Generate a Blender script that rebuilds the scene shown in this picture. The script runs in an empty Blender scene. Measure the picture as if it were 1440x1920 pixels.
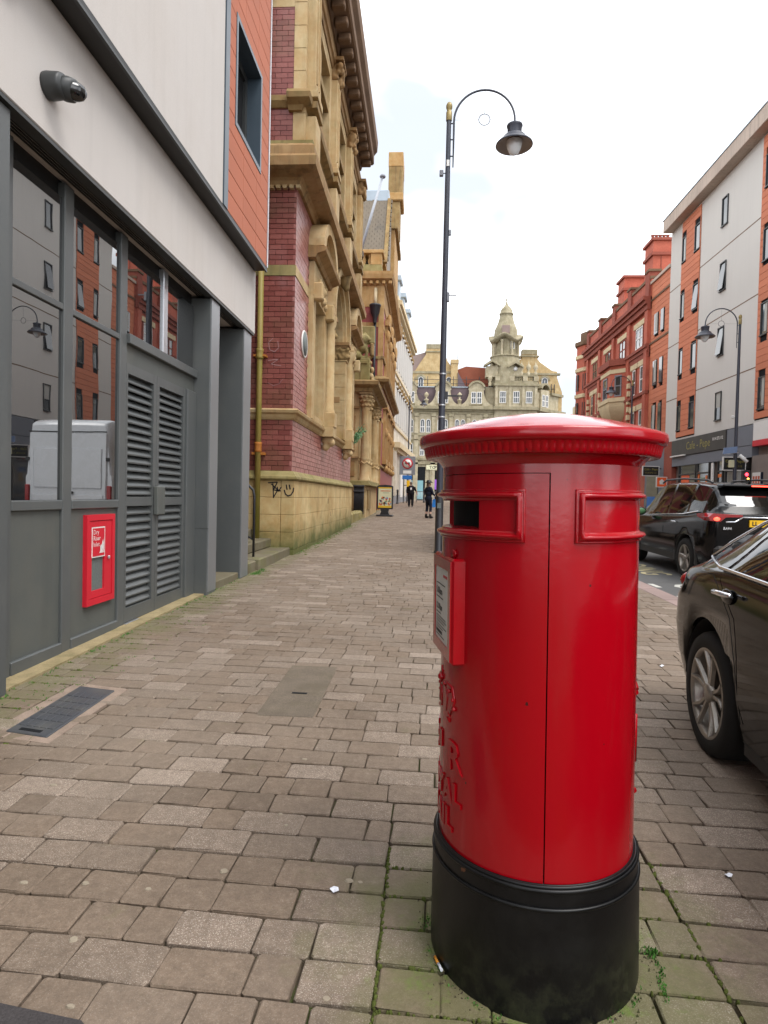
import bpy, bmesh, math, random
from mathutils import Vector, Matrix
random.seed(7)
PI = math.pi
SC = bpy.context.scene
COL = SC.collection

# ------------------------------------------------------------------ camera
cam_data = bpy.data.cameras.new('camera')
cam = bpy.data.objects.new('camera', cam_data); COL.objects.link(cam)
cam_data.sensor_fit = 'HORIZONTAL'; cam_data.sensor_width = 36.0
cam_data.lens = 1165.0 / 1440.0 * 36.0
cam_data.clip_start = 0.05; cam_data.clip_end = 2000
CF = Vector((-0.06367051, 0.99764726, -0.02541669))
CR = Vector((0.99768064, 0.06424563, 0.02249083))
CU = Vector((-0.02407083, 0.02392573, 0.99942391))
cam.matrix_world = Matrix(((CR.x, CU.x, -CF.x, 0.0), (CR.y, CU.y, -CF.y, 0.0), (CR.z, CU.z, -CF.z, 1.35), (0, 0, 0, 1)))
SC.camera = cam

# ------------------------------------------------------------------ sky
SUN_EL, SUN_AZ = math.radians(58), math.radians(128)      # azimuth clockwise from +Y: behind the camera, to the right
w = bpy.data.worlds.new('World'); SC.world = w; w.use_nodes = True
nt = w.node_tree; nt.nodes.clear()
wo = nt.nodes.new('ShaderNodeOutputWorld'); bg = nt.nodes.new('ShaderNodeBackground')
sky = nt.nodes.new('ShaderNodeTexSky'); sky.sky_type = 'NISHITA'; sky.sun_disc = False
sky.sun_elevation = SUN_EL; sky.sun_rotation = SUN_AZ
tc = nt.nodes.new('ShaderNodeTexCoord'); mp = nt.nodes.new('ShaderNodeMapping'); mp.inputs['Scale'].default_value = (1.0, 1.0, 2.2)
ns = nt.nodes.new('ShaderNodeTexNoise'); ns.inputs['Scale'].default_value = 1.6; ns.inputs['Detail'].default_value = 5; ns.inputs['Roughness'].default_value = 0.55
rp = nt.nodes.new('ShaderNodeValToRGB'); rp.color_ramp.elements[0].position = 0.30; rp.color_ramp.elements[0].color = (0.88, 0.88, 0.88, 1)
rp.color_ramp.elements[1].position = 0.62; rp.color_ramp.elements[1].color = (0.97, 0.97, 0.97, 1)
mx = nt.nodes.new('ShaderNodeMix'); mx.data_type = 'RGBA'
n2 = nt.nodes.new('ShaderNodeTexNoise'); n2.inputs['Scale'].default_value = 1.9; n2.inputs['Detail'].default_value = 4; n2.inputs['Roughness'].default_value = 0.5
mp2 = nt.nodes.new('ShaderNodeMapping'); mp2.inputs['Scale'].default_value = (1.0, 1.0, 1.8); mp2.inputs['Location'].default_value = (3.1, 2.7, 0.4)
nt.links.new(tc.outputs['Generated'], mp2.inputs['Vector']); nt.links.new(mp2.outputs['Vector'], n2.inputs['Vector'])
r2 = nt.nodes.new('ShaderNodeValToRGB'); r2.color_ramp.elements[0].position = 0.40; r2.color_ramp.elements[0].color = (0.0, 0.0, 0.0, 1)
r2.color_ramp.elements[1].position = 0.60; r2.color_ramp.elements[1].color = (1, 1, 1, 1)
cc = nt.nodes.new('ShaderNodeMix'); cc.data_type = 'RGBA'                      # cloud deck: thick grey to thin bright
cc.inputs[6].default_value = (3.5, 3.75, 4.15, 1); cc.inputs[7].default_value = (11.6, 11.7, 11.9, 1)
nt.links.new(n2.outputs['Fac'], r2.inputs['Fac']); nt.links.new(r2.outputs['Color'], cc.inputs[0]); nt.links.new(cc.outputs[2], mx.inputs[7])
nt.links.new(tc.outputs['Generated'], mp.inputs['Vector']); nt.links.new(mp.outputs['Vector'], ns.inputs['Vector'])
nt.links.new(ns.outputs['Fac'], rp.inputs['Fac']); nt.links.new(rp.outputs['Color'], mx.inputs[0])
nt.links.new(sky.outputs['Color'], mx.inputs[6]); nt.links.new(mx.outputs[2], bg.inputs['Color'])
bg.inputs['Strength'].default_value = 0.10
nt.links.new(bg.outputs['Background'], wo.inputs['Surface'])

sd = bpy.data.lights.new('sun', 'SUN'); sd.energy = 0.9; sd.angle = math.radians(28); sd.color = (1.0, 0.965, 0.92)
sun = bpy.data.objects.new('sun', sd); COL.objects.link(sun)
sdir = Vector((math.sin(SUN_AZ) * math.cos(SUN_EL), math.cos(SUN_AZ) * math.cos(SUN_EL), math.sin(SUN_EL)))
sun.rotation_euler = (-sdir).to_track_quat('-Z', 'Y').to_euler(); sun.location = (10, -10, 40)

vs = SC.view_settings
vs.view_transform = 'Standard'; vs.look = 'None'; vs.exposure = 1.45; vs.gamma = 1.0; vs.use_curve_mapping = False
SC.cycles.use_denoising = True
SC.cycles.max_bounces = 6; SC.cycles.diffuse_bounces = 3; SC.cycles.glossy_bounces = 4; SC.cycles.transmission_bounces = 4
SC.cycles.caustics_reflective = False; SC.cycles.caustics_refractive = False

# ------------------------------------------------------------------ materials
def lin(c):
    c /= 255.0
    return c / 12.92 if c <= 0.04045 else ((c + 0.055) / 1.055) ** 2.4
def S(r, g, b): return (lin(r), lin(g), lin(b))

class NB:
    """small node helper"""
    def __init__(self, m):
        self.t = m.node_tree; self.t.nodes.clear()
        self.out = self.n('ShaderNodeOutputMaterial'); self.b = self.n('ShaderNodeBsdfPrincipled')
        self.l(self.b.outputs[0], self.out.inputs[0])
    def n(self, typ, **kw):
        x = self.t.nodes.new(typ)
        for k, v in kw.items(): setattr(x, k, v)
        return x
    def l(self, a, b): self.t.links.new(a, b)
    def set(self, sock, v):
        if hasattr(v, 'is_output'): self.l(v, sock)
        else:
            try: sock.default_value = v
            except Exception: sock.default_value = (*v, 1)
    def coord(self, kind='Object'): return self.n('ShaderNodeTexCoord').outputs[kind]
    def pos(self): return self.n('ShaderNodeNewGeometry').outputs['Position']
    def noise(self, vec, scale, detail=4, rough=0.55, scl=None):
        if scl:
            mp = self.n('ShaderNodeMapping'); mp.inputs['Scale'].default_value = scl; self.l(vec, mp.inputs[0]); vec = mp.outputs[0]
        x = self.n('ShaderNodeTexNoise'); x.inputs['Scale'].default_value = scale; x.inputs['Detail'].default_value = detail; x.inputs['Roughness'].default_value = rough
        self.l(vec, x.inputs['Vector']); return x.outputs['Fac']
    def vor(self, vec, scale, feat='F1', out='Distance'):
        x = self.n('ShaderNodeTexVoronoi', feature=feat); x.inputs['Scale'].default_value = scale; self.l(vec, x.inputs['Vector']); return x.outputs[out]
    def ramp(self, f, p0, p1, c0=(0, 0, 0), c1=(1, 1, 1)):
        r = self.n('ShaderNodeValToRGB'); e = r.color_ramp.elements
        e[0].position = p0; e[0].color = (*c0, 1); e[1].position = p1; e[1].color = (*c1, 1)
        self.l(f, r.inputs[0]); return r.outputs[0]
    def mix(self, f, a, b, mode='MIX'):
        m = self.n('ShaderNodeMix', data_type='RGBA', blend_type=mode)
        self.set(m.inputs[0], f); self.set(m.inputs[6], a); self.set(m.inputs[7], b); return m.outputs[2]
    def math(self, op, a, b=0.0, clamp=False):
        m = self.n('ShaderNodeMath', operation=op, use_clamp=clamp); self.set(m.inputs[0], a); self.set(m.inputs[1], b); return m.outputs[0]
    def sep(self, v):
        s = self.n('ShaderNodeSeparateXYZ'); self.l(v, s.inputs[0]); return s.outputs
    def bump(self, h, strength=0.3, dist=0.01, normal=None):
        x = self.n('ShaderNodeBump'); x.inputs['Strength'].default_value = strength; x.inputs['Distance'].default_value = dist
        self.l(h, x.inputs['Height'])
        if normal is not None: self.l(normal, x.inputs['Normal'])
        return x.outputs[0]
    def done(self, col, rough=0.6, spec=0.5, metal=0.0, nrm=None, coat=0.0, ior=None):
        b = self.b
        self.set(b.inputs['Base Color'], col); self.set(b.inputs['Roughness'], rough); b.inputs['Metallic'].default_value = metal
        b.inputs['Specular IOR Level'].default_value = spec
        if nrm is not None: self.l(nrm, b.inputs['Normal'])
        b.inputs['Coat Weight'].default_value = coat
        if ior: b.inputs['IOR'].default_value = ior

MATS = {}
def newmat(name):
    m = bpy.data.materials.new(name); m.use_nodes = True; MATS[name] = m
    return m, NB(m)

def M(name, col, rough=0.6, spec=0.4, var=0.12, vs=2.5, fine=60, fvar=0.06, bump=0.15, bdist=0.004, metal=0.0, coat=0.0, rnd=0.0, streak=0.0, dirt=None, dirt_amt=0.0, dirt_scale=1.2):
    """general painted / stone / plaster surface: broad tone variation, fine grain, vertical streaks, dirt patches"""
    m, n = newmat(name)
    p = n.pos()
    f1 = n.noise(p, vs, 5); f2 = n.noise(p, fine, 3)
    c = n.mix(n.ramp(f1, 0.3, 0.7), [x * (1 - var) for x in col], [min(1, x * (1 + var)) for x in col])
    c = n.mix(n.math('MULTIPLY', n.ramp(f2, 0.35, 0.65), fvar * 2), c, [x * 0.45 for x in col])
    if streak:
        s = n.noise(p, 1.0, 4, 0.6, (7, 7, 0.35))
        c = n.mix(n.math('MULTIPLY', n.ramp(s, 0.5, 0.72), streak), c, [x * 0.5 for x in col])
    if dirt is not None:
        d = n.noise(p, dirt_scale, 6, 0.62)
        c = n.mix(n.math('MULTIPLY', n.ramp(d, 0.47, 0.66), dirt_amt), c, dirt)
    if rnd:
        o = n.n('ShaderNodeObjectInfo').outputs['Random']
        c = n.mix(1.0, c, n.ramp(o, 0, 1, (1 - rnd,) * 3, (1 + rnd * 0.6,) * 3), 'MULTIPLY')
    nr = n.bump(f2, bump, bdist) if bump else None
    rr = n.math('ADD', n.math('MULTIPLY', f1, 0.2), rough - 0.1)
    n.done(c, rr, spec, metal, nr, coat)
    return m

# --- paving blocks
def paver_mat():
    m, n = newmat('paver')
    p = n.pos(); at = n.n('ShaderNodeAttribute', attribute_name='tone', attribute_type='GEOMETRY')
    at2 = n.n('ShaderNodeAttribute', attribute_name='tone', attribute_type='OBJECT')
    tone = n.math('MAXIMUM', at.outputs['Fac'], at2.outputs['Fac'])
    base = n.n('ShaderNodeValToRGB'); e = base.color_ramp.elements
    e[0].position = 0; e[0].color = (*S(108, 93, 79), 1); e[1].position = 1; e[1].color = (*S(147, 131, 117), 1)
    for q, col in ((0.3, S(124, 107, 91)), (0.6, S(120, 105, 91)), (0.8, S(134, 118, 104))):
        k = e.new(q); k.color = (*col, 1)
    n.l(tone, base.inputs[0])
    c = base.outputs[0]
    sp = n.noise(p, 260, 2, 0.5); sp2 = n.noise(p, 95, 3, 0.6); big = n.noise(p, 3.2, 5, 0.6); huge = n.noise(p, 0.8, 3)
    c = n.mix(n.math('MULTIPLY', n.ramp(sp2, 0.4, 0.66), 0.36), c, S(82, 71, 60))
    # pale exposed aggregate, stronger on the lighter blocks
    amt = n.math('MULTIPLY', n.ramp(sp, 0.57, 0.66), n.math('ADD', n.math('MULTIPLY', n.ramp(tone, 0.5, 0.8), 0.70), 0.16))
    c = n.mix(amt, c, S(196, 184, 170))
    vr = n.ramp(n.vor(p, 150), 0.08, 0.16, (1, 1, 1), (0, 0, 0))
    c = n.mix(n.math('MULTIPLY', vr, 0.38), c, S(200, 190, 176))
    c = n.mix(n.math('MULTIPLY', n.ramp(big, 0.45, 0.7), 0.30), c, S(88, 77, 66))
    mot = n.noise(p, 26, 6, 0.72)
    c = n.mix(n.math('MULTIPLY', n.ramp(mot, 0.46, 0.66), 0.34), c, S(80, 69, 58))
    c = n.mix(n.math('MULTIPLY', n.ramp(mot, 0.30, 0.44, (1, 1, 1), (0, 0, 0)), 0.22), c, S(166, 152, 136))
    # pale dry patches
    c = n.mix(n.math('MULTIPLY', n.ramp(huge, 0.45, 0.66), 0.22), c, S(158, 145, 131))
    # moss: by the left walls, round the pillar box, and in patches
    xyz = n.sep(p)
    dx = n.math('SUBTRACT', xyz[0], 0.36); dy = n.math('SUBTRACT', xyz[1], 1.86)
    rr = n.math('SQRT', n.math('ADD', n.math('MULTIPLY', dx, dx), n.math('MULTIPLY', dy, dy)))
    near = n.ramp(rr, 0.30, 0.85, (1, 1, 1), (0, 0, 0))
    wall = n.ramp(n.math('ADD', xyz[0], 2.65), 0.05, 0.62, (1, 1, 1), (0, 0, 0))
    mn = n.noise(p, 4.5, 6, 0.68)
    mz = n.ramp(n.math('ADD', n.math('MULTIPLY', n.math('MAXIMUM', near, n.math('MULTIPLY', wall, 0.8)), 0.48), mn), 0.62, 0.95)
    c = n.mix(n.math('MULTIPLY', mz, 0.62), c, S(96, 98, 58))
    mz2 = n.ramp(n.math('ADD', n.math('MULTIPLY', near, 0.30), n.noise(p, 5.5, 7, 0.75)), 0.80, 0.93)
    c = n.mix(n.math('MULTIPLY', mz2, 0.62), c, S(96, 124, 40))
    h = n.math('ADD', n.math('MULTIPLY', sp, 0.5), sp2)
    nr = n.bump(h, 0.55, 0.005)
    n.done(c, n.math('ADD', n.math('MULTIPLY', big, 0.15), 0.72), 0.3, 0, nr)
    return m

# --- yellow ashlar with moss and soot
def stone_mat(name, col, moss=0.5, soot=0.35, base_moss=False, rnd=0.0, pale=(206, 186, 140)):
    m, n = newmat(name); p = n.pos(); xyz = n.sep(p)
    f1 = n.noise(p, 1.3, 6, 0.62); f2 = n.noise(p, 45, 4, 0.6); f3 = n.noise(p, 5, 5, 0.6)
    c = n.mix(n.ramp(f1, 0.32, 0.68), [x * 0.8 for x in col], S(*pale))
    c = n.mix(n.math('MULTIPLY', n.ramp(f3, 0.4, 0.75), 0.4), c, [col[0] * 0.85, col[1] * 0.62, col[2] * 0.45])
    st = n.noise(p, 1.0, 5, 0.6, (5, 5, 0.5))
    c = n.mix(n.math('MULTIPLY', n.ramp(st, 0.52, 0.74), soot), c, S(70, 60, 45))
    mo = n.noise(p, 2.2, 6, 0.66)
    c = n.mix(n.math('MULTIPLY', n.ramp(mo, 0.52, 0.72), moss), c, S(106, 108, 60))
    if base_moss:
        bz = n.math('SUBTRACT', xyz[2], n.math('MULTIPLY', n.math('SUBTRACT', xyz[1], 2.0), 0.0155))
        k = n.ramp(n.math('ADD', n.math('MULTIPLY', bz, 0.75), n.math('MULTIPLY', mo, 0.9)), 0.50, 0.95, (1, 1, 1), (0, 0, 0))
        side = n.ramp(xyz[1], 0.0, 1.0)
        c = n.mix(n.math('MULTIPLY', k, 0.9), c, S(74, 84, 40))
    if rnd:
        o = n.n('ShaderNodeObjectInfo').outputs['Random']
        c = n.mix(1.0, c, n.ramp(o, 0, 1, (1 - rnd,) * 3, (1 + rnd * 0.6,) * 3), 'MULTIPLY')
    nr = n.bump(n.math('ADD', n.math('MULTIPLY', f2, 0.4), f3), 0.35, 0.012)
    n.done(c, 0.82, 0.25, 0, nr)
    return m

# --- glazed maroon brick, each brick its own tone
def brick_mat(name, col, col2, moss=0.25, rough=0.38, rnd=0.35):
    m, n = newmat(name); p = n.pos()
    o = n.n('ShaderNodeObjectInfo').outputs['Random']
    at = n.n('ShaderNodeAttribute', attribute_name='tone', attribute_type='GEOMETRY').outputs['Fac']
    t = n.math('FRACT', n.math('ADD', o, at))
    c = n.mix(t, col, col2)
    f = n.noise(p, 38, 4, 0.6); g = n.noise(p, 1.1, 6, 0.65)
    c = n.mix(n.math('MULTIPLY', n.ramp(f, 0.4, 0.7), 0.35), c, [x * 0.5 for x in col])
    c = n.mix(n.math('MULTIPLY', n.ramp(g, 0.48, 0.68), moss), c, S(84, 78, 48))
    w_ = n.noise(p, 0.9, 4, 0.55)
    c = n.mix(n.math('MULTIPLY', n.ramp(w_, 0.55, 0.75), 0.25), c, S(190, 160, 160))
    n.done(c, rough, 0.4, 0, n.bump(f, 0.25, 0.004))
    return m

def glass_mat(name, tint=(0.012, 0.014, 0.016), ior=2.0, rough=0.015, wob=0.0):
    m, n = newmat(name)
    nr = None
    if wob:
        nr = n.bump(n.noise(n.pos(), 1.6, 2, 0.4), wob, 0.02)
    n.done(tint, rough, 0.5, 0, nr, 0, ior)
    return m

def emis_mat(name, col, strength, base=None):
    m, n = newmat(name)
    n.done(base or col, 0.3, 0.5)
    n.b.inputs['Emission Color'].default_value = (*col, 1); n.b.inputs['Emission Strength'].default_value = strength
    return m

def gloss_paint(name, col, rough=0.18, peel=0.06, coat=0.6, dust=0.0, dustcol=(0.2, 0.18, 0.15), spec=0.5, lump=0.0):
    m, n = newmat(name); p = n.pos()
    f = n.noise(p, 55, 2, 0.4); g = n.noise(p, 4, 5, 0.6)
    if lump:
        f = n.math('ADD', n.math('MULTIPLY', n.noise(p, 17, 4, 0.6), 2.2), f); peel = lump
        chip = n.ramp(n.noise(p, 34, 2, 0.5), 0.765, 0.775)
    c = n.mix(n.math('MULTIPLY', n.ramp(g, 0.35, 0.7), 0.18), col, [x * 0.7 for x in col])
    if lump: c = n.mix(chip, c, (0.05, 0.012, 0.012)); c = n.mix(n.math('MULTIPLY', n.ramp(n.noise(p, 3, 6, 0.7, (3, 3, 0.6)), 0.5, 0.75), 0.12), c, (0.12, 0.06, 0.05))
    if dust: c = n.mix(n.math('MULTIPLY', n.ramp(n.noise(p, 9, 6, 0.7), 0.45, 0.7), dust), c, dustcol)
    n.done(c, n.math('ADD', n.math('MULTIPLY', g, 0.10), rough), spec, 0, n.bump(f, peel, 0.004) if peel else None, coat)
    n.b.inputs['Coat Roughness'].default_value = 0.08
    return m

def pillar_black():
    m, n = newmat('pillar_black'); p = n.pos(); xyz = n.sep(p)
    g = n.noise(p, 7, 6, 0.68); f = n.noise(p, 60, 3)
    c = n.mix(n.ramp(g, 0.35, 0.7), (0.003, 0.003, 0.0035), (0.009, 0.009, 0.009))
    low = n.ramp(n.math('ADD', xyz[2], n.math('MULTIPLY', g, 0.22)), 0.10, 0.30, (1, 1, 1), (0, 0, 0))
    c = n.mix(n.math('MULTIPLY', low, n.ramp(n.noise(p, 14, 5, 0.7), 0.46, 0.68)), c, S(50, 52, 36))
    ch = n.ramp(n.noise(p, 26, 2, 0.5), 0.755, 0.77)
    c = n.mix(ch, c, S(105, 66, 46))
    c = n.mix(n.math('MULTIPLY', n.ramp(n.noise(p, 5, 6, 0.7), 0.58, 0.78), 0.14), c, S(60, 58, 52))
    n.done(c, n.math('ADD', n.math('MULTIPLY', g, 0.3), 0.22), 0.32, 0, n.bump(n.math('ADD', n.math('MULTIPLY', f, 0.4), g), 0.16, 0.004))
    return m

paver_mat()
M('joint_sand', S(76, 67, 55), 0.95, 0.1, 0.25, 6, 120, 0.25, 0.6, 0.01, dirt=S(62, 80, 28), dirt_amt=0.8, dirt_scale=2.5)
M('column_lit_tint', S(128, 131, 134), 0.34, 0.5, 0.06, 1.0, 120, 0.03, 0.03, metal=0.35)  # lighter copy of the column grey, with skylight put into the colour
M('asphalt_dark', S(74, 70, 70), 0.9, 0.2, 0.15, 5, 200, 0.3, 0.6, 0.006)
M('asphalt', S(104, 103, 102), 0.9, 0.2, 0.12, 1.2, 240, 0.3, 0.6, 0.006, dirt=S(74, 73, 72), dirt_amt=0.5)
M('kerb_stone', S(146, 126, 120), 0.8, 0.3, 0.12, 1.6, 110, 0.12, 0.3, 0.004, rnd=0.12)
M('line_white', S(205, 203, 194), 0.8, 0.2, 0.10, 5, 60, 0.28, 0.3)
M('line_cream', S(190, 178, 140), 0.8, 0.2, 0.12, 5, 60, 0.30, 0.3)
M('flag_far', S(120, 104, 90), 0.85, 0.2, 0.12, 2)
M('concrete_cover', S(116, 105, 92), 0.9, 0.2, 0.18, 7, 130, 0.3, 0.6, 0.004, dirt=S(92, 84, 68), dirt_amt=0.6, dirt_scale=4)
M('sand_strip', S(160, 144, 110), 0.9, 0.2, 0.18, 6, 90, 0.2, 0.4, dirt=S(104, 98, 66), dirt_amt=0.55, dirt_scale=5)
M('plastic_grey', S(70, 72, 76), 0.5, 0.4, 0.12, 8, 160, 0.15, 0.2, dirt=S(92, 90, 84), dirt_amt=0.45, dirt_scale=6)
M('mortar_pink', S(150, 132, 118), 0.9, 0.2, 0.2, 8, 120, 0.2, 0.5)

M('render_white', S(203, 197, 192), 0.9, 0.15, 0.05, 0.9, 150, 0.06, 0.3, 0.002, streak=0.10, dirt=S(168, 158, 148), dirt_amt=0.22, dirt_scale=0.9)
M('render_right', S(203, 200, 194), 0.9, 0.15, 0.03, 0.25, 50, 0.03, 0.1, streak=0.06)
M('metal_grey', S(84, 87, 87), 0.42, 0.45, 0.05, 1.5, 200, 0.04, 0.05, 0.001, dirt=S(110, 108, 100), dirt_amt=0.12, dirt_scale=3)
M('metal_dark', S(56, 58, 58), 0.45, 0.45, 0.06, 2, 200, 0.04, 0.05)
M('panel_grey', S(88, 91, 88), 0.55, 0.35, 0.08, 1.2, 260, 0.09, 0.08, 0.001, streak=0.22, dirt=S(112, 108, 98), dirt_amt=0.2, dirt_scale=2)
M('soffit_black', S(30, 30, 30), 0.5, 0.4, 0.08, 3)
M('canopy_metal', S(44, 43, 42), 0.5, 0.4, 0.06, 1.0, 90, 0.04, 0.03)
M('trim_blue_grey', S(66, 78, 88), 0.4, 0.5, 0.05, 2)
M('alu', S(190, 192, 196), 0.3, 0.6, 0.04, 2, metal=0.6)
M('terracotta', S(184, 112, 86), 0.75, 0.25, 0.05, 1.0, 140, 0.06, 0.15, 0.002, rnd=0.05)
M('terracotta_right', S(202, 126, 96), 0.8, 0.2, 0.06, 0.6, 60, 0.06, 0.1, rnd=0.09, streak=0.12)
glass_mat('glass', (0.012, 0.013, 0.014), 3.9, 0.008, 0.03)
glass_mat('glass_far', (0.03, 0.036, 0.042), 1.75, 0.05)
glass_mat('glass_car', (0.006, 0.006, 0.006), 1.7, 0.02)
M('interior_dark', S(34, 35, 37), 0.9, 0.1)
M('sign_red', S(200, 30, 48), 0.45, 0.4, 0.05, 4, 90, 0.05, 0.05)
M('sign_white', S(222, 220, 216), 0.5, 0.4, 0.03, 4)
M('sign_black', S(30, 30, 31), 0.45, 0.4, 0.06, 3)
M('text_dark', S(42, 40, 40), 0.6, 0.3, 0.02)

stone_mat('stone', S(184, 154, 106), 0.22, 0.32, pale=(196, 176, 138))
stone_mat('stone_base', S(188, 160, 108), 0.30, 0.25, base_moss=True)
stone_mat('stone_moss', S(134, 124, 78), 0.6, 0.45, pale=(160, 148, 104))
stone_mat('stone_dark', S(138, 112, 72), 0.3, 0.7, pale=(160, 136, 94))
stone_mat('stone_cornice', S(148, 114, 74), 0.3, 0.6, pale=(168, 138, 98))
stone_mat('stone_wing', S(174, 136, 84), 0.15, 0.4, pale=(188, 156, 110))
stone_mat('stone_far', S(170, 160, 134), 0.22, 0.3, pale=(190, 181, 156))
stone_mat('stone_far_yellow', S(186, 160, 114), 0.2, 0.22, pale=(198, 177, 136))
stone_mat('stone_far_green', S(146, 138, 112), 0.4, 0.4, pale=(166, 158, 134))
stone_mat('step_stone', S(104, 98, 78), 0.85, 0.2, pale=(122, 115, 96))
stone_mat('stone_white', S(206, 200, 184), 0.06, 0.18, pale=(224, 218, 204))
brick_mat('brick_maroon', S(122, 64, 58), S(144, 84, 76), moss=0.4)
brick_mat('brick_front', S(150, 94, 88), S(170, 114, 108), moss=0.16, rough=0.36)
M('mortar_dark', S(88, 52, 50), 0.9, 0.1, 0.15, 3)
M('brick_wing', S(146, 72, 68), 0.6, 0.3, 0.10, 2.0, 14, 0.14, 0.2)
M('brick_red', S(188, 104, 84), 0.75, 0.2, 0.10, 0.9, 9, 0.12, 0.1, dirt=S(120, 48, 36), dirt_amt=0.4, dirt_scale=0.6)
M('brick_red_dark', S(150, 84, 70), 0.8, 0.2, 0.12, 0.9, 9, 0.15, 0.1)
M('brick_attic', S(142, 84, 66), 0.85, 0.15, 0.10, 1.0, 8, 0.12, 0.1)
M('stone_dressing', S(214, 196, 160), 0.8, 0.2, 0.1, 1.5, 20, 0.1, 0.1)
M('stone_soot', S(120, 96, 76), 0.85, 0.2, 0.2, 1.5, 20, 0.15, 0.1)
M('concrete_coping', S(190, 174, 160), 0.85, 0.2, 0.12, 0.9, 40, 0.1, 0.1, streak=0.45)
M('slate', S(128, 118, 104), 0.7, 0.3, 0.12, 0.8, 30, 0.1, 0.2, rnd=0.3, dirt=S(76, 76, 76), dirt_amt=0.8, dirt_scale=0.4)
M('slate_purple', S(104, 88, 92), 0.6, 0.35, 0.12, 1.2, 20, 0.1, 0.1)
M('slate_brown', S(140, 122, 116), 0.75, 0.25, 0.1, 1.0, 16, 0.1, 0.1)
M('lead', S(160, 172, 182), 0.5, 0.4, 0.08, 2)
M('white_paint', S(226, 224, 220), 0.5, 0.4, 0.03, 2)
M('pipe_paint', S(146, 128, 66), 0.55, 0.4, 0.12, 5, 60, 0.1, 0.2, dirt=S(112, 116, 36), dirt_amt=0.7, dirt_scale=1.4)
M('pipe_rust', S(176, 112, 48), 0.7, 0.3, 0.2, 8, 60, 0.15, 0.3)
M('iron_black', S(38, 38, 42), 0.45, 0.5, 0.12, 5, 80, 0.08, 0.12)
M('lamp_paint', S(52, 55, 66), 0.42, 0.5, 0.10, 4, 80, 0.05, 0.06)
M('lamp_under', S(150, 136, 126), 0.5, 0.4, 0.05, 3)
M('gold_paint', S(142, 124, 76), 0.4, 0.5, 0.08, 8, metal=0.3)
M('plaque_grey', S(104, 112, 110), 0.55, 0.4, 0.05, 4, 60, 0.2, 0.2)
gloss_paint('pillar_red', S(166, 4, 20), 0.10, 0.02, 0.0, lump=0.05)
pillar_black()
M('aperture_black', S(14, 12, 12), 0.7, 0.2, 0.05)
gloss_paint('car_black', (0.003, 0.003, 0.003), 0.03, 0.0, 0.0, dust=0.04, dustcol=(0.014, 0.012, 0.011), spec=0.32)
gloss_paint('suv_black', (0.005, 0.0045, 0.0045), 0.05, 0.0, 0.0, dust=0.05, spec=0.25, dustcol=(0.03, 0.027, 0.024))
M('rubber', S(30, 29, 28), 0.8, 0.3, 0.12, 10, 90, 0.1, 0.2)
M('plastic_black', S(44, 43, 42), 0.6, 0.4, 0.06, 4, 200, 0.08, 0.1)
M('rim_silver', S(150, 144, 136), 0.32, 0.6, 0.06, 8, metal=0.65)
M('rim_dark', S(36, 34, 32), 0.6, 0.4, 0.06, 8)  # near-black for the hub back and brake disc behind the spokes
M('chrome', S(225, 226, 230), 0.12, 0.7, 0.02, 4, metal=0.9)
gloss_paint('van_white', S(214, 218, 222), 0.22, 0.0, 0.6, dust=0.15, dustcol=(0.45, 0.43, 0.40))
M('lamp_red_lens', S(150, 16, 18), 0.15, 0.6, 0.05, 8)
emis_mat('brake_lit', (1.0, 0.06, 0.03), 2.2, S(200, 20, 20))
emis_mat('signal_red', (1.0, 0.03, 0.05), 3.0, S(200, 20, 20))
emis_mat('signal_amber', (1.0, 0.45, 0.08), 2.5, S(230, 120, 20))
M('plate_yellow', S(238, 186, 20), 0.45, 0.4, 0.03)
M('cloth_black', S(30, 29, 32), 0.9, 0.15, 0.15, 6)
M('cloth_navy', S(34, 38, 52), 0.9, 0.15, 0.15, 6)
M('skin', S(196, 152, 130), 0.6, 0.3, 0.05, 10)
M('skin_pale', S(206, 170, 152), 0.6, 0.3, 0.05, 10)
M('hair_grey', S(110, 98, 88), 0.8, 0.2, 0.1, 20)
M('boot_black', S(24, 22, 22), 0.5, 0.4)
M('bag_blue', S(40, 110, 180), 0.5, 0.4)
M('orange_sign', S(232, 96, 42), 0.5, 0.4)
M('blind', S(176, 176, 170), 0.8, 0.2, 0.05, 3)
M('shop_grey', S(112, 116, 124), 0.6, 0.3, 0.05, 2)
M('shop_fascia', S(60, 58, 56), 0.5, 0.35, 0.05, 2)
M('shop_tile', S(128, 118, 112), 0.6, 0.3, 0.1, 3)
M('gold_leaf', S(150, 140, 62), 0.5, 0.5, 0.1, 5)
M('poster_paper', S(214, 210, 176), 0.6, 0.3, 0.05, 3)
M('poster_yellow', S(216, 176, 56), 0.6, 0.3, 0.05, 3)
M('poster_red', S(190, 96, 70), 0.6, 0.3)
M('poster_green', S(120, 140, 110), 0.6, 0.3)
M('poster_blue', S(120, 140, 170), 0.6, 0.3)
M('poster_orange', S(222, 120, 60), 0.6, 0.3)
M('sign_grey', S(128, 130, 136), 0.5, 0.4)
M('sign_blue', S(40, 110, 190), 0.5, 0.4)
M('screen_purple', S(150, 90, 200), 0.4, 0.4)
M('teal_shop', S(128, 170, 176), 0.5, 0.4, 0.1, 1.0)
M('pink_board', S(190, 128, 112), 0.7, 0.3)
M('solar_cell', S(84, 100, 128), 0.2, 0.6, 0.05, 6)
M('pole_grey', S(168, 172, 178), 0.5, 0.4, 0.05, 3)
M('moss', S(88, 96, 48), 0.95, 0.1, 0.3, 40, 160, 0.3, 0.8, 0.006)
M('leaf_green', S(74, 120, 48), 0.6, 0.3, 0.25, 9)
M('leaf_far', S(84, 124, 84), 0.6, 0.3, 0.25, 5)
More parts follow.
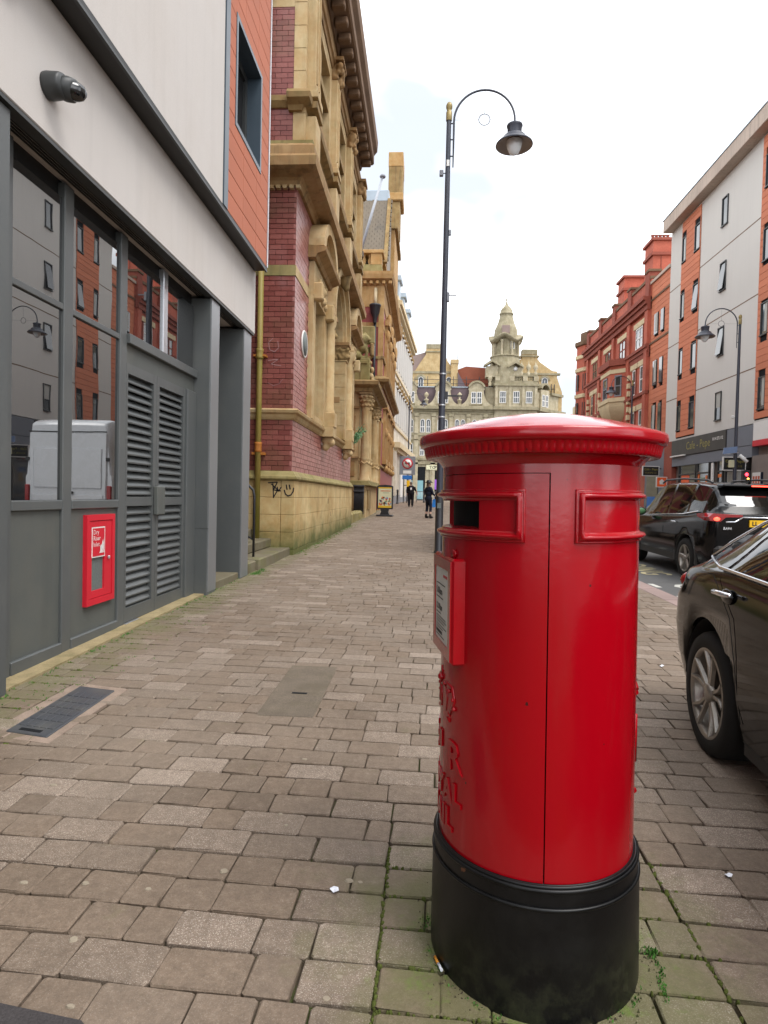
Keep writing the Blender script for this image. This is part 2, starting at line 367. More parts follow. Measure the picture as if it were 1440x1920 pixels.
M('litter_white', S(230, 232, 240), 0.7, 0.3, 0.02)
M('gum', S(146, 135, 118), 0.8, 0.2, 0.12, 30)
M('filter_orange', S(222, 150, 60), 0.8, 0.2, 0.1, 60)
M('graffiti', S(38, 36, 40), 0.7, 0.3, 0.1, 20)
M('chalk', S(158, 122, 120), 0.9, 0.1, 0.05)
M('lamp_glass', S(225, 228, 230), 0.12, 0.5, 0.02)

# ------------------------------------------------------------------ mesh helpers
def gz(y): return 0.0155 * (y - 2.0)

class MB:
    def __init__(self): self.v = []; self.f = []; self.tone = None; self.tones = []; self.mi = []; self.cur = 0; self.smooth = []; self.sm = False
    def add(self, vs, fs):
        b = len(self.v); self.v.extend([tuple(x) for x in vs])
        for f in fs:
            self.f.append(tuple(b + i for i in f)); self.tones.append(self.tone or 0.0); self.mi.append(self.cur); self.smooth.append(self.sm)
        return self
    def box(self, x0, x1, y0, y1, z0, z1, T=None):
        vs = [(x, y, z) for z in (z0, z1) for y in (y0, y1) for x in (x0, x1)]
        if T: vs = [T(*p) for p in vs]
        return self.add(vs, [(0, 2, 3, 1), (4, 5, 7, 6), (0, 1, 5, 4), (2, 6, 7, 3), (0, 4, 6, 2), (1, 3, 7, 5)])
    def cbox(self, x0, x1, y0, y1, z0, z1, c=0.01, T=None):
        """chamfered box"""
        X, Y, Z = (x0, x1), (y0, y1), (z0, z1); vs = []; idx = {}
        for i in (0, 1):
            for j in (0, 1):
                for k in (0, 1):
                    si, sj, sk = (1 if i == 0 else -1), (1 if j == 0 else -1), (1 if k == 0 else -1)
                    for a in range(3):
                        p = [X[i] + si * c, Y[j] + sj * c, Z[k] + sk * c]
                        p[a] = (X[i], Y[j], Z[k])[a]
                        idx[(i, j, k, a)] = len(vs); vs.append(T(*p) if T else tuple(p))
        fs = []
        for a in range(3):
            b, d = (a + 1) % 3, (a + 2) % 3
            for s in (0, 1):
                q = []
                for (m, n_) in ((0, 0), (1, 0), (1, 1), (0, 1)):
                    t = [0, 0, 0]; t[a] = s; t[b] = m; t[d] = n_
                    q.append(idx[(*t, a)])
                fs.append(tuple(q) if s else tuple(reversed(q)))
        for a in range(3):                 # edges parallel to axis a
            b, d = (a + 1) % 3, (a + 2) % 3
            for m in (0, 1):
                for n_ in (0, 1):
                    t0 = [0, 0, 0]; t1 = [0, 0, 0]; t0[a] = 0; t1[a] = 1; t0[b] = t1[b] = m; t0[d] = t1[d] = n_
                    q = (idx[(*t0, b)], idx[(*t1, b)], idx[(*t1, d)], idx[(*t0, d)])
                    fs.append(q if (m != n_) else tuple(reversed(q)))
        for i in (0, 1):
            for j in (0, 1):
                for k in (0, 1):
                    q = (idx[(i, j, k, 0)], idx[(i, j, k, 1)], idx[(i, j, k, 2)])
                    fs.append(q if (i + j + k) % 2 else tuple(reversed(q)))
        return self.add(vs, fs)
    def prism(self, poly, a, b, T):
        """poly: list of (p,q); extruded from a to b along r; T(p,q,r)->world"""
        n = len(poly)
        vs = [T(p, q, a) for p, q in poly] + [T(p, q, b) for p, q in poly]
        fs = [tuple(reversed(range(n))), tuple(range(n, 2 * n))] + [(i, (i + 1) % n, n + (i + 1) % n, n + i) for i in range(n)]
        return self.add(vs, fs)
    def tube(self, pts, r, seg=10, caps=True):
        pts = [Vector(p) for p in pts]; n = len(pts); rs = r if isinstance(r, (list, tuple)) else [r] * n
        vs = []; prev = None
        for i, p in enumerate(pts):
            d = (pts[min(i + 1, n - 1)] - pts[max(i - 1, 0)]).normalized()
            if prev is None:
                u = d.orthogonal().normalized()
            else:
                u = (prev - d * prev.dot(d)); u = u.normalized() if u.length > 1e-6 else d.orthogonal().normalized()
            prev = u; v = d.cross(u)
            for k in range(seg):
                a = 2 * PI * k / seg; vs.append(p + (u * math.cos(a) + v * math.sin(a)) * rs[i])
        fs = []
        for i in range(n - 1):
            for k in range(seg):
                k2 = (k + 1) % seg; fs.append((i * seg + k, i * seg + k2, (i + 1) * seg + k2, (i + 1) * seg + k))
        o = self.sm; self.sm = True; self.add(vs, fs); self.sm = o
        if caps:
            b = len(self.v) - n * seg
            for q in (tuple(reversed(range(b, b + seg))), tuple(range(b + (n - 1) * seg, b + n * seg))):
                self.f.append(q); self.tones.append(self.tone or 0); self.mi.append(self.cur); self.smooth.append(False)
        return self
    def lathe(self, prof, c=(0, 0, 0), seg=24, a0=0.0, a1=2 * PI, T=None, smooth=True, rfun=None):
        """prof: list of (r,z) from bottom to top gives outward normals"""
        full = abs(a1 - a0 - 2 * PI) < 1e-6; m = seg if full else seg + 1
        vs = []
        for r, z in prof:
            for k in range(m):
                a = a0 + (a1 - a0) * k / seg
                rr = rfun(r, z, a) if rfun else r
                p = (c[0] + rr * math.cos(a), c[1] + rr * math.sin(a), c[2] + z)
                vs.append(T(*p) if T else p)
        fs = []
        for i in range(len(prof) - 1):
            for k in range(seg):
                k2 = (k + 1) % m; fs.append((i * m + k, i * m + k2, (i + 1) * m + k2, (i + 1) * m + k))
        o = self.sm; self.sm = smooth; self.add(vs, fs); self.sm = o
        return self
    def ball(self, c, rx, ry=None, rz=None, seg=12, rings=8):
        ry = ry or rx; rz = rz or rx
        pr = [(math.sin(PI * i / rings), -math.cos(PI * i / rings)) for i in range(rings + 1)]
        return self.lathe(pr, (0, 0, 0), seg, T=lambda x, y, z: (c[0] + x * rx, c[1] + y * ry, c[2] + z * rz))
    def mesh(self, name, mats, clean=False):
        me = bpy.data.meshes.new(name); me.from_pydata(self.v, [], self.f)
        for m in mats: me.materials.append(MATS[m])
        if any(self.mi): me.polygons.foreach_set('material_index', self.mi)
        if any(self.smooth): me.polygons.foreach_set('use_smooth', self.smooth)
        if any(self.tones):
            at = me.attributes.new('tone', 'FLOAT', 'FACE'); at.data.foreach_set('value', self.tones)
        if clean:
            bm = bmesh.new(); bm.from_mesh(me); bmesh.ops.remove_doubles(bm, verts=bm.verts, dist=1e-5)
            bmesh.ops.recalc_face_normals(bm, faces=bm.faces); bm.to_mesh(me); bm.free()
        me.update(); return me

def tag(o, label=None, cat=None, group=None, kind=None):
    if label: o['label'] = label
    if cat: o['category'] = cat
    if group: o['group'] = group
    if kind: o['kind'] = kind
    return o
def thing(name, loc, label, cat, group=None, rz=0.0):
    o = bpy.data.objects.new(name, None); o.empty_display_size = 0.2; COL.objects.link(o)
    o.location = loc; o.rotation_euler = (0, 0, rz)
    return tag(o, label, cat, group)
def wpos(o):
    p = Vector(o.location); q = o.parent
    while q is not None: p = p + Vector(q.location); q = q.parent
    return p
def obj(name, mb, mats, parent=None, clean=False, local=False, loc=None):
    """one mesh object; world-space vertices unless local; parented without moving it"""
    me = mb if isinstance(mb, bpy.types.Mesh) else mb.mesh(name, [mats] if isinstance(mats, str) else mats, clean)
    o = bpy.data.objects.new(name, me); COL.objects.link(o)
    if parent is not None: o.parent = parent
    if loc is not None: o.location = Vector(loc) - (wpos(parent) if parent is not None and not local else Vector((0, 0, 0)))
    elif parent is not None and not local: o.location = -wpos(parent)
    return o
def single(name, mb, mats, label, cat, group=None, clean=False):
    return tag(obj(name, mb, mats, None, clean), label, cat, group)
def structure(name, mb, mats): return tag(obj(name, mb, mats), kind='structure')
def copy_tree(o, parent=None):
    c = o.copy(); COL.objects.link(c); c.parent = parent
    for ch in o.children: copy_tree(ch, c)
    return c

class Fr:
    """facade frame: s runs along the wall, d outwards, z up"""
    def __init__(self, x, y, ux, uy, nx, ny): self.o = (x, y); self.u = (ux, uy); self.n = (nx, ny)
    def __call__(self, s, d, z): return (self.o[0] + self.u[0] * s + self.n[0] * d, self.o[1] + self.u[1] * s + self.n[1] * d, z)
    def box(self, mb, s0, s1, d0, d1, z0, z1): return mb.box(s0, s1, d0, d1, z0, z1, self)
    def cbox(self, mb, s0, s1, d0, d1, z0, z1, c=0.01): return mb.cbox(s0, s1, d0, d1, z0, z1, c, self)
    def prof(self, mb, poly, s0, s1):
        """profile poly of (d,z) swept along s"""
        return mb.prism(poly, s0, s1, lambda p, q, r: self(r, p, q))
    def arch(self, mb, sc, zc, r0, r1, d0, d1, seg=12, a0=0.0, a1=PI, ry=1.0):
        vs = []
        for k in range(seg + 1):
            a = a0 + (a1 - a0) * k / seg
            for r in (r0, r1):
                for d in (d0, d1): vs.append(self(sc + r * math.cos(a), d, zc + r * math.sin(a) * ry))
        fs = []
        for k in range(seg):
            b = 4 * k; c = b + 4
            fs += [(b + 1, b + 3, c + 3, c + 1), (b, c, c + 2, b + 2), (b + 2, c + 2, c + 3, b + 3), (b, b + 1, c + 1, c)]
        fs += [(0, 2, 3, 1), (4 * seg, 4 * seg + 1, 4 * seg + 3, 4 * seg + 2)]
        return mb.add(vs, fs)
    def fan(self, mb, sc, zc, r, d, seg=12, ry=1.0):
        vs = [self(sc, d, zc)] + [self(sc + r * math.cos(PI * k / seg), d, zc + r * math.sin(PI * k / seg) * ry) for k in range(seg + 1)]
        return mb.add(vs, [(0, k + 1, k + 2) for k in range(seg)])

def text_mesh(body, size, extrude=0.0, align='LEFT', spacing=1.0, bold=0.0):
    cu = bpy.data.curves.new('txt', 'FONT'); cu.body = body; cu.size = size; cu.extrude = extrude; cu.align_x = align
    cu.space_character = spacing; cu.resolution_u = 2; cu.offset = bold
    o = bpy.data.objects.new('txt', cu); COL.objects.link(o)
    dg = bpy.context.evaluated_depsgraph_get(); me = bpy.data.meshes.new_from_object(o.evaluated_get(dg))
    vs = [tuple(v.co) for v in me.vertices]; fs = [tuple(p.vertices) for p in me.polygons]
    bpy.data.objects.remove(o); bpy.data.meshes.remove(me); bpy.data.curves.remove(cu)
    return vs, fs
def text_on(mb, body, size, T, align='LEFT', extrude=0.0, spacing=1.0, bold=0.0):
    vs, fs = text_mesh(body, size, extrude, align, spacing, bold)
    return mb.add([T(*v) for v in vs], fs)

def blob(name, balls, mat, parent=None, voxel=0.03, smooth=6, faces=None):
    """one continuous lump grown from overlapping ellipsoids (voxel remesh)"""
    mb = MB()
    for b in balls:
        if b[0] == 'tube': mb.tube(b[1], b[2], 10)
        elif b[0] == 'box': mb.box(*b[1])
        elif len(b) == 2: mb.ball(b[0], b[1], seg=12, rings=8)
        else: mb.ball(b[0], b[1], b[2], b[3], 14, 10)
    o = obj(name, mb, mat, parent)
    md = o.modifiers.new('r', 'REMESH'); md.mode = 'VOXEL'; md.voxel_size = voxel; md.use_smooth_shade = True
    if smooth: s = o.modifiers.new('s', 'SMOOTH'); s.iterations = smooth; s.factor = 0.5
    dg = bpy.context.evaluated_depsgraph_get(); me = bpy.data.meshes.new_from_object(o.evaluated_get(dg))
    o.modifiers.clear(); old = o.data; o.data = me; bpy.data.meshes.remove(old)
    me.polygons.foreach_set('use_smooth', [True] * len(me.polygons))
    return o
# ================================================================== ground
def gz(y): return 0.0155 * (min(y, 60.0) - 2.0)
YS = [-60, -20, -6, 0, 2, 6, 12, 20, 30, 40, 50, 60, 120, 900]
def sheet(x0, x1, dz, ys, thick=0.0):
    mb = MB()
    n = len(ys)
    vs = [(x, y, gz(y) + dz) for y in ys for x in (x0, x1)]
    mb.add(vs, [(2 * i, 2 * i + 1, 2 * i + 3, 2 * i + 2) for i in range(n - 1)])
    if thick:
        vs = []
        for y in ys: vs += [(x1, y, gz(y) + dz), (x1, y, gz(y) + dz - thick), (x0, y, gz(y) + dz), (x0, y, gz(y) + dz - thick)]
        mb.add(vs, [(4 * i, 4 * i + 1, 4 * i + 5, 4 * i + 4) for i in range(n - 1)] + [(4 * i + 2, 4 * i + 6, 4 * i + 7, 4 * i + 3) for i in range(n - 1)])
    return mb
structure('ground', sheet(-700, 700, -0.16, YS), 'asphalt')
yr = [-60, -20, -6, 0, 2, 6, 12, 20, 30, 40, 50, 60, 88]
structure('road', sheet(3.40, 11.0, -0.105, yr), 'asphalt')
pav = structure('pavement', sheet(-6.0, 3.12, -0.017, [-10, 0, 2, 6, 12, 20, 30, 40, 47], 0.15), 'joint_sand')
structure('pavement_far', sheet(-6.0, 3.40, -0.004, [46.9, 60, 88], 0.15), 'flag_far')
structure('pavement_across', sheet(11.0, 16.0, 0.0, yr, 0.15), 'flag_far')

# kerb stones along our pavement, each a piece of its own
def shared(name, mb, mat): return mb.mesh(name, [mat])
k_me = MB().cbox(-0.14, 0.14, -0.455, 0.455, -0.16, 0.0, 0.014).mesh('kerb_stone', ['kerb_stone'])
kerb = tag(obj('kerb', sheet(3.12, 3.40, -0.05, yr, 0.1), 'kerb_stone'), kind='structure')
for i in range(44):
    y = -0.5 + i * 0.92
    o = obj('kerb_stone', k_me, None, kerb, local=True); o.location = (3.262 + random.uniform(-.004, .004), y, gz(y) - 0.004); o.rotation_euler = (math.atan(0.0155), 0, random.uniform(-.004, .004))
# road paint
mb = MB()
for i in range(16):
    y = 4.2 + i * 1.15; mb.box(3.66, 3.75, y, y + 0.62, gz(y) - 0.112, gz(y) - 0.099)
tag(obj('edge_line', mb, 'line_white', None), kind='structure')
def road_text(name, body, x, y, wid, hgt, mat):
    vs, fs = text_mesh(body, 1.0, 0.0, 'CENTER', 1.05, 0.012)
    mb = MB(); mx_ = max(v[0] for v in vs); mn_ = min(v[0] for v in vs); k = wid / (mx_ - mn_)
    # reads along the kerb: letters stretched across the bay
    mb.add([(x - v[1] * hgt * -1.0, y + v[0] * k * -1.0, gz(y + v[0] * -k) - 0.099) for v in vs], fs)
    tag(obj(name, mb, mat), kind='structure')
road_text('road_lettering', 'ONLY', 4.0, 9.4, 1.9, 0.75, 'line_white')
road_text('road_lettering', 'LOADING', 4.0, 12.9, 2.9, 0.75, 'line_cream')

# ---- paving blocks
PITCH = 0.1555
def block_geo(w_, seed):
    rnd = random.Random(seed)
    g = 0.0042; L = w_ / 2 - g; D = PITCH / 2 - g; c = 0.008; ch = 0.0045
    def ring(dx, z, j):
        a, b = L - dx, D - dx
        pts = [(-a + c, -b), (a - c, -b), (a, -b + c), (a, b - c), (a - c, b), (-a + c, b), (-a, b - c), (-a, -b + c)]
        return [(x + rnd.uniform(-j, j), y + rnd.uniform(-j, j), z + rnd.uniform(-j, j) * 0.3) for x, y in pts]
    vs = ring(0, -0.03, 0.0015) + ring(0, -ch, 0.0036) + ring(ch, 0, 0.0030)
    fs = [tuple(range(16, 24))]
    for r in (0, 8):
        fs += [(r + k, r + (k + 1) % 8, r + 8 + (k + 1) % 8, r + 8 + k) for k in range(8)]
    return vs, fs
ANG = -0.040; ca, sa = math.cos(ANG), math.sin(ANG)
blocks = []
rnd = random.Random(3)
for r in range(int(46.5 / PITCH)):
    v0 = 0.9 + r * PITCH
    segs = [(-3.0, -0.10), (-0.10, 0.87), (0.87, 3.12)] if v0 < 2.75 else [(-3.0 if v0 < 21 else -3.7, 3.12)]
    for (a, b) in segs:
        u = a - (rnd.uniform(0, .12) if a < -2 else 0)
        while u < b - 0.02:
            w_ = rnd.choice([0.265, 0.265, 0.178, 0.178, 0.135])
            if b - (u + w_) < 0.09: w_ = b - u
            cu = u + w_ / 2
            x = cu * ca - (v0 - 2) * sa * 0 ; y = v0 + cu * sa
            blocks.append((x, y, w_)); u += w_
def in_frame(x, y):
    d = Vector((x, y, gz(y) - 1.35)); f = d.dot(CF)
    if f < 0.3: return False
    px = 720 + 1165 * d.dot(CR) / f; py = 960 - 1165 * d.dot(CU) / f
    if not (-60 < px < 1500 and py < 1990): return False
    return not (850 < px < 1180 and py < 1850)          # behind the pillar box
def free(x, y):
    if -2.18 < x < -2.03 and 3.35 < y < 3.85: return False      # plastic cover
    if -0.85 < x < -0.75 and 3.8 < y < 4.5: return False      # concrete cover
    return True
blocks = [b for b in blocks if free(b[0], b[1])]
vis = sorted([b for b in blocks if in_frame(b[0], b[1])], key=lambda b: b[0] ** 2 + b[1] ** 2)
near = set(id(b) for b in vis[:300]); var = {}; vmesh = {}
stuff = MB(); tilt = math.atan(0.0155)
for b in blocks:
    x, y, w_ = b; key = (round(w_, 2), rnd.randrange(4))
    if b[1] > 24: key = (key[0], 0)
    if key not in var: var[key] = block_geo(key[0], hash(key) % 999)
    vs, fs = var[key]
    big = w_ > 0.2
    t = min(1.0, max(0.02, rnd.gauss(0.62 if big else 0.40, 0.17)))
    rz = ANG + rnd.uniform(-.022, .022); tx = tilt + rnd.uniform(-.010, .010); ty = rnd.uniform(-.010, .010); dz = rnd.uniform(-.003, .002)
    if id(b) in near:
        if key not in vmesh: vmesh[key] = MB().add(vs, fs).mesh('paving_block', ['paver'])
        o = obj('paving_block', vmesh[key], None, pav, local=True); o.location = (x, y, gz(y) + dz); o.rotation_euler = (tx, ty, rz); o['tone'] = t
    else:
        c_, s_ = math.cos(rz), math.sin(rz); stuff.tone = t
        stuff.add([(x + p[0] * c_ - p[1] * s_, y + p[0] * s_ + p[1] * c_, gz(y) + dz + p[2] + p[1] * math.tan(tx) + p[0] * ty * -1) for p in vs], fs)
so = obj('paving_blocks', stuff, 'paver', pav); so['kind'] = 'stuff'

# ---- covers let into the paving
def gp(x, y, dz=0.0): return (x, y, gz(y) + dz)
mb = MB()
mort = MB().prism([(-2.33, 3.17), (-1.93, 3.10), (-1.93, 3.98), (-2.33, 4.06)], -0.02, 0.0005, lambda p, q, r: gp(p, q, r))
cv = thing('duct_cover', gp(-2.1, 3.6), 'grey ribbed plastic duct cover let into the paving by the panels', 'cover')
obj('surround', mort, 'mortar_pink', cv)
CT = lambda s, t, z: gp(-2.245 + s + t * -0.02, 3.22 + t - s * 0.20, z)
obj('frame', MB().cbox(0, 0.265, 0, 0.76, -0.02, 0.008, 0.004, CT), 'plastic_grey', cv)
mb = MB()
for i in range(5):
    for j in range(6): mb.cbox(0.02 + i * 0.046, 0.06 + i * 0.046, 0.09 + j * 0.097, 0.18 + j * 0.097, 0.004, 0.0115, 0.002, CT)
obj('tread', mb, 'plastic_grey', cv)
obj('lifting_slot', MB().box(0.06, 0.2, 0.03, 0.06, 0.006, 0.0095, CT), 'interior_dark', cv)
cv = thing('chamber_cover', gp(-0.8, 4.1), 'weathered concrete inspection cover in the middle of the paving', 'cover')
obj('slab', MB().cbox(-0.975, -0.625, 3.62, 4.66, -0.03, 0.004, 0.006, lambda x, y, z: gp(x, y, z)), 'concrete_cover', cv)
obj('lifting_slot', MB().box(-0.84, -0.74, 4.02, 4.045, 0.0, 0.0065, lambda x, y, z: gp(x, y, z)), 'interior_dark', cv)

# ================================================================== modern grey building on the left
FL = Fr(0, 0, 0, 1, 1, 0)              # s = Y, d = X
gb = thing('apartment_building', (-2.9, 6.2, 0), 'modern pale rendered building with grey metal shopfront and terracotta corner, on the left', 'building')
def part(name, mat, root, *boxes, fr=FL, c=0.0):
    mb = MB()
    for b in boxes:
        if c: fr.cbox(mb, *b, c)
        else: fr.box(mb, *b)
    return obj(name, mb, mat, root)
part('fascia_wall', 'render_white', gb, (-6, 9.27, -3.2, -2.60, 3.745, 4.66), c=0.006)
part('fascia_trim', 'metal_dark', gb, (-6, 9.262, -2.70, -2.607, 3.715, 3.743))
part('canopy_soffit', 'canopy_metal', gb, (-6, 9.20, -3.2, -2.412, 4.662, 4.70))
part('canopy_drip', 'metal_dark', gb, (-6, 9.20, -2.436, -2.410, 4.64, 4.661))
uw = part('upper_wall', 'render_white', gb, (-6, 7.17, -3.2, -2.417, 4.703, 9.6), c=0.006)
part('corner_trim', 'trim_blue_grey', gb, (7.173, 7.315, -3.2, -2.402, 4.703, 9.6))
part('edge_strip', 'alu', gb, (9.165, 9.20, -3.2, -2.400, 4.703, 9.6))
part('end_wall', 'render_white', gb, (9.0, 9.164, -9.0, -2.47, 4.703, 9.6), (9.0, 9.26, -9, -3.2, 0, 4.66))
# terracotta planks round one window
tc_ = obj('cladding', FL.box(MB(), 7.317, 9.163, -3.2, -2.64, 4.703, 9.6), 'interior_dark', gb)
def planks(root, fr, z0, z1, dz, cuts, d0, d1, mat, name='plank', hole=None, gap=0.006):
    cache = {}
    z = z0; r = 0
    while z < z1 - 0.02:
        zz = min(z + dz, z1)
        runs = [(cuts[i], cuts[i + 1]) for i in range(len(cuts) - 1)]
        for (a, b) in runs:
            pieces = [(a, b, z, zz)]
            if hole:
                out = []
                for (p, q, u, v) in pieces:
                    h0, h1, hz0, hz1 = hole
                    if q <= h0 or p >= h1 or v <= hz0 or u >= hz1: out.append((p, q, u, v)); continue
                    if p < h0: out.append((p, h0, u, v))
                    if q > h1: out.append((h1, q, u, v))
                    p2, q2 = max(p, h0), min(q, h1)
                    if u < hz0 < v: out.append((p2, q2, u, hz0))
                    if u < hz1 < v: out.append((p2, q2, hz1, v))
                pieces = out
            for (p, q, u, v) in pieces:
                if q - p < 0.02 or v - u < 0.02: continue
                k = (round(q - p, 3), round(v - u, 3))
                if k not in cache:
                    L, Hh = (q - p) / 2 - gap / 2, (v - u) / 2 - gap / 2
                    m_ = MB(); m_.cbox(-L, L, d0, d1, -Hh, Hh, 0.004, lambda s, d, z_: (fr.u[0] * s + fr.n[0] * d, fr.u[1] * s + fr.n[1] * d, z_))
                    cache[k] = m_.mesh(name, [mat])
                obj(name, cache[k], None, root, loc=fr((p + q) / 2, 0, (u + v) / 2))
        z = zz; r += 1
WH = (7.57, 8.75, 5.85, 7.20)
planks(tc_, FL, 4.705, 9.1, 0.243, [7.32, 7.95, 8.56, 9.162], -2.50, -2.412, 'terracotta', hole=WH)
wn = part('window', 'trim_blue_grey', gb, (7.57, 7.63, -2.80, -2.404, 5.85, 7.20), (8.69, 8.75, -2.80, -2.404, 5.85, 7.20), (7.63, 8.69, -2.80, -2.404, 7.14, 7.20), (7.63, 8.69, -2.80, -2.404, 5.85, 5.91))
part('pane', 'glass', wn, (7.63, 8.69, -2.66, -2.645, 5.91, 7.14))
part('frame', 'metal_dark', wn, (7.632, 7.70, -2.645, -2.60, 5.912, 7.138), (8.60, 8.688, -2.645, -2.60, 5.912, 7.138), (8.08, 8.15, -2.645, -2.60, 5.912, 7.138), (7.70, 8.60, -2.644, -2.601, 7.05, 7.138))
# shopfront recess
sf = part('soffit_grille', 'soffit_black', gb, (-6, 9.25, -3.4, -2.83, 3.76, 3.80), *[(-6, 9.25, -2.815 + i * 0.026, -2.803 + i * 0.026, 3.735, 3.758) for i in range(8)])
part('soffit_back', 'soffit_black', gb, (-6, 9.25, -2.83, -2.61, 3.762, 3.80))
part('head_panel', 'soffit_black', gb, (3.7, 7.45, -2.95, -2.88, 3.60, 3.76))
P_ = [(4.09, 4.69), (4.82, 5.585), (5.72, 6.525), (6.64, 7.43)]
for i, (a, b) in enumerate(P_):
    if i < 2:
        part('glass_pane', 'glass', gb, (a, b, -2.856, -2.846, 2.79, 3.60)); part('glass_pane', 'glass', gb, (a, b, -2.856, -2.846, 1.265, 2.735))
        part('lower_panel', 'panel_grey', gb, (a, b, -2.90, -2.845, 0.10, 1.185))
        part('sill_rail', 'metal_grey', gb, (a, b, -2.92, -2.818, 1.188, 1.262), c=0.006)
        part('base_rail', 'metal_grey', gb, (a, b, -2.92, -2.815, 0.045, 0.14), c=0.006)
        part('transom', 'metal_grey', gb, (a, b, -2.93, -2.826, 2.738, 2.788), c=0.005)
    else:
        part('glass_pane', 'glass', gb, (a, b, -2.856, -2.846, 2.83, 3.60))
for (a, b) in ((3.96, 4.088), (4.692, 4.818), (5.587, 5.718)):
    part('mullion', 'metal_grey', gb, (a, b, -2.95, -2.822, 0.03, 3.72), c=0.006)
part('mullion', 'alu', gb, (6.527, 6.638, -2.95, -2.824, 2.83, 3.72), c=0.006)
part('door_head', 'metal_grey', gb, (5.72, 7.46, -2.96, -2.79, 2.735, 2.828), c=0.006)
part('door_head_panel', 'panel_grey', gb, (5.72, 7.46, -2.96, -2.84, 2.56, 2.733))
def leaf(a, b, sl, sr):
    lf = part('door', 'metal_grey', gb, (a, a + sl, -2.90, -2.825, 0.085, 2.555), (b - sr, b, -2.90, -2.825, 0.085, 2.555),
              (a + sl, b - sr, -2.899, -2.826, 2.46, 2.555), (a + sl, b - sr, -2.899, -2.826, 0.085, 0.22), (a + sl, b - sr, -2.899, -2.826, 1.20, 1.29))
    part('backing', 'interior_dark', lf, (a + sl * .6, b - sr * .6, -2.95, -2.93, 0.1, 2.5))
    L = (b - a - sl - sr) / 2 - 0.002
    me = MB().prism([(-0.050, 0.040), (-0.043, 0.047), (0.012, -0.020), (0.010, -0.034), (0.002, -0.030)], -L, L, lambda p, q, r: (p, r, q)).mesh('slat', ['metal_grey'])
    for z0, z1 in ((0.23, 1.19), (1.30, 2.45)):
        n_ = int((z1 - z0) / 0.076)
        for i in range(n_):
            o = obj('slat', me, None, lf, loc=(-2.850, (a + sl + b - sr) / 2, z0 + 0.04 + i * (z1 - z0) / n_))
            if b < 6.4 and z0 < 1 and i == 6: o.rotation_euler = (0.02, -0.35, 0)       # bent slat
    return lf
leaf(5.722, 6.385, .03, .072); lf = leaf(6.392, 7.17, .062, .06)
part('lock_box', 'panel_grey', lf, (6.33, 6.52, -2.824, -2.775, 1.10, 1.40), c=0.008)
part('door_frame', 'metal_grey', gb, (7.178, 7.46, -2.96, -2.80, 0.06, 2.56), c=0.006)
part('threshold', 'alu', gb, (5.72, 7.3, -2.93, -2.80, 0.05, 0.078))
part('column', 'metal_grey', gb, (7.462, 7.77, -3.15, -2.635, 0.05, 3.714), c=0.012)
part('column', 'metal_grey', gb, (8.83, 9.21, -3.15, -2.635, 0.08, 3.714), c=0.012)
part('column', 'metal_grey', gb, (2.4, 3.79, -3.15, -2.635, -0.02, 3.714), c=0.012)
part('column_joint', 'metal_dark', gb, (7.46, 7.772, -2.90, -2.633, 0.90, 0.906))
part('door_surround', 'metal_dark', gb, (7.772, 8.828, -3.2, -3.1, 2.78, 3.75), (7.772, 7.85, -3.19, -3.06, 0.2, 2.78), (8.72, 8.828, -3.19, -3.06, 0.2, 2.78), (7.85, 8.72, -3.19, -3.06, 1.13, 1.27), (7.85, 8.72, -3.19, -3.06, 0.2, 0.42), (7.85, 8.72, -3.19, -3.06, 2.68, 2.78))
part('glass_pane', 'glass', gb, (7.85, 8.72, -3.13, -3.12, 1.27, 2.68)); part('glass_pane', 'glass', gb, (7.85, 8.72, -3.13, -3.12, 0.42, 1.13)); part('glass_pane', 'glass', gb, (7.85, 8.72, -3.095, -3.09, 2.83, 3.68))
part('entry_step', 'step_stone', gb, (7.772, 8.828, -3.2, -2.66, 0.02, 0.20), c=0.01)
part('entry_panel', 'sign_white', gb, (7.772, 7.79, -2.80, -2.70, 1.35, 1.5))
part('return_wall', 'metal_dark', gb, (-6, 9.2, -9.0, -3.42, 0, 3.76))
obj('plinth_strip', MB().prism([(-2.93, 2.6), (-2.668, 2.6), (-2.675, 7.46), (-2.69, 9.3), (-2.93, 9.3)], -0.03, 0.016, lambda p, q, r: gp(p, q, r)), 'sand_strip', gb)
for a, b in ((7.47, 7.762), (8.838, 9.20)): part('column_lit_face', 'column_lit_tint', gb, (a, b, -2.64, -2.631, 0.12, 3.71))  # thin added plates that paint the skylit brightness onto the column fronts
structure('asphalt_patch', MB().prism([(-1.7, 1.1), (-.74, 1.1), (-.76, 1.44), (-.84, 1.50), (-1.1, 1.535), (-1.7, 1.60)], -0.02, 0.005, lambda p, q, r: gp(p, q, r)), 'asphalt_dark')

# dome camera, alarm box, dry riser cabinet
dc = thing('security_camera', (-2.6, 4.1, 4.05), 'dark dome security camera fixed to the pale fascia above the shopfront', 'camera')
DT = lambda x, y, z: (-2.6 + z, 4.10 + y, 4.06 + x)
obj('wall_mount', MB().lathe([(0, 0.0), (0.085, 0.0), (0.088, 0.02), (0.082, 0.10), (0.075, 0.12), (0, 0.12)], seg=24, T=DT), 'metal_dark', dc)
DT2 = lambda x, y, z: (-2.6 + 0.10 + z * 0.85 + x * 0.3, 4.12 + y + z * 0.35, 4.06 + x - z * 0.1)
obj('housing', MB().lathe([(0, 0), (0.07, 0.0), (0.075, 0.03), (0.07, 0.07), (0.055, 0.085), (0, 0.085)], seg=24, T=DT2), 'metal_dark', dc)
obj('dome', MB().lathe([(0.058, 0.075), (0.056, 0.10), (0.045, 0.128), (0.025, 0.145), (0, 0.15)], seg=24, T=DT2), 'glass_car', dc)
al = thing('alarm_box', (-2.6, 3.55, 4.5), 'white alarm box with red foot at the upper left edge of the photo', 'alarm')
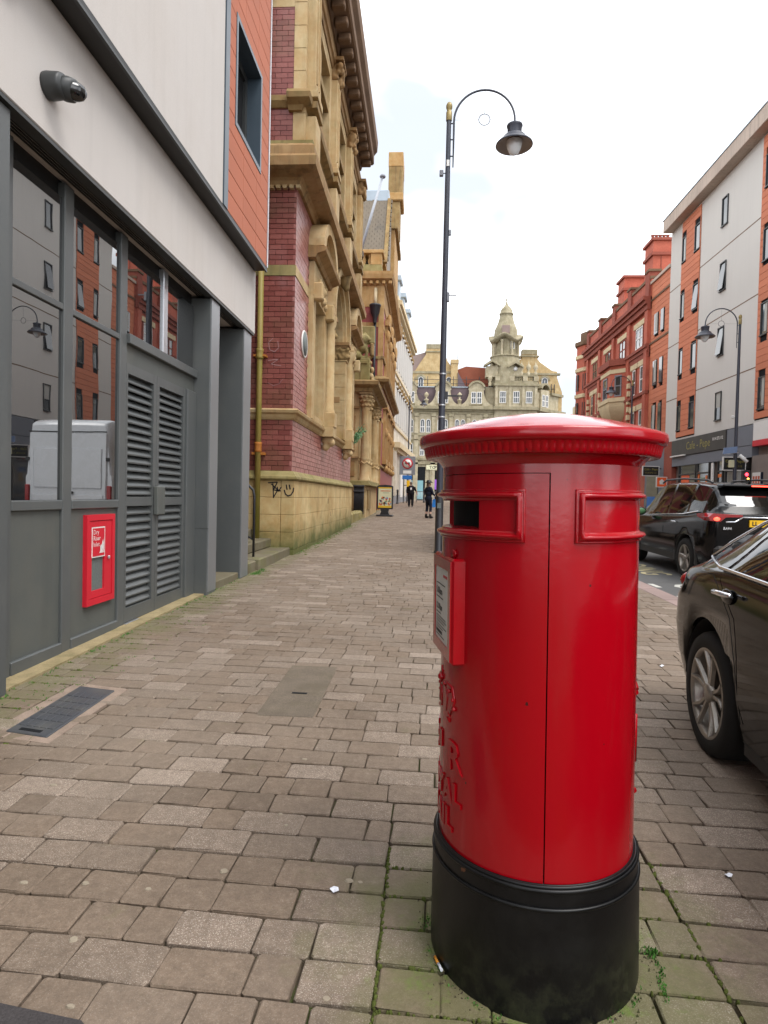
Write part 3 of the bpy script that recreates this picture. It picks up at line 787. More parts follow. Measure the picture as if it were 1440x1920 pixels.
obj('case', MB().cbox(3.36, 3.74, -2.6, -2.51, 4.43, 4.64, 0.03, FL), 'sign_white', al)
obj('foot', MB().cbox(3.42, 3.70, -2.6, -2.53, 4.38, 4.428, 0.01, FL), 'sign_red', al)
dr = thing('riser_cabinet', (-2.82, 5.27, 0.36), 'red dry riser inlet cabinet with white lettering set in the grey panel', 'cabinet')
part('frame', 'sign_red', dr, (5.03, 5.075, -2.86, -2.808, 0.36, 1.135), (5.455, 5.50, -2.86, -2.808, 0.36, 1.135), (5.075, 5.455, -2.86, -2.808, 1.085, 1.135), (5.075, 5.455, -2.86, -2.808, 0.36, 0.415))
dd = part('door', 'sign_red', dr, (5.08, 5.115, -2.86, -2.814, 0.42, 1.08), (5.325, 5.45, -2.86, -2.814, 0.42, 1.08), (5.115, 5.325, -2.86, -2.814, 1.03, 1.08), (5.115, 5.325, -2.86, -2.814, 0.42, 0.48))
part('wired_pane', 'plaque_grey', dd, (5.115, 5.325, -2.86, -2.83, 0.48, 0.765))
part('knob', 'alu', dd, (5.375, 5.40, -2.814, -2.795, 0.735, 0.765), c=0.006)
sg = part('notice', 'sign_white', dd, (5.112, 5.328, -2.845, -2.811, 0.766, 1.028))
part('notice_face', 'sign_red', sg, (5.122, 5.318, -2.812, -2.8095, 0.776, 1.018))
mb = MB()
for i, t in enumerate(('Dry', 'Riser', 'Inlet')):
    text_on(mb, t, 0.058, lambda x, y, z, i=i: (-2.8088, 5.130 + x, 0.965 - i * 0.052 + y))
obj('lettering', mb, 'sign_white', sg)
mb = MB()
for (a, h, lean) in ((0, .12, .02), (.025, .16, .03), (.05, .10, .02), (-.02, .08, .01)):   # flame symbol
    pts = [(5.25 + a, .80), (5.265 + a, .80 + h * .3), (5.255 + a + lean, .80 + h * .7), (5.27 + a + lean, .80 + h), (5.285 + a + lean, .80 + h * .6), (5.28 + a, .80 + h * .25), (5.27 + a, .80)]
    mb.add([(-2.8086, min(p, 5.312), q) for p, q in pts], [tuple(range(7))])
obj('flame_symbol', mb, 'sign_white', sg)
# ================================================================== yellow stone and maroon brick civic building
cb = thing('civic_building', (-3.0, 16.8, 0.2), 'ornate maroon brick and yellow stone building with deep cornices, beside the stone steps', 'building')
Y0, Y1 = 12.05, 21.65
FSD = Fr(0, 12.05, 1, 0, 0, -1)            # side wall facing the camera: s = X, d towards camera
# ---- plinth of ashlar blocks
core = part('plinth', 'stone_dark', cb, (Y0 + 0.03, Y1 - 0.03, -6.0, -2.56, -0.1, 1.62))
zc = [-0.05, 0.26, 0.60, 0.94, 1.28, 1.62]; rnd = random.Random(5)
def ashlar(root, fr, s0, s1, zs, d0, d1, mean, mat, name='stone_block', c=0.007, gap=0.004):
    for i in range(len(zs) - 1):
        cuts = [s0]; off = mean * (0.5 if i % 2 else 1.0)
        s = s0 + off
        while s < s1 - mean * 0.35: cuts.append(s); s += mean * rnd.uniform(0.9, 1.1)
        cuts.append(s1)
        for a, b in zip(cuts, cuts[1:]):
            mb = MB(); fr.cbox(mb, a + gap / 2, b - gap / 2, d0, d1 + rnd.uniform(-.003, .003), zs[i] + gap / 2, zs[i + 1] - gap / 2, c)
            obj(name, mb, mat, root)
ashlar(core, FL, Y0 - 0.02, Y1, zc, -2.80, -2.53, 1.35, 'stone_base')
ashlar(core, FSD, -3.9, -2.805, zc, -0.25, 0.02, 1.2, 'stone_base')
# weep slots
part('weep_slot', 'interior_dark', core, (16.30, 16.34, -2.6, -2.527, 1.12, 1.26)); part('weep_slot', 'interior_dark', core, (16.75, 16.79, -2.6, -2.527, 0.78, 0.90))
def course(name, mat, prof_front, prof_side=True, y0=Y0, y1=Y1, x0=-6.0, xr=-2.6):
    """moulded course on the front (d=X) returned along the side wall; prof: (projection, z)"""
    mb = MB(); n = len(prof_front)
    vs = []
    for p, z in prof_front: vs += [(xr + p, y1, z), (xr + p, y0 - p, z), (x0, y0 - p, z)]
    fs = []
    for i in range(n):
        j = (i + 1) % n
        fs += [(3 * i, 3 * j, 3 * j + 1, 3 * i + 1), (3 * i + 1, 3 * j + 1, 3 * j + 2, 3 * i + 2)]
    fs.append(tuple(3 * i for i in range(n)))
    mb.add(vs, fs); return obj(name, mb, mat, cb)
course('plinth_cap', 'stone_moss', [(-0.2, 1.622), (0.10, 1.622), (0.125, 1.65), (0.12, 1.69), (0.085, 1.72), (0.03, 1.80), (-0.2, 1.80)])
course('string_course', 'stone', [(-0.2, 2.80), (0.02, 2.80), (0.05, 2.84), (0.07, 2.90), (0.12, 2.93), (0.135, 2.98), (0.10, 3.01), (-0.2, 3.03)])
# ---- backing wall round the openings
bk = part('wall', 'mortar_dark', cb, (Y0 + 0.015, 13.70, -6, -2.615, 1.8, 7.5), (15.05, 16.15, -6, -2.615, 3.0, 7.5), (18.85, 20.0, -6, -2.615, 3.0, 7.5), (21.2, Y1, -6, -2.615, 3.0, 7.5),
          (13.70, Y1, -6, -2.615, 1.8, 3.0), (13.70, 15.05, -6, -2.615, 5.75, 7.5), (16.15, 18.85, -6, -2.615, 7.35, 7.5), (20.0, 21.2, -6, -2.615, 5.75, 7.5))
# spandrels of the big arch
AC, AZ, AR = 17.5, 5.95, 1.30
mb = MB()
for sgn in (-1, 1):
    poly = [(AC + sgn * 1.35, AZ), (AC + sgn * 1.35, 7.35), (AC, 7.35)] + [(AC + sgn * AR * math.sin(PI / 2 * k / 10), AZ + AR * math.cos(PI / 2 * k / 10)) for k in range(0, 11)]
    mb.prism(poly, -3.1, -2.615, lambda p, q, r: (r, p, q))
obj('spandrel', mb, 'mortar_dark', bk)
# ---- brickwork: the side wall brick by brick, the receding front as one part
bm_cache = {}
def brick_mesh(L, mat):
    if (L, mat) not in bm_cache:
        m_ = MB(); m_.cbox(-L / 2 + 0.004, L / 2 - 0.004, -0.03, 0.0, -0.0455, 0.0455, 0.004, lambda s, d, z: (s, -d, z)); bm_cache[(L, mat)] = m_.mesh('brick', [mat])
    return bm_cache[(L, mat)]
zz = 1.80; r = 0
while zz < 7.36:
    if not (5.60 < zz + 0.05 < 5.78):
        s = -3.60 + (0.0 if r % 2 else 0.12)
        while s < -2.62:
            L = 0.24 if s + 0.24 < -2.62 else round(-2.60 - s, 3)
            if L > 0.05:
                obj('brick', brick_mesh(L, 'brick_maroon'), None, bk, loc=(s + L / 2, 12.05 + random.uniform(-.002, .002), zz + 0.05))
            s += L
    zz += 0.1; r += 1
part('stone_band', 'stone_moss', cb, (-3.7, -2.59, -0.1, 0.012, 5.60, 5.80), fr=FSD)
part('stone_band', 'stone', cb, (Y0 - 0.010, 13.45, -2.7, -2.588, 5.60, 5.80))
bf = MB(); zz = 1.80; r = 0; rnd = random.Random(11)
def open_at(y, z):
    if 13.40 < y < 15.35 and 3.0 < z < 6.55: return True
    if 19.75 < y < 21.45 and 3.0 < z < 6.55: return True
    if 15.85 < y < 19.15 and 3.0 < z < AZ: return True
    if z >= AZ and (y - AC) ** 2 + (z - AZ) ** 2 < 1.5 ** 2: return True
    if 5.6 < z < 5.8 and y < 13.5: return True
    return False
while zz < 7.4:
    y = Y0 + (0.0 if r % 2 else -0.12)
    while y < Y1:
        a, b = max(y, Y0), min(y + 0.24, Y1)
        if b - a > 0.04 and not open_at((a + b) / 2, zz + 0.05) and not (2.78 < zz + 0.05 < 3.03):
            bf.tone = rnd.uniform(0.01, 0.99); bf.box(a + 0.004, b - 0.004, -2.66, -2.60 + rnd.uniform(-.003, .002), zz + 0.0045, zz + 0.0955, FL)
        y += 0.24
    zz += 0.1; r += 1
o = obj('brickwork', bf, 'brick_front', bk); o['kind'] = 'stuff'

# ---- ground floor windows with carved lintel and segmental hood
def hood_window(yc, w2=0.62):
    wd = part('window', 'stone', cb, (yc - w2 - 0.32, yc - w2, -3.1, -2.50, 3.03, 5.70), (yc + w2, yc + w2 + 0.32, -3.1, -2.50, 3.03, 5.70))
    part('lintel', 'stone', wd, (yc - w2 - 0.32, yc + w2 + 0.32, -3.1, -2.49, 5.702, 6.42))
    part('sill', 'stone', wd, (yc - w2, yc + w2, -3.1, -2.52, 3.03, 3.15))
    # carved panel
    rr = random.Random(int(yc * 10)); balls = []
    for i in range(26): balls.append(((-2.485, yc + rr.uniform(-.6, .6), 6.06 + rr.uniform(-.26, .26)), rr.uniform(.05, .11)))
    blob('carved_panel', balls, 'stone', wd, 0.03, 2)
    mb = MB(); FL.prof(mb, [(-2.6, 6.44), (-2.44, 6.44), (-2.40, 6.52), (-2.22, 6.58), (-2.20, 6.66), (-2.6, 6.70)], yc - w2 - 0.5, yc + w2 + 0.5)
    obj('hood', mb, 'stone_cornice', wd)
    mb = MB(); FL.arch(mb, yc, 6.70, 0.80, 1.08, -2.7, -2.26, 14, ry=0.72); obj('pediment', mb, 'stone', wd)
    mb = MB(); FL.arch(mb, yc, 6.70, 0.70, 0.80, -2.7, -2.38, 14, ry=0.72); obj('pediment_moulding', mb, 'stone', wd)
    mb = MB(); FL.fan(mb, yc, 6.70, 0.72, -2.50, 14, 0.72); obj('tympanum', mb, 'stone_dark', wd)
    for q in (yc - w2 - 0.30, yc + w2 + 0.06): part('console', 'stone', wd, (q, q + .24, -2.52, -2.30, 5.60, 5.98), c=0.03)
    fr_ = part('sash', 'white_paint', wd, (yc - w2, yc - w2 + 0.06, -3.04, -2.98, 3.15, 5.70), (yc + w2 - 0.06, yc + w2, -3.04, -2.98, 3.15, 5.70), (yc - 0.03, yc + 0.03, -3.04, -2.98, 3.15, 5.70), (yc - w2, yc + w2, -3.04, -2.975, 4.55, 4.62))
    part('pane', 'glass_far', wd, (yc - w2, yc + w2, -3.08, -3.06, 3.15, 5.70))
hood_window(14.42); hood_window(20.60, 0.58)
# ---- the great arch: responds with capitals, archivolt, keystone
aw = part('arch_window', 'stone', cb, (15.86, 16.2, -3.15, -2.46, 3.03, 5.45), (18.8, 19.14, -3.15, -2.46, 3.03, 5.45))
mb = MB(); FL.arch(mb, AC, AZ, 1.30, 1.50, -3.15, -2.46, 20); obj('archivolt', mb, 'stone', aw)
mb = MB(); FL.arch(mb, AC, AZ, 1.50, 1.68, -2.75, -2.36, 20); obj('outer_moulding', mb, 'stone', aw)
mb = MB(); FL.arch(mb, AC, AZ, 1.20, 1.302, -2.80, -2.55, 20); obj('inner_moulding', mb, 'stone', aw)
blob('keystone', [((-2.36, AC, 7.38), .16, .17, .25), ((-2.28, AC, 7.48), .12, .12, .12), ((-2.32, AC, 7.20), .10, .10, .14)], 'stone_dark', aw, 0.03, 2)
for ya, yb in ((15.80, 16.24), (18.76, 19.20)):
    part('capital_slab', 'stone_cornice', aw, (ya - 0.08, yb + 0.08, -3.15, -2.36, 5.86, 5.95), (ya - 0.04, yb + 0.04, -3.15, -2.41, 5.79, 5.86))
    rr = random.Random(int(ya * 7)); bl = [('box', (-3.1, -2.45, ya, yb, 5.44, 5.80))]
    for i in range(26):
        bl.append(((-2.44 + rr.uniform(-.03, .03), rr.uniform(ya, yb), rr.uniform(5.46, 5.78)), rr.uniform(.04, .075)))
    for i in range(22): bl.append(((rr.uniform(-3.0, -2.45), ya - 0.0, rr.uniform(5.46, 5.78)), rr.uniform(.04, .075)))
    blob('capital', bl, 'stone_dark', aw, 0.028, 1)
    part('necking', 'stone', aw, (ya - 0.0, yb, -3.1, -2.43, 5.40, 5.44))
# attached columns in front of the responds and their bracket pedestals
for yc in (15.55, 19.45):
    mb = MB().lathe([(0.17, 3.40), (0.17, 3.46), (0.145, 3.50), (0.14, 5.35), (0.125, 5.50), (0.17, 5.60), (0.19, 5.80)], (-2.46, yc, 0), 16); obj('attached_column', mb, 'stone', aw)
    part('pedestal', 'stone', aw, (yc - 0.2, yc + 0.2, -2.62, -2.26, 3.035, 3.40), c=0.015)
    blob('bracket', [((-2.45, yc, 2.72), .16, .14, .12), ((-2.36, yc, 2.66), .10, .15, .10), ((-2.50, yc, 2.55), .10, .12, .10)], 'stone', aw, 0.03, 2)
    part('bracket_slab', 'stone', aw, (yc - 0.28, yc + 0.28, -2.6, -2.28, 2.795, 3.034))
part('sash', 'white_paint', aw, *[(16.2 + i * 0.64, 16.26 + i * 0.64, -3.12, -3.06, 3.1, 7.2) for i in range(5)])
part('pane', 'glass_far', aw, (16.2, 18.8, -3.19, -3.155, 3.05, 7.3))
# ashlar joints on the far jamb of the arch, seen from the street
for i in range(6): part('jamb_stone', 'stone', aw, (18.775, 18.80, -3.12, -2.47, 3.06 + i * 0.39, 3.06 + i * 0.39 + 0.38), c=0.006)
part('roundel', 'stone_cornice', aw, (18.765, 18.776, -2.80, -2.62, 4.15, 4.33), c=0.005)
# plaque
mb = MB().lathe([(0, 0), (0.27, 0), (0.285, 0.02), (0.27, 0.04), (0.255, 0.032), (0, 0.032)], seg=32, T=lambda x, y, z: (-2.60 + z, 12.98 + x, 4.50 + y))
pq = thing('plaque', (-2.6, 12.98, 4.2), 'round grey commemorative plaque on the maroon brick wall', 'plaque'); obj('disc', mb, 'sign_white', pq)
obj('face', MB().lathe([(0.245, 0.033), (0.245, 0.037), (0, 0.037)], seg=32, T=lambda x, y, z: (-2.60 + z, 12.98 + x, 4.50 + y)), 'plaque_grey', pq)
# ---- middle cornice
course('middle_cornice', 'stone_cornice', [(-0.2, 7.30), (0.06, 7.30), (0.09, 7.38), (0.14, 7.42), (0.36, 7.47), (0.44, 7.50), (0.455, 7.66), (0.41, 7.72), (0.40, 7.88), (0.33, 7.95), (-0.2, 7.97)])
mb = MB()
for i in range(11): mb.box(-3.9 + i * 0.13, -3.82 + i * 0.13, 0.0, 0.10, 7.24, 7.298, FSD)
obj('dentil_row', mb, 'stone', cb)
# ---- upper storey
part('upper_wall', 'mortar_dark', cb, (Y0 + 0.015, Y1, -6, -3.05, 7.9, 12.3), (Y0 + 0.015, 12.6, -6, -2.62, 7.9, 12.3))
part('stone_band', 'stone_moss', cb, (-3.8, -2.3, -0.1, 0.03, 7.97, 8.18), fr=FSD)
bu = MB(); zz = 8.18; r = 0
while zz < 10.72:
    s = -3.9 + (0 if r % 2 else 0.12)
    while s < -2.72:
        L = min(0.24, -2.70 - s); bu.tone = rnd.uniform(.01, .99); bu.box(s + .004, s + L - .004, -0.02, 0.002, zz + .0045, zz + .0955, FSD); s += 0.24
    zz += 0.1; r += 1
o = obj('brickwork', bu, 'brick_maroon', cb); o['kind'] = 'stuff'
part('stone_band', 'stone', cb, (-3.8, -2.70, -0.1, 0.012, 10.72, 11.2), fr=FSD)
zq = [8.18, 8.70, 9.06, 9.5, 9.93, 10.36, 10.8, 11.2]
for i in range(7): part('quoin', 'stone', cb, (-2.70, -2.46, -0.2, 0.02, zq[i] + .003, zq[i + 1] - .003), fr=FSD, c=0.006)
# sill cornice
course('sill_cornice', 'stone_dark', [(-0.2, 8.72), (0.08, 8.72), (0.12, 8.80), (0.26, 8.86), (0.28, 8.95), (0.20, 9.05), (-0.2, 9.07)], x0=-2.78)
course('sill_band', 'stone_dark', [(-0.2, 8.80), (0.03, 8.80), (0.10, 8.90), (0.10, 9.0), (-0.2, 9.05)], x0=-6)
for yc in (12.42, 15.25, 18.1, 20.95):
    pl = part('pilaster', 'stone', cb, (yc - 0.22, yc + 0.22, -3.0, -2.30, 9.32, 11.30), c=0.012)
    part('fillet', 'stone', pl, (yc - 0.14, yc - 0.09, -2.31, -2.275, 9.4, 11.25), (yc + 0.09, yc + 0.14, -2.31, -2.275, 9.4, 11.25))
    part('base', 'stone', pl, (yc - 0.28, yc + 0.28, -3.0, -2.24, 9.07, 9.20), (yc - 0.25, yc + 0.25, -3.0, -2.27, 9.20, 9.318), c=0.01)
    part('pedestal', 'stone', pl, (yc - 0.26, yc + 0.26, -3.0, -2.27, 7.97, 8.715), c=0.012)
    part('pedestal_cap', 'stone_dark', pl, (yc - 0.31, yc + 0.31, -3.0, -2.24, 8.84, 8.97), c=0.008)
    rr = random.Random(int(yc * 9)); bl = [('box', (-2.95, -2.34, yc - .2, yc + .2, 11.3, 11.72))]
    for i in range(22): bl.append(((-2.27 + rr.uniform(-.05, .04), yc + rr.uniform(-.24, .24), rr.uniform(11.32, 11.72)), rr.uniform(.05, .09)))
    for i in range(10): bl.append(((rr.uniform(-2.6, -2.3), yc - 0.2, rr.uniform(11.32, 11.72)), rr.uniform(.05, .08)))
    blob('capital', bl, 'stone_cornice', pl, 0.03, 1)
    part('abacus', 'stone_cornice', pl, (yc - 0.30, yc + 0.30, -3.0, -2.16, 11.72, 11.80))
for a, b in ((12.75, 14.92), (15.58, 17.77), (18.43, 20.62)):
    wd = part('window', 'stone', cb, (a - .15, a + 0.18, -3.05, -2.44, 9.07, 11.5), (b - 0.18, b + .15, -3.05, -2.44, 9.07, 11.5), (a + .18, b - .18, -3.05, -2.44, 11.2, 11.5), (a + 0.98, a + 1.16, -3.05, -2.50, 9.07, 11.2))
    part('transom', 'stone_dark', wd, (a + 0.18, b - 0.18, -3.05, -2.46, 10.35, 10.52))
    part('pane', 'glass_far', wd, (a + .18, b - .18, -3.045, -2.98, 9.07, 11.2))
    part('apron', 'brick_front', wd, (a - .05, b + .05, -3.0, -2.58, 7.97, 8.72))
    part('apron_panel', 'stone_cornice', wd, (a + .2, b - .2, -2.58, -2.52, 8.15, 8.6), c=0.02)
    part('sill', 'stone_cornice', wd, (a - .1, b + .1, -3.04, -2.36, 9.07, 9.16))
part('frieze', 'stone_cornice', cb, (Y0, Y1 - 0.4, -3.2, -2.36, 11.805, 12.02))
course('architrave', 'stone_cornice', [(-0.4, 11.55), (0.18, 11.55), (0.20, 11.66), (0.24, 11.68), (0.26, 11.80), (-0.4, 11.80)], y1=20.6)
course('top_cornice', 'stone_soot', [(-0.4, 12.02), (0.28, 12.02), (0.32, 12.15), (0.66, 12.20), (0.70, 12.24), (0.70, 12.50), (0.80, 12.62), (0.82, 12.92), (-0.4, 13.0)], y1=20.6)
md = MB().cbox(-0.16, 0.14, -0.10, 0.10, -0.09, 0.075, 0.025).mesh('modillion', ['stone_soot'])
for i in range(17): obj('modillion', md, None, cb, loc=(-2.12, 12.3 + i * 0.5, 12.105))
part('parapet', 'stone_soot', cb, (Y0, 20.6, -3.4, -2.5, 13.0, 13.7))
# graffiti sprayed on the side wall plinth
gr = thing('graffiti', (-2.8, 12.02, 1.2), 'black sprayed tag and smiley face on the plinth beside the steps', 'graffiti')
GT = lambda s, z: (s, 12.024, z)
def stroke(root, pts, r=0.011, mat='graffiti', name='stroke'):
    mb = MB(); pts = [Vector(GT(*p)) for p in pts]
    for a, b in zip(pts, pts[1:]):
        d = (b - a); L = d.length; d.normalize(); nrm = Vector((-d.z, 0, d.x)) * r
        mb.add([a - nrm - d * r * .6, b - nrm + d * r * .6, b + nrm + d * r * .6, a + nrm - d * r * .6], [(0, 1, 2, 3)])
    return obj(name, mb, mat, root)
def cp(x, y): return (-2.505 - (461 - x) / 4.5 / 96.7 * 1.0, 1.39 - (y - 1000) / 4.5 / 96.7)     # sketch units of the tag
stroke(gr, [cp(222, 925), cp(300, 918)]); stroke(gr, [cp(262, 925), cp(270, 1050)]); stroke(gr, [cp(250, 935), cp(305, 985), cp(268, 1050)]); stroke(gr, [cp(300, 920), cp(268, 985), cp(330, 992)]); stroke(gr, [cp(300, 960), cp(312, 995), cp(334, 960)])
stroke(gr, [cp(378, 940), cp(385, 978)]); stroke(gr, [cp(405, 940), cp(412, 975)])
stroke(gr, [cp(362, 985), cp(372, 1018), cp(395, 1034), cp(420, 1024), cp(438, 995), cp(442, 965)], 0.012)
ck = thing('chalk_tag', (-2.9, 12.045, 3.9), 'faint pale chalk scrawl on the maroon side wall by the drainpipe', 'graffiti')
GT = lambda s, z: (s, 12.044, z)
stroke(ck, [(-3.02, 4.38), (-3.10, 4.30), (-3.08, 4.16), (-2.98, 4.12), (-2.90, 4.2), (-2.92, 4.32)], 0.008, 'chalk'); stroke(ck, [(-3.1, 3.95), (-2.9, 3.98), (-3.05, 3.88), (-2.85, 3.85)], 0.007, 'chalk'); stroke(ck, [(-3.1, 3.52), (-3.0, 3.46), (-2.88, 3.5), (-2.8, 3.6)], 0.004, 'chalk')

# ---- drainpipe, steps, handrail in the gap
dp = thing('drainpipe', (-3.24, 11.92, 0.5), 'mossy yellow cast iron drainpipe with rusty collar on the maroon side wall', 'drainpipe')
obj('pipe', MB().tube([(-3.24, 11.92, 0.45), (-3.24, 11.92, 6.9)], 0.055, 14), 'pipe_paint', dp)
for z in (2.25, 4.05): obj('collar', MB().tube([(-3.24, 11.92, z - .10), (-3.24, 11.92, z - .09), (-3.24, 11.92, z - .05), (-3.24, 11.92, z + .05), (-3.24, 11.92, z + .09)], [.058, .078, .068, .068, .078], 14), 'pipe_rust' if z < 3 else 'pipe_paint', dp)
obj('bracket', MB().box(-3.36, -3.12, 11.90, 12.05, 2.1, 2.15).box(-3.36, -3.12, 11.90, 12.05, 4.0, 4.04), 'pipe_rust', dp)
obj('upper_pipe', MB().tube([(-3.24, 11.92, 6.9), (-3.20, 11.55, 7.1), (-3.20, 11.50, 8.2), (-3.20, 11.85, 8.5), (-3.2, 11.9, 11.0)], 0.05, 12), 'pipe_paint', dp)
st = thing('steps', (-3.0, 10.9, 0.1), 'mossy worn stone steps between the grey building and the graffiti', 'steps')
obj('step', MB().cbox(-3.6, -2.60, 9.78, 12.03, 0.0, 0.305, 0.02), 'step_stone', st)
obj('step', MB().cbox(-4.2, -2.98, 9.80, 12.03, 0.305, 0.475, 0.02), 'step_stone', st)
obj('step', MB().cbox(-6, -3.36, 9.80, 12.03, 0.475, 0.65, 0.02), 'step_stone', st)
obj('kerb_block', MB().cbox(-3.2, -2.66, 9.28, 9.77, 0.0, 0.28, 0.02), 'step_stone', st)
obj('rear_wall', MB().box(-6.2, -5.6, 9.3, 12.03, 0, 8), 'brick_maroon', st)
hr = thing('handrail', (-2.9, 9.9, 0.3), 'black bent tube handrail on the stone steps', 'handrail')
def rail(y): return [(-2.78, y, 0.28), (-2.78, y, 1.30), (-2.80, y, 1.40), (-2.88, y, 1.48), (-3.35, y, 1.78), (-3.42, y, 1.76), (-3.45, y, 1.70), (-3.45, y, 0.62)]
obj('rail', MB().tube(rail(10.05), 0.02, 10), 'iron_black', hr)
obj('lower_rail', MB().tube([(-2.78, 10.05, 0.58), (-3.45, 10.05, 0.98)], 0.014, 8), 'iron_black', hr)

# ================================================================== portico
pt = thing('portico', (-3.2, 29.5, 0.42), 'yellow stone entrance porch with fluted columns and mossy parapet', 'porch')
PY0, PY1 = 27.2, 33.2
part('recess_wall', 'brick_wing', pt, (21.65, 36, -6.5, -4.6, 0.2, 13.0))
part('base', 'stone', pt, (PY0, PY1, -6, -2.55, 0.2, 1.80), c=0.02)
part('base_panel', 'stone_dark', pt, (PY0 + 0.5, PY0 + 2.0, -3, -2.50, 0.75, 1.6), (PY0 - 0.06, PY0, -3.25, -2.95, 0.75, 1.6))
for (a, b) in ((21.8, 23.2), (23.4, 25.2), (25.4, 27.1)): part('kerb_block', 'stone_moss', pt, (a, b, -3.0, -2.62, 0.25, 0.72), c=0.08)
part('base_cap', 'stone_moss', pt, (PY0 - 0.18, PY1 + .18, -6, -2.36, 1.80, 1.88), (PY0 - 0.12, PY1 + .12, -6, -2.42, 1.88, 2.02), c=0.015)
part('wall', 'stone', pt, (PY0 + 0.25, PY1 - 0.25, -6, -2.95, 2.02, 5.9))
part('wall_panel', 'stone_cornice', pt, (PY0 + 0.20, PY0 + 0.25, -3.75, -3.1, 3.3, 4.9), (PY0 + 0.2, PY0 + 0.25, -3.75, -3.1, 2.2, 2.9), c=0.02)
part('wall_string', 'stone_cornice', pt, (PY0 + 0.12, PY0 + .26, -6, -2.93, 3.0, 3.08), (PY0 + 0.12, PY0 + .26, -6, -2.93, 5.2, 5.3))
def flute(n_, amp): return lambda r, z, a: r * (1 - amp * (0.5 + 0.5 * math.cos(n_ * a)) ** 2)
def column(root, x, y, z0, zp, z1, z2, r=0.19):
    co = obj('column', MB().lathe([(r * 1.02, zp), (r, zp + .1), (r * .88, z1)], (x, y, 0), 96, rfun=flute(20, .10)), 'stone', root)
    obj('pedestal', MB().lathe([(r * 1.35, z0), (r * 1.35, z0 + .06), (r * 1.15, z0 + .12), (r * 1.12, zp - .10), (r * 1.25, zp - .06), (r * 1.2, zp)], (x, y, 0), 20), 'stone', co)
    rr = random.Random(int(y * 31)); bl = [('tube', [(x, y, z1), (x, y, z2)], [r * .9, r * 1.1])]
    for k in range(3):
        for j in range(8):
            a = j * PI / 4 + k * .4; q = r * (1.0 + k * .14); bl.append(((x + q * math.cos(a), y + q * math.sin(a), z1 + .08 + k * (z2 - z1) * .33), .06 + .01 * k))
    blob('capital', bl, 'stone', co, 0.028, 1)
    obj('swag', MB().tube([(x + r * 1.15 * math.cos(a), y + r * 1.15 * math.sin(a), zp - .16 - .10 * abs(math.sin(3 * a))) for a in [i * PI / 12 for i in range(-14, 3)]], .035, 6), 'stone', co)
    obj('abacus', MB().box(x - r * 1.4, x + r * 1.4, y - r * 1.4, y + r * 1.4, z2, z2 + .07), 'stone', co)
for yy in (PY0 + 0.25, PY0 + 1.35, PY1 - 1.35, PY1 - .25): column(pt, -2.66, yy, 2.02, 3.02, 5.25, 5.82)
mb = MB()
for prof_ in ([(0.0, 5.9), (0.12, 5.9), (0.14, 6.05), (0.34, 6.12), (0.42, 6.16), (0.44, 6.30), (0.36, 6.36), (0, 6.40)],):
    n = len(prof_); vs = []
    for p, z in prof_: vs += [(-2.50 + p, PY1 + p, z), (-2.50 + p, PY0 - p, z), (-6.0, PY0 - p, z)]
    fs = []
    for i in range(n):
        j = (i + 1) % n; fs += [(3 * i, 3 * j, 3 * j + 1, 3 * i + 1), (3 * i + 1, 3 * j + 1, 3 * j + 2, 3 * i + 2)]
    fs.append(tuple(3 * i for i in range(n))); mb.add(vs, fs)
obj('entablature', mb, 'stone_dark', pt)
part('entablature_core', 'stone', pt, (PY0 + .02, PY1 - .02, -6, -2.52, 5.89, 6.38))
part('parapet', 'stone_moss', pt, (PY0 + 0.2, PY1 - .2, -6, -2.72, 6.40, 7.15), c=0.02)
part('parapet_cap', 'stone_moss', pt, (PY0 + 0.1, PY1 - .1, -6, -2.62, 7.15, 7.3), c=0.02)
part('end_pier', 'stone_moss', pt, (PY0 + 0.15, PY0 + .85, -2.95, -2.52, 6.40, 7.42), c=0.03)
blob('scroll', [((-2.5, PY0 + .5, 6.65), .14, .2, .16), ((-2.44, PY0 + .5, 6.95), .10, .18, .14), ((-2.52, PY0 + .5, 7.25), .08, .16, .10), ((-2.42, PY0 + .5, 6.5), .09, .16, .09)], 'stone', pt, .03, 2)
# lion holding up a square panel
ln = thing('lion_statue', (-3.0, PY0 + .5, 7.42), 'weathered seated stone lion carrying a square mossy panel above the porch', 'statue')
lx, ly, lz = -2.98, PY0 + .45, 7.40
blob('lion', [((lx - .12, ly + .15, lz + .30), .22, .30, .32), ((lx + .10, ly, lz + .55), .24, .24, .30), ((lx + .12, ly - .05, lz + .86), .27, .25, .25), ((lx + .26, ly - .10, lz + .92), .16, .17, .16), ((lx + .38, ly - .12, lz + .86), .10, .11, .09),
              ('tube', [(lx + .18, ly - .1, lz + .55), (lx + .30, ly - .12, lz + .28), (lx + .26, ly - .12, lz + .04)], [.12, .09, .08]), ('tube', [(lx + .2, ly + .18, lz + .55), (lx + .36, ly + .2, lz + .40), (lx + .42, ly + .2, lz + .58)], [.11, .09, .08]),
              ((lx - .15, ly - .12, lz + .15), .24, .16, .18), ((lx + .1, ly - .15, lz + .06), .18, .09, .07), ('tube', [(lx - .3, ly + .2, lz + .1), (lx - .42, ly + .1, lz + .3), (lx - .36, ly, lz + .5)], [.06, .05, .05]), ((lx + .20, ly - .02, lz + 1.10), .09, .08, .09)], 'stone_moss', ln, .03, 2)
obj('panel', MB().cbox(lx - .30, lx + .62, ly - .02, ly + .30, lz + .72, lz + 1.48, .03), 'stone_moss', ln)
obj('shield', MB().cbox(lx + .42, lx + .60, ly - .1, ly + .3, lz + .15, lz + .72, .05), 'stone_dark', ln)
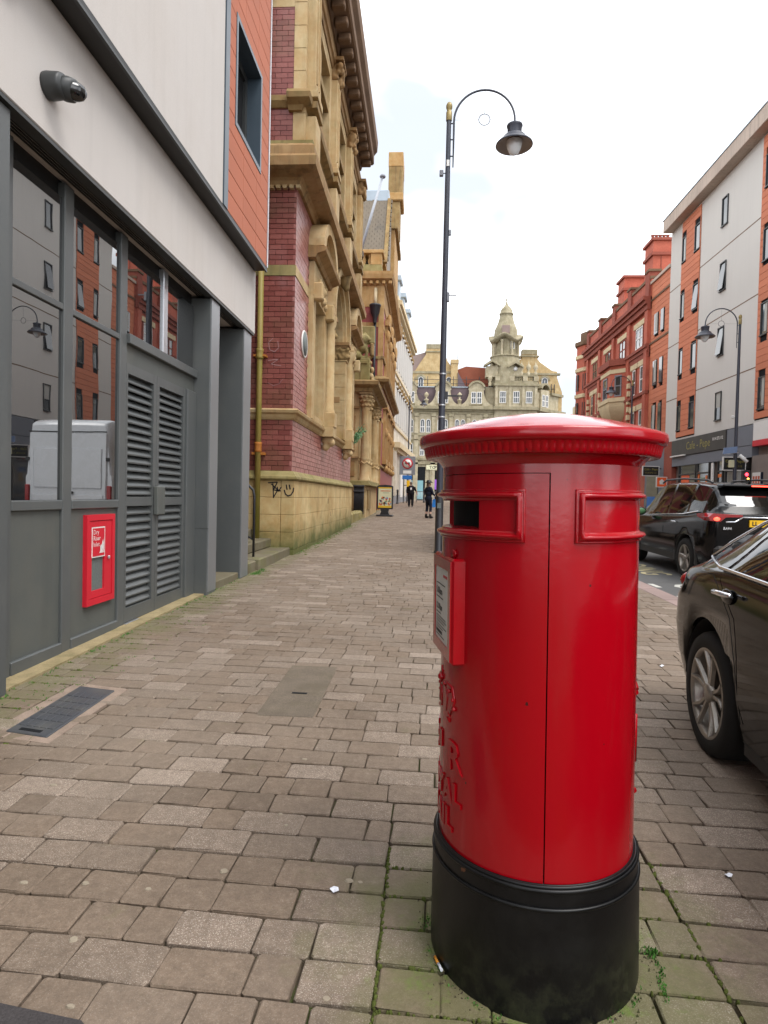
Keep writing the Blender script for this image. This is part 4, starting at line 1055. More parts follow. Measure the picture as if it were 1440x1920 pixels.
# iron grille in front of the porch base
ig = thing('basement_grille', (-2.85, 26.8, 0.4), 'black iron railing panel in front of the porch base', 'railing')
part('frame', 'iron_black', ig, (26.6, 26.68, -3.02, -2.58, 0.55, 1.72), c=0.01)
me = MB().tube([(0, 0, 0), (0, 0, 1.05)], .014, 6).mesh('bar', ['iron_black'])
for i in range(9): obj('bar', me, None, ig, loc=(-3.0 + i * .05, 26.56, 0.62))
part('top_rail', 'iron_black', ig, (26.5, 26.66, -3.04, -2.56, 1.5, 1.56), (26.5, 26.66, -3.04, -2.56, 1.72, 1.80), c=0.02)

# ================================================================== brick wing beyond the porch
wg = thing('brick_wing', (-3.5, 42, 0.6), 'tall maroon brick wing with yellow stone bands, balustrade and steep slate roof', 'building')
WY = 36.0
FW = Fr(0, WY, 1, 0, 0, -1)
part('wall', 'brick_wing', wg, (WY, 49.5, -12, -2.6, 0.3, 13.4))
part('corner_stones', 'stone_wing', wg, (WY - 0.05, WY + 0.1, -2.86, -2.555, 8.3, 13.2), (WY - .03, WY + .08, -2.72, -2.57, 0.4, 7.7))
for z0, z1 in ((5.70, 5.92), (11.10, 11.36)): part('band', 'stone_wing', wg, (WY - 0.03, 49.5, -12, -2.57, z0, z1))
part('string', 'stone_dark', wg, (WY - 0.12, 49.6, -12, -2.48, 3.0, 3.14), (WY - .1, 49.6, -12, -2.5, 9.25, 9.42), c=0.02)
def wing_course(name, mat, prof_):
    n = len(prof_); vs = []
    for p, z in prof_: vs += [(-2.60 + p, 49.6, z), (-2.60 + p, WY - p, z), (-12.0, WY - p, z)]
    fs = []
    for i in range(n):
        j = (i + 1) % n; fs += [(3 * i, 3 * j, 3 * j + 1, 3 * i + 1), (3 * i + 1, 3 * j + 1, 3 * j + 2, 3 * i + 2)]
    fs.append(tuple(3 * i for i in range(n))); return obj(name, MB().add(vs, fs), mat, wg)
wing_course('middle_cornice', 'stone_dark', [(-.1, 7.7), (.1, 7.7), (.15, 7.82), (.42, 7.9), (.46, 8.05), (.38, 8.14), (-.1, 8.35)])
wing_course('frieze', 'stone_wing', [(-.1, 12.25), (.04, 12.25), (.04, 13.45), (-.1, 13.45)])
wing_course('top_cornice', 'stone_wing', [(-.1, 13.45), (.10, 13.45), (.14, 13.6), (.50, 13.72), (.58, 13.95), (.60, 14.10), (-.1, 14.16)])
me = MB().cbox(-.09, .09, -.28, .0, -.09, .09, .02).mesh('dentil', ['stone_wing'])
for i in range(9): obj('dentil', me, None, wg, loc=(-5.1 + i * .36, WY - .12, 13.55))
part('parapet_base', 'stone_moss', wg, (WY + .1, 49.4, -12, -2.75, 14.16, 14.72), c=.02)
part('parapet_rail', 'stone_wing', wg, (WY + .02, 49.4, -12, -2.66, 15.35, 15.55), c=.02)
part('pier', 'stone_wing', wg, (WY + .1, WY + .75, -3.40, -2.76, 14.72, 15.35), (WY + .1, WY + .75, -6.4, -5.6, 14.72, 15.35))
me = MB().lathe([(.10, 0), (.10, .06), (.06, .1), (.11, .26), (.10, .34), (.05, .5), (.09, .57), (.10, .63)], seg=12).mesh('baluster', ['stone_wing'])
for i in range(7): obj('baluster', me, None, wg, loc=(-5.4 + i * .32, WY + .35, 14.72))
# slate roof, course by course
rf = part('roof', 'slate', wg, (WY + 3.9, 47, -12, -2.7, 15.3, 20.1))
sl = MB(); rr = random.Random(2)
for r_ in range(26):
    z = 15.2 + r_ * .188; y = WY + 1.2 + r_ * .100; s = -9.0 + (r_ % 2) * .16
    while s < -2.66:
        sl.box(s + .007, s + .313, y + rr.uniform(-.014, .014), y + .16, z + .004, z + .20); s += .32
so = obj('slates', sl, 'slate', rf); so['kind'] = 'stuff'
part('ridge_lead', 'lead', rf, (WY + 3.7, WY + 4.6, -12, -2.66, 20.0, 20.75), c=.06)
# gable and chimney pier on the street front
gpier = part('gable', 'stone_wing', wg, (43.4, 49.0, -3.1, -2.45, 14.16, 19.8))
part('gable_cap', 'stone_dark', gpier, (43.2, 49.1, -3.15, -2.25, 19.8, 20.2))
part('pier_shaft', 'stone_dark', gpier, (44.6, 46.6, -3.0, -2.2, 20.2, 22.3), c=.03)
part('pier_cornice', 'stone_wing', gpier, (44.4, 46.8, -3.2, -1.98, 22.3, 22.85), c=.06)
part('pier_block', 'stone_dark', gpier, (44.5, 46.7, -3.05, -2.05, 22.85, 24.7), c=.03)
part('pier_top', 'stone_wing', gpier, (44.48, 46.72, -3.07, -2.03, 24.7, 25.7), c=.03)
blob('bracket', [((-2.95, 43.0, 17.6), .28, .35, .9), ((-2.95, 42.9, 16.7), .22, .3, .3)], 'stone_dark', gpier, .06, 2)
# street front openings
for i, yc in enumerate((38.4, 41.2, 44.0, 46.8)):
    for z0, z1 in ((3.6, 6.6), (8.6, 11.6)):
        wd = part('window', 'stone_wing', wg, (yc - .75, yc - .5, -2.8, -2.42, z0, z1), (yc + .5, yc + .75, -2.8, -2.42, z0, z1), (yc - .9, yc + .9, -2.8, -2.32, z1, z1 + .35), (yc - .8, yc + .8, -2.8, -2.34, z0 - .3, z0))
        part('pane', 'glass_far', wd, (yc - .5, yc + .5, -2.62, -2.585, z0, z1))
    for q in (((-2.45, yc, 3.05), .2, .2, .22), ((-2.42, yc - .6, 5.2), .16, .16, .3), ((-2.42, yc - .6, 11.0), .16, .2, .4), ((-2.42, yc + .6, 12.2), .16, .2, .5)): blob('bracket', [q], 'stone_wing', wg, .05, 2)
hp = thing('rainwater_hopper', (-2.95, WY - .1, 7), 'black funnel hopper and drainpipe on the brick wing wall', 'drainpipe')
obj('hopper', MB().lathe([(.10, 11.25), (.13, 11.55), (.26, 11.8), (.30, 12.15), (.34, 12.2), (.34, 12.28), (0, 12.28)], (-3.05, WY - .3, 0), 14), 'iron_black', hp)
obj('pipe', MB().tube([(-3.05, WY - .2, 6.2), (-3.05, WY - .2, 11.3)], .085, 10), 'iron_black', hp)
obj('overflow', MB().tube([(-3.05, WY - .1, 12.28), (-3.05, WY - .1, 13.3)], .09, 10), 'stone_dressing', hp)
obj('roof_kerb', MB().prism([(WY + 1.0, 15.2), (WY + 1.3, 15.2), (WY + 4.0, 20.2), (WY + 3.7, 20.2)], -2.74, -2.52, lambda p, q, r: (r, p, q)), 'stone_dark', rf)
fp = thing('flagpole', (-3.85, 31, 14.2), 'pale bare flagpole leaning in front of the slate roof', 'flagpole')
obj('pole', MB().tube([(-3.75, 33.9, 14.6), (-2.66, 33.9, 18.55)], [.085, .06], 10), 'pole_grey', fp)
obj('truck', MB().lathe([(.0, 0), (.14, .02), (.17, .08), (.12, .16), (0, .18)], (-2.64, 33.9, 18.52), 14), 'sign_grey', fp)
obj('bracket', MB().box(-4.6, -3.6, 33.8, 34.0, 14.3, 14.6), 'iron_black', fp)

# ================================================================== pale stuccoed building at the end
wb = thing('stucco_building', (-2.2, 57, 0.9), 'cream stuccoed building with narrow windows and small lead dormers beyond the brick wing', 'building')
ux, uy = (-1.55 + 2.55), (66.0 - 49.7); L_ = math.hypot(ux, uy); ux /= L_; uy /= L_
FB = Fr(-2.55, 49.7, ux, uy, uy, -ux)
part('wall', 'stone_white', wb, (0, L_, -8, 0, 0.6, 16.3), fr=FB)
part('plinth', 'sign_grey', wb, (0.02, L_, -7, .06, 0.5, 1.5), fr=FB)
part('cornice', 'stone_dressing', wb, (0, L_ + .3, -7, .28, 16.3, 16.6), (0, L_ + .4, -7, .45, 16.6, 16.95), (-.02, L_, -7, .15, 16.95, 17.3), fr=FB)
for z in (11.2, 10.6, 6.9): part('string', 'stone_dressing', wb, (0, L_ + .1, -7, .10, z, z + .16), fr=FB)
part('shop_cornice', 'stone_dressing', wb, (0.5, L_ + .2, -7, .5, 5.3, 5.75), (0.7, L_ + .1, -7, .3, 5.0, 5.3), fr=FB)
for i in range(9):
    s = 1.0 + i * 1.75
    for z0, z1 in ((7.4, 10.2), (11.8, 15.2)):
        wd = part('window', 'white_paint', wb, (s - .08, s, -.02, .08, z0, z1), (s + .8, s + .88, -.02, .08, z0, z1), (s - .12, s + .92, -.02, .16, z1, z1 + .14), fr=FB)
        part('pane', 'glass_far', wd, (s, s + .8, -.02, .012, z0, z1), fr=FB)
        part('keystone', 'stone_dark', wd, (s + .25, s + .55, -.01, .24, z1 - .1, z1 + .5), fr=FB, c=.05)
part('door', 'white_paint', wb, (5.4, 7.8, -.02, .09, 1.3, 5.0), fr=FB); part('door', 'white_paint', wb, (11.0, 13.5, -.02, .09, 1.3, 5.0), fr=FB)
part('sign_board', 'pink_board', wb, (5.3, 7.9, .091, .16, 4.0, 4.95), fr=FB)
part('pilaster', 'stone_white', wb, (0.3, 1.0, 0, .2, 1.4, 5.0), (8.4, 9.2, 0, .2, 1.4, 5.0), (15, 15.8, 0, .2, 1.4, 5), fr=FB)
for i, s in enumerate((2.2, 6.6, 11.4)):
    d_ = part('dormer', 'lead', wb, (s, s + 1.3, -2, -.05, 17.3, 19.2), fr=FB); part('dormer_cap', 'lead', d_, (s - .2, s + 1.5, -2, .12, 19.2, 19.65), fr=FB, c=.05)
# ================================================================== across the road: grey and orange block
FR = Fr(14.5, 0, 0, 1, -1, 0)
rb = thing('apartment_block', (15, 30, 0.4), 'pale grey apartment block with orange tiled strips and overhanging coping across the road', 'building')
part('wall', 'render_right', rb, (2, 38.8, -9, 0, 4.95, 17.49), fr=FR)
for z in (7.40, 10.62, 13.96): part('joint', 'stone_soot', rb, (2, 38.8, -.1, .004, z, z + .05), fr=FR)
part('coping', 'concrete_coping', rb, (1, 38.75, -2, .55, 17.5, 18.2), fr=FR, c=.02)
part('coping_flashing', 'lead', rb, (1, 38.8, -2, .58, 18.2, 18.26), fr=FR)
FLOORS = ((5.5, 6.9), (8.7, 10.1), (11.9, 13.3), (15.1, 16.5))
def rwin(root, s0, s1, z0, z1, fr=FR, open_=0.0, d=0.06, mat='metal_dark'):
    f = .042
    wd = part('window', mat, root, (s0, s0 + f, -.2, d, z0, z1), (s1 - f, s1, -.2, d, z0, z1), (s0, s1, -.2, d + .004, z1 - f, z1), (s0 - .02, s1 + .02, -.2, d + .03, z0 - .03, z0 + f * .6), fr=fr)
    if open_: 
        mb = MB(); k = open_
        mb.add([fr(s0 + f, .01, z1 - f), fr(s1 - f, .01, z1 - f), fr(s1 - f, .01 + k, z0 + f), fr(s0 + f, .01 + k, z0 + f), fr(s0 + f, -.02, z1 - f), fr(s1 - f, -.02, z1 - f), fr(s1 - f, -.02 + k, z0 + f), fr(s0 + f, -.02 + k, z0 + f)], [(0, 1, 2, 3), (7, 6, 5, 4), (0, 4, 5, 1), (1, 5, 6, 2), (2, 6, 7, 3), (3, 7, 4, 0)])
        obj('open_sash', mb, 'glass_far', wd)
        part('pane', 'interior_dark', wd, (s0 + f, s1 - f, -.15, .006, z0, z1), fr=fr)
    else:
        part('pane', 'glass_far', wd, (s0 + f, s1 - f, -.15, .012, z0, z1), fr=fr)
        k = (int(s0 * 7) + int(z0 * 3)) % 5
        if k in (0, 2): part('blind', 'blind', wd, (s0 + f, s1 - f - (.0 if k else .22), .0125, .016, z0 + (z1 - z0) * (.45 if k else .1), z1 - f), fr=fr)
    return wd
def strip(a, b, small, big):
    st_ = part('tile_strip', 'interior_dark', rb, (a, b, -.1, .008, 5.05, 17.1), fr=FR)
    rows = []; z = 5.1
    zs = [5.1 + i * .30 for i in range(41)]
    cache = {}
    for z in zs:
        segs = [(a, b)]
        for (p, q) in (small, big):
            new = []
            for (u, v) in segs:
                if any(z + .29 > f0 - .06 and z < f1 + .02 for f0, f1 in FLOORS):
                    if p > u: new.append((u, min(p, v)))
                    if q < v: new.append((max(q, u), v))
                    if q <= u or p >= v: new.append((u, v))
                else: new.append((u, v))
            segs = [s for s in new if s[1] - s[0] > .03]
        for (u, v) in segs:
            k = round(v - u, 3)
            if k not in cache:
                m_ = MB(); m_.cbox(-k / 2 + .004, k / 2 - .004, 0, .055, .006, .294, .006, lambda s, d, zz: (-d, s, zz)); cache[k] = m_.mesh('tile', ['terracotta_right'])
            obj('tile', cache[k], None, st_, loc=FR((u + v) / 2, 0, z))
    for f0, f1 in FLOORS:
        rwin(rb, small[0], small[1], f0, f1); rwin(rb, big[0], big[1], f0, f1, open_=.12 if f0 in (11.9,) else 0)
strip(34.70, 37.10, (36.50, 37.06), (34.74, 35.42))
strip(26.0, 28.55, (27.72, 28.30), (26.05, 26.7))
for i, (f0, f1) in enumerate(FLOORS):
    rwin(rb, 31.70, 32.30, f0, f1, open_=(0, .16, .16, 0)[i]); rwin(rb, 22.6, 23.2, f0, f1); rwin(rb, 37.6, 38.0, f0, f1) if False else None
# shop level
part('shop_wall', 'shop_tile', rb, (2, 38.8, -9, -.25, 0.3, 4.95), fr=FR)
part('pier', 'brick_red_dark', rb, (37.55, 38.75, -.3, .04, 0.4, 4.95), fr=FR)
part('pier', 'shop_tile', rb, (27.2, 28.6, -.3, .02, 0.4, 3.5), fr=FR)
sc = thing('cafe_sign', (14.4, 34, 4), 'long dark cafe fascia sign with gold script across the road', 'sign')
part('board', 'shop_fascia', sc, (30.95, 37.5, -.3, .10, 4.0, 4.94), fr=FR, c=.02)
mb = MB(); text_on(mb, 'Cafe - Pepe', .62, lambda x, y, z: FR(33.9 - x + .1, .108, 4.28 + y), 'CENTER', bold=-.004); obj('script', mb, 'gold_leaf', sc)
mb = MB(); text_on(mb, '0114 272 112', .20, lambda x, y, z: FR(31.75 - x, .108, 4.52 + y), 'CENTER', bold=.006); obj('phone_number', mb, 'sign_white', sc)
part('lamp_strip', 'sign_white', sc, (35.5, 37.45, .1, .2, 3.98, 4.05), fr=FR)
part('fascia_band', 'shop_grey', rb, (28.6, 37.5, -.3, .05, 3.45, 3.98), fr=FR)
part('roller_box', 'shop_grey', rb, (28.5, 30.9, -.3, .06, 4.0, 4.9), fr=FR)
ws = thing('shop_sign', (14.4, 26, 4), 'white and red shop fascia beside the cafe sign', 'sign')
part('board', 'sign_white', ws, (20, 28.4, -.3, .12, 4.15, 4.94), fr=FR); part('stripe', 'sign_red', ws, (20, 28.4, -.3, .14, 3.9, 4.15), fr=FR)
for a, b in ((34.35, 36.6), (31.3, 31.9), (32.75, 34.2), (29.2, 31.1)):
    w_ = part('shop_window', 'shop_fascia', rb, (a, a + .08, -.3, .03, .5, 3.44), (b - .08, b, -.3, .03, .5, 3.44), (a, b, -.3, .035, 2.9, 2.98), fr=FR)
    part('pane', 'glass_far', w_, (a + .08, b - .08, -.26, -.02, .5, 3.44), fr=FR)
dc_ = part('window_poster', 'poster_orange', rb, (33.9, 34.1, -.02, 0.0, 2.5, 3.0), fr=FR)
part('window_poster', 'poster_orange', rb, (33.0, 33.18, -.02, 0.0, 2.45, 2.8), fr=FR); part('window_poster', 'poster_green', rb, (33.3, 33.8, -.02, 0.0, 2.55, 2.7), fr=FR)
part('window_poster', 'poster_orange', rb, (31.35, 31.85, -.02, 0.0, 2.65, 2.82), fr=FR); part('window_poster', 'orange_sign', rb, (35.2, 36.2, -.02, 0.0, 2.45, 2.9), fr=FR)
part('banner', 'sign_white', rb, (32.25, 32.45, 0, .06, 1.6, 3.4), fr=FR)
def hang_sign(name, s, z, mat, label, wdt=1.0, hgt=.62, txt=None):
    h = thing(name, FR(s, 0, z), label, 'sign')
    obj('panel', MB().box(s - .05, s + .05, .15, .15 + wdt, z, z + hgt, FR), 'sign_white', h)
    obj('face', MB().box(s - .056, s + .056, .19, .11 + wdt, z + .04, z + hgt - .04, FR), mat, h)
    obj('arm', MB().box(s - .02, s + .02, -.05, .15, z + hgt * .7, z + hgt * .8, FR), 'iron_black', h)
    if txt:
        mb = MB()
        for i, t in enumerate(txt): text_on(mb, t, .17 if i == 0 else .12, lambda x, y, zz, i=i: FR(s - .06, .15 + wdt / 2 - x, z + hgt - .26 - i * .2 + y), 'CENTER')
        obj('lettering', mb, 'gold_leaf' if mat == 'sign_black' else 'sign_white', h)
    return h
hang_sign('hanging_sign', 39.2, 2.95, 'sign_black', 'black hanging sign with pale border left of the orange takeaway sign', txt=('Cafe - Pepe', '0114 272 112'))
hang_sign('hanging_sign', 28.9, 2.85, 'sign_black', 'black hanging sign with pale border right of the far lamp post', txt=('Cafe - Pepe', '0114 272 112'))
tk = hang_sign('takeaway_sign', 37.9, 2.25, 'orange_sign', 'small orange takeaway sign with white house symbol on the brick pier', .62, .62)
mb = MB(); mb.add([FR(37.84, .46 + a, 2.42 + b) for a, b in ((-.13, 0), (.13, 0), (.13, .17), (.17, .17), (0, .32), (-.17, .17), (-.13, .17))], [tuple(range(7))]); obj('house_symbol', mb, 'sign_white', tk)
mn_ = thing('menu_board', FR(28.2, .1, 1.6), 'white menu board with rows of pictures on the shop wall', 'sign')
part('board', 'sign_white', mn_, (27.75, 28.45, .02, .07, 1.7, 2.75), fr=FR)
part('border', 'cloth_navy', mn_, (27.65, 27.75, .02, .08, 1.7, 2.75), fr=FR)
mb = MB()
for i in range(3):
    for j in range(4): mb.box(27.82 + i * .21, 27.97 + i * .21, .07, .074, 1.78 + j * .22, 1.93 + j * .22, FR)
o = obj('pictures', mb, 'poster_red', mn_); o['kind'] = 'stuff'

# ================================================================== orange clad building
ob = thing('orange_building', (14.6, 40.4, 0.5), 'narrow orange tile clad building between the grey block and the red brick terrace', 'building')
part('wall', 'interior_dark', ob, (38.82, 42.0, -8, -.12, 0.4, 15.6), fr=FR)
wins = [(a, b, z0, z1) for (a, b) in ((40.62, 41.3), (39.65, 40.2)) for z0, z1 in ((12.1, 13.4), (8.85, 10.4), (5.4, 7.57))]
cache = {}
for i in range(35):
    z = 5.0 + i * .302
    segs = [(38.83, 41.98)]
    for (a, b, z0, z1) in wins:
        if z + .29 > z0 and z < z1:
            new = []
            for (u, v) in segs:
                if b <= u or a >= v: new.append((u, v)); continue
                if a > u: new.append((u, a))
                if b < v: new.append((b, v))
            segs = new
    for u, v in segs:
        k = round(v - u, 2)
        if k not in cache:
            m_ = MB(); m_.cbox(-k / 2 + .004, k / 2 - .004, -.12, -.05, .006, .296, .006, lambda s, d, zz: (-d, s, zz)); cache[k] = m_.mesh('tile', ['terracotta_right'])
        obj('tile', cache[k], None, ob, loc=FR((u + v) / 2, 0, z))
for (a, b, z0, z1) in wins: rwin(ob, a, b, z0, z1, d=-.06)
part('string', 'stone_soot', ob, (38.82, 42.0, -.1, .0, 11.62, 11.74), (38.82, 42.0, -.1, .0, 14.5, 14.62), fr=FR) if False else None
part('string', 'stone_soot', ob, (38.82, 42.0, -.1, .0, 11.62, 11.74), fr=FR); part('string', 'stone_soot', ob, (38.82, 42.0, -.1, .0, 14.45, 14.57), fr=FR)
part('coping', 'concrete_coping', ob, (38.82, 42.1, -8, .06, 15.57, 15.75), fr=FR)
part('shopfront', 'shop_grey', ob, (38.82, 42.0, -.12, .02, 0.4, 4.9), fr=FR)
part('shop_window', 'glass_far', ob, (39.6, 41.6, 0, .05, .9, 3.6), fr=FR); part('poster', 'sign_blue', ob, (40.0, 41.4, .05, .06, .9, 1.7), fr=FR)

# ================================================================== red brick terrace
rt = thing('red_terrace', (15, 50, 0.6), 'ornate red brick terrace with stone lintels, oriel and tall chimneys across the road', 'building')
part('wall', 'brick_red', rt, (42.0, 58.0, -8, 0, 0.5, 16.0), fr=FR)
part('parapet_cap', 'stone_soot', rt, (42.0, 58.0, -1, .08, 15.95, 16.15), fr=FR)
for s in (42.1, 45.7, 49.4, 53.2, 57.0):
    pp = part('pilaster', 'brick_red', rt, (s, s + .55, 0, .16, 5, 14.0), fr=FR); part('pier', 'brick_red_dark', rt, (s - .05, s + .65, -.6, .14, 14.8, 16.45), fr=FR); part('pier_cap', 'stone_soot', rt, (s - .12, s + .72, -.65, .2, 16.45, 16.6), fr=FR)
for nm, mt, boxes in (('cornice', 'brick_red_dark', [(42, 58, -.1, .35, 14.35, 14.6), (42, 58, -.1, .5, 14.6, 14.85), (42, 58, -.1, .22, 14.0, 14.35)]), ('string', 'brick_red_dark', [(42, 58, -.1, .25, 11.55, 11.75), (42, 58, -.1, .15, 11.3, 11.55)]), ('frieze', 'brick_red_dark', [(42, 58, -.1, .08, 10.9, 11.3)]), ('sill_course', 'brick_red_dark', [(42, 58, -.1, .2, 8.5, 8.7)]), ('string', 'brick_red_dark', [(42, 58, -.1, .2, 5.0, 5.3)])):
    mb = MB()
    for b in boxes: FR.box(mb, *b)
    obj(nm, mb, mt, rt)
def vwin(root, a, b, z0, z1, fr=FR, sash='white_paint', lint=True, glass='glass_far', n=2, dep=.0):
    wd = part('window', sash, root, (a, a + .09, -.05, dep + .05, z0, z1), (b - .09, b, -.05, dep + .05, z0, z1), (a, b, -.05, dep + .055, z1 - .1, z1), (a, b, -.05, dep + .06, z0, z0 + .09), (a, b, -.05, dep + .045, (z0 + z1) / 2 - .04, (z0 + z1) / 2 + .04), *[((a + b) / 2 - .05 + 0 * i, (a + b) / 2 + .05, -.05, dep + .05, z0, z1) for i in range(n - 1)], fr=fr)
    part('pane', glass, wd, (a + .05, b - .05, -.05, dep + .02, z0 + .02, z1 - .02), fr=fr)
    if lint:
        part('lintel', 'stone_dressing', wd, (a - .35, b + .35, -.02, dep + .10, z1 + .02, z1 + .38), fr=fr)
        part('reveal', 'brick_red_dark', wd, (a - .12, a - .005, -.02, dep + .07, z0, z1), fr=fr)
    return wd
for (a, b) in ((43.2, 44.6), (46.9, 48.3), (50.6, 52.0), (54.3, 55.7)):
    vwin(rt, a, b, 11.85, 13.3, sash='white_paint' if a < 44 else 'brick_red_dark')
for (a, b) in ((42.9, 43.55), (44.4, 45.05), (51.3, 51.9), (53.8, 54.5), (55.3, 56.0)):
    vwin(rt, a, b, 8.75, 10.55, n=1, sash='white_paint' if a < 46 else 'stone_dressing'); vwin(rt, a, b, 5.5, 7.6, n=1)
for s in (45.5, 53.0, 56.6):
    for i in range(9): part('quoin', 'stone_dressing', rt, (s, s + (.34 if i % 2 else .26), 0, .19, 5.5 + i * .56, 5.86 + i * .56), fr=FR)
# oriel on a carved stone corbel
orl = MB().prism([(46.3, 0), (47.2, .95), (49.6, .95), (50.6, 0)], 8.9, 11.3, lambda p, q, r: FR(p, q, r)); oo = obj('oriel', orl, 'brick_red', rt)
obj('oriel_roof', MB().prism([(46.1, 0), (47.0, 1.15), (49.8, 1.15), (50.8, 0)], 11.3, 11.75, lambda p, q, r: FR(p, q, r)), 'brick_red_dark', oo)
obj('oriel_head', MB().prism([(46.25, 0), (47.16, 1.0), (49.64, 1.0), (50.65, 0)], 10.75, 11.05, lambda p, q, r: FR(p, q, r)), 'stone_dressing', oo)
obj('oriel_sill', MB().prism([(46.1, 0), (47.0, 1.12), (49.8, 1.12), (50.8, 0)], 8.65, 8.95, lambda p, q, r: FR(p, q, r)), 'stone_dressing', oo)
mb = MB(); nseg = 10
for i in range(nseg):
    t0, t1 = i / nseg, (i + 1) / nseg; k0, k1 = math.sin(t0 * PI / 2) ** .7, math.sin(t1 * PI / 2) ** .7
    ring = lambda k, z: [FR(48.45 + (p - 48.45) * k, q * k, z) for p, q in ((46.2, 0), (47.1, 1.05), (49.7, 1.05), (50.7, 0))]
    vs = ring(.18 + .82 * k0, 7.0 + 1.65 * t0) + ring(.18 + .82 * k1, 7.0 + 1.65 * t1); mb.add(vs, [(0, 1, 5, 4), (1, 2, 6, 5), (2, 3, 7, 6)])
obj('corbel', mb, 'stone_dressing', oo)
vwin(oo, 47.9, 48.9, 9.0, 10.6, sash='sign_grey', lint=False, n=1, dep=.95)
# side light of the oriel that faces up the street
FO = Fr(*FR(46.3, 0, 0)[:2], *(lambda a, b: ((b[0] - a[0]) / math.dist(a, b), (b[1] - a[1]) / math.dist(a, b)))(FR(46.3, 0, 0)[:2], FR(47.2, .95, 0)[:2]), *(lambda a, b: (-(b[1] - a[1]) / math.dist(a, b), (b[0] - a[0]) / math.dist(a, b)))(FR(46.3, 0, 0)[:2], FR(47.2, .95, 0)[:2]))
FO.n = (-FO.u[1], FO.u[0]) if (-FO.u[1]) < 0 and FO.u[0] < 0 else (FO.u[1] * -1, FO.u[0]) if FO.u[0] * 1 < 0 else (FO.u[1], -FO.u[0])
vwin(oo, .42, .95, 9.05, 10.6, fr=FO, sash='sign_grey', lint=False, n=1)
# corner turret with stone bands
tr = obj('turret', MB().lathe([(1.5, .5), (1.5, 15.6), (0, 15.6)], FR(59.3, -.9, 0)[:2] + (0,), 8, smooth=False), 'brick_red', rt)
for z in (8.3, 10.8, 13.2, 14.4): obj('band', MB().lathe([(1.5, z), (1.62, z + .05), (1.62, z + .35), (1.5, z + .4)], FR(59.3, -.9, 0)[:2] + (0,), 8, smooth=False), 'stone_dressing', tr)
obj('cap', MB().lathe([(1.5, 15.6), (1.7, 15.65), (1.7, 16.0), (1.2, 16.1), (1.2, 16.9), (0, 16.9)], FR(59.3, -.9, 0)[:2] + (0,), 8, smooth=False), 'stone_soot', tr)
for k in range(3):
    a = PI + .9 - k * .8
    for z0 in (8.9, 11.5): obj('window', MB().box(-.03, .03, -.3, .3, z0, z0 + 1.5, lambda x, y, z, a=a: (FR(59.3, -.9, 0)[0] + (1.44 + x) * math.cos(a) - y * math.sin(a), FR(59.3, -.9, 0)[1] + (1.44 + x) * math.sin(a) + y * math.cos(a), z)), 'glass_far', tr)
obj('end_block', MB().box(15.2, 20, 58, 66, .8, 11), 'stone_dressing', rt)
def chimney(x0, x1, y0, y1, z0, z1, pots):
    c = part('chimney', 'brick_red', rt, (y0, y1, x0, x1, z0, z1), fr=FL)
    part('chimney_band', 'brick_red_dark', c, (y0 - .12, y1 + .12, x0 - .12, x1 + .12, z1 - 1.15, z1 - .95), fr=FL); part('chimney_cap', 'brick_red_dark', c, (y0 - .14, y1 + .14, x0 - .14, x1 + .14, z1 - .18, z1), fr=FL)
    part('rib', 'brick_red_dark', c, (y0 - .03, y0, x0 + .5, x0 + .56, z0, z1 - 1.2), fr=FL)
    for i in range(pots): obj('chimney_pot', MB().lathe([(.11, 0), (.14, .05), (.11, .1), (.10, .42), (.14, .5), (.10, .52)], (x0 + .2 + i * (x1 - x0 - .4) / max(1, pots - 1), (y0 + y1) / 2, z1), 10), 'brick_red_dark', c)
chimney(14.9, 16.3, 43.0, 44.6, 14, 19.0, 5); chimney(15.15, 17.05, 49.8, 51.4, 14, 18.9, 0)

# ================================================================== curved stone building at the end of the street
fb = thing('corner_building', (8, 101, 0.9), 'grand pale stone corner building with domed turret closing the end of the street', 'building')
FF = Fr(0, 100, 1, 0, 0, -1)          # s = X, d towards camera
def ffwin(root, a, b, z0, z1, fr=FF, arch=False, bars=2, dep=0.0):
    f = .09
    boxes = [(a, a + f, dep - .15, dep + .06, z0, z1), (b - f, b, dep - .15, dep + .06, z0, z1), (a, b, dep - .15, dep + .065, z0, z0 + f), (a, b, dep - .15, dep + .055, (z0 + z1) / 2 - .05, (z0 + z1) / 2 + .05)]
    if not arch: boxes.append((a, b, dep - .15, dep + .065, z1 - f, z1))
    for i in range(1, bars): boxes.append((a + (b - a) * i / bars - .035, a + (b - a) * i / bars + .035, dep - .15, dep + .05, z0, z1))
    mb = MB()
    for q in boxes: fr.box(mb, *q)
    if arch: fr.arch(mb, (a + b) / 2, z1, (b - a) / 2 - f, (b - a) / 2, dep - .15, dep + .06, 8)
    wd = obj('window', mb, 'white_paint', root)
    mb = MB(); fr.box(mb, a + .03, b - .03, dep - .15, dep + .02, z0, z1)
    if arch: fr.fan(mb, (a + b) / 2, z1, (b - a) / 2 - .05, dep + .02, 8)
    obj('pane', mb, 'glass_far', wd)
    return wd
part('wall', 'stone_far', fb, (-14, 10.8, -8, 0, .6, 15.3), fr=FF)
part('cornice', 'stone_far_green', fb, (-14, 10.8, -1, .3, 15.1, 15.4), (-14, 10.8, -1, .75, 15.4, 15.75), (-14, 10.8, -1, .5, 15.75, 15.95), fr=FF)
for z, h, d in ((14.7, .3, .15), (11.2, .35, .2), (10.4, .2, .12), (7.3, .35, .3), (6.6, .3, .25)): part('string', 'stone_far_green', fb, (-14, 10.8, -.2, d, z, z + h), fr=FF)
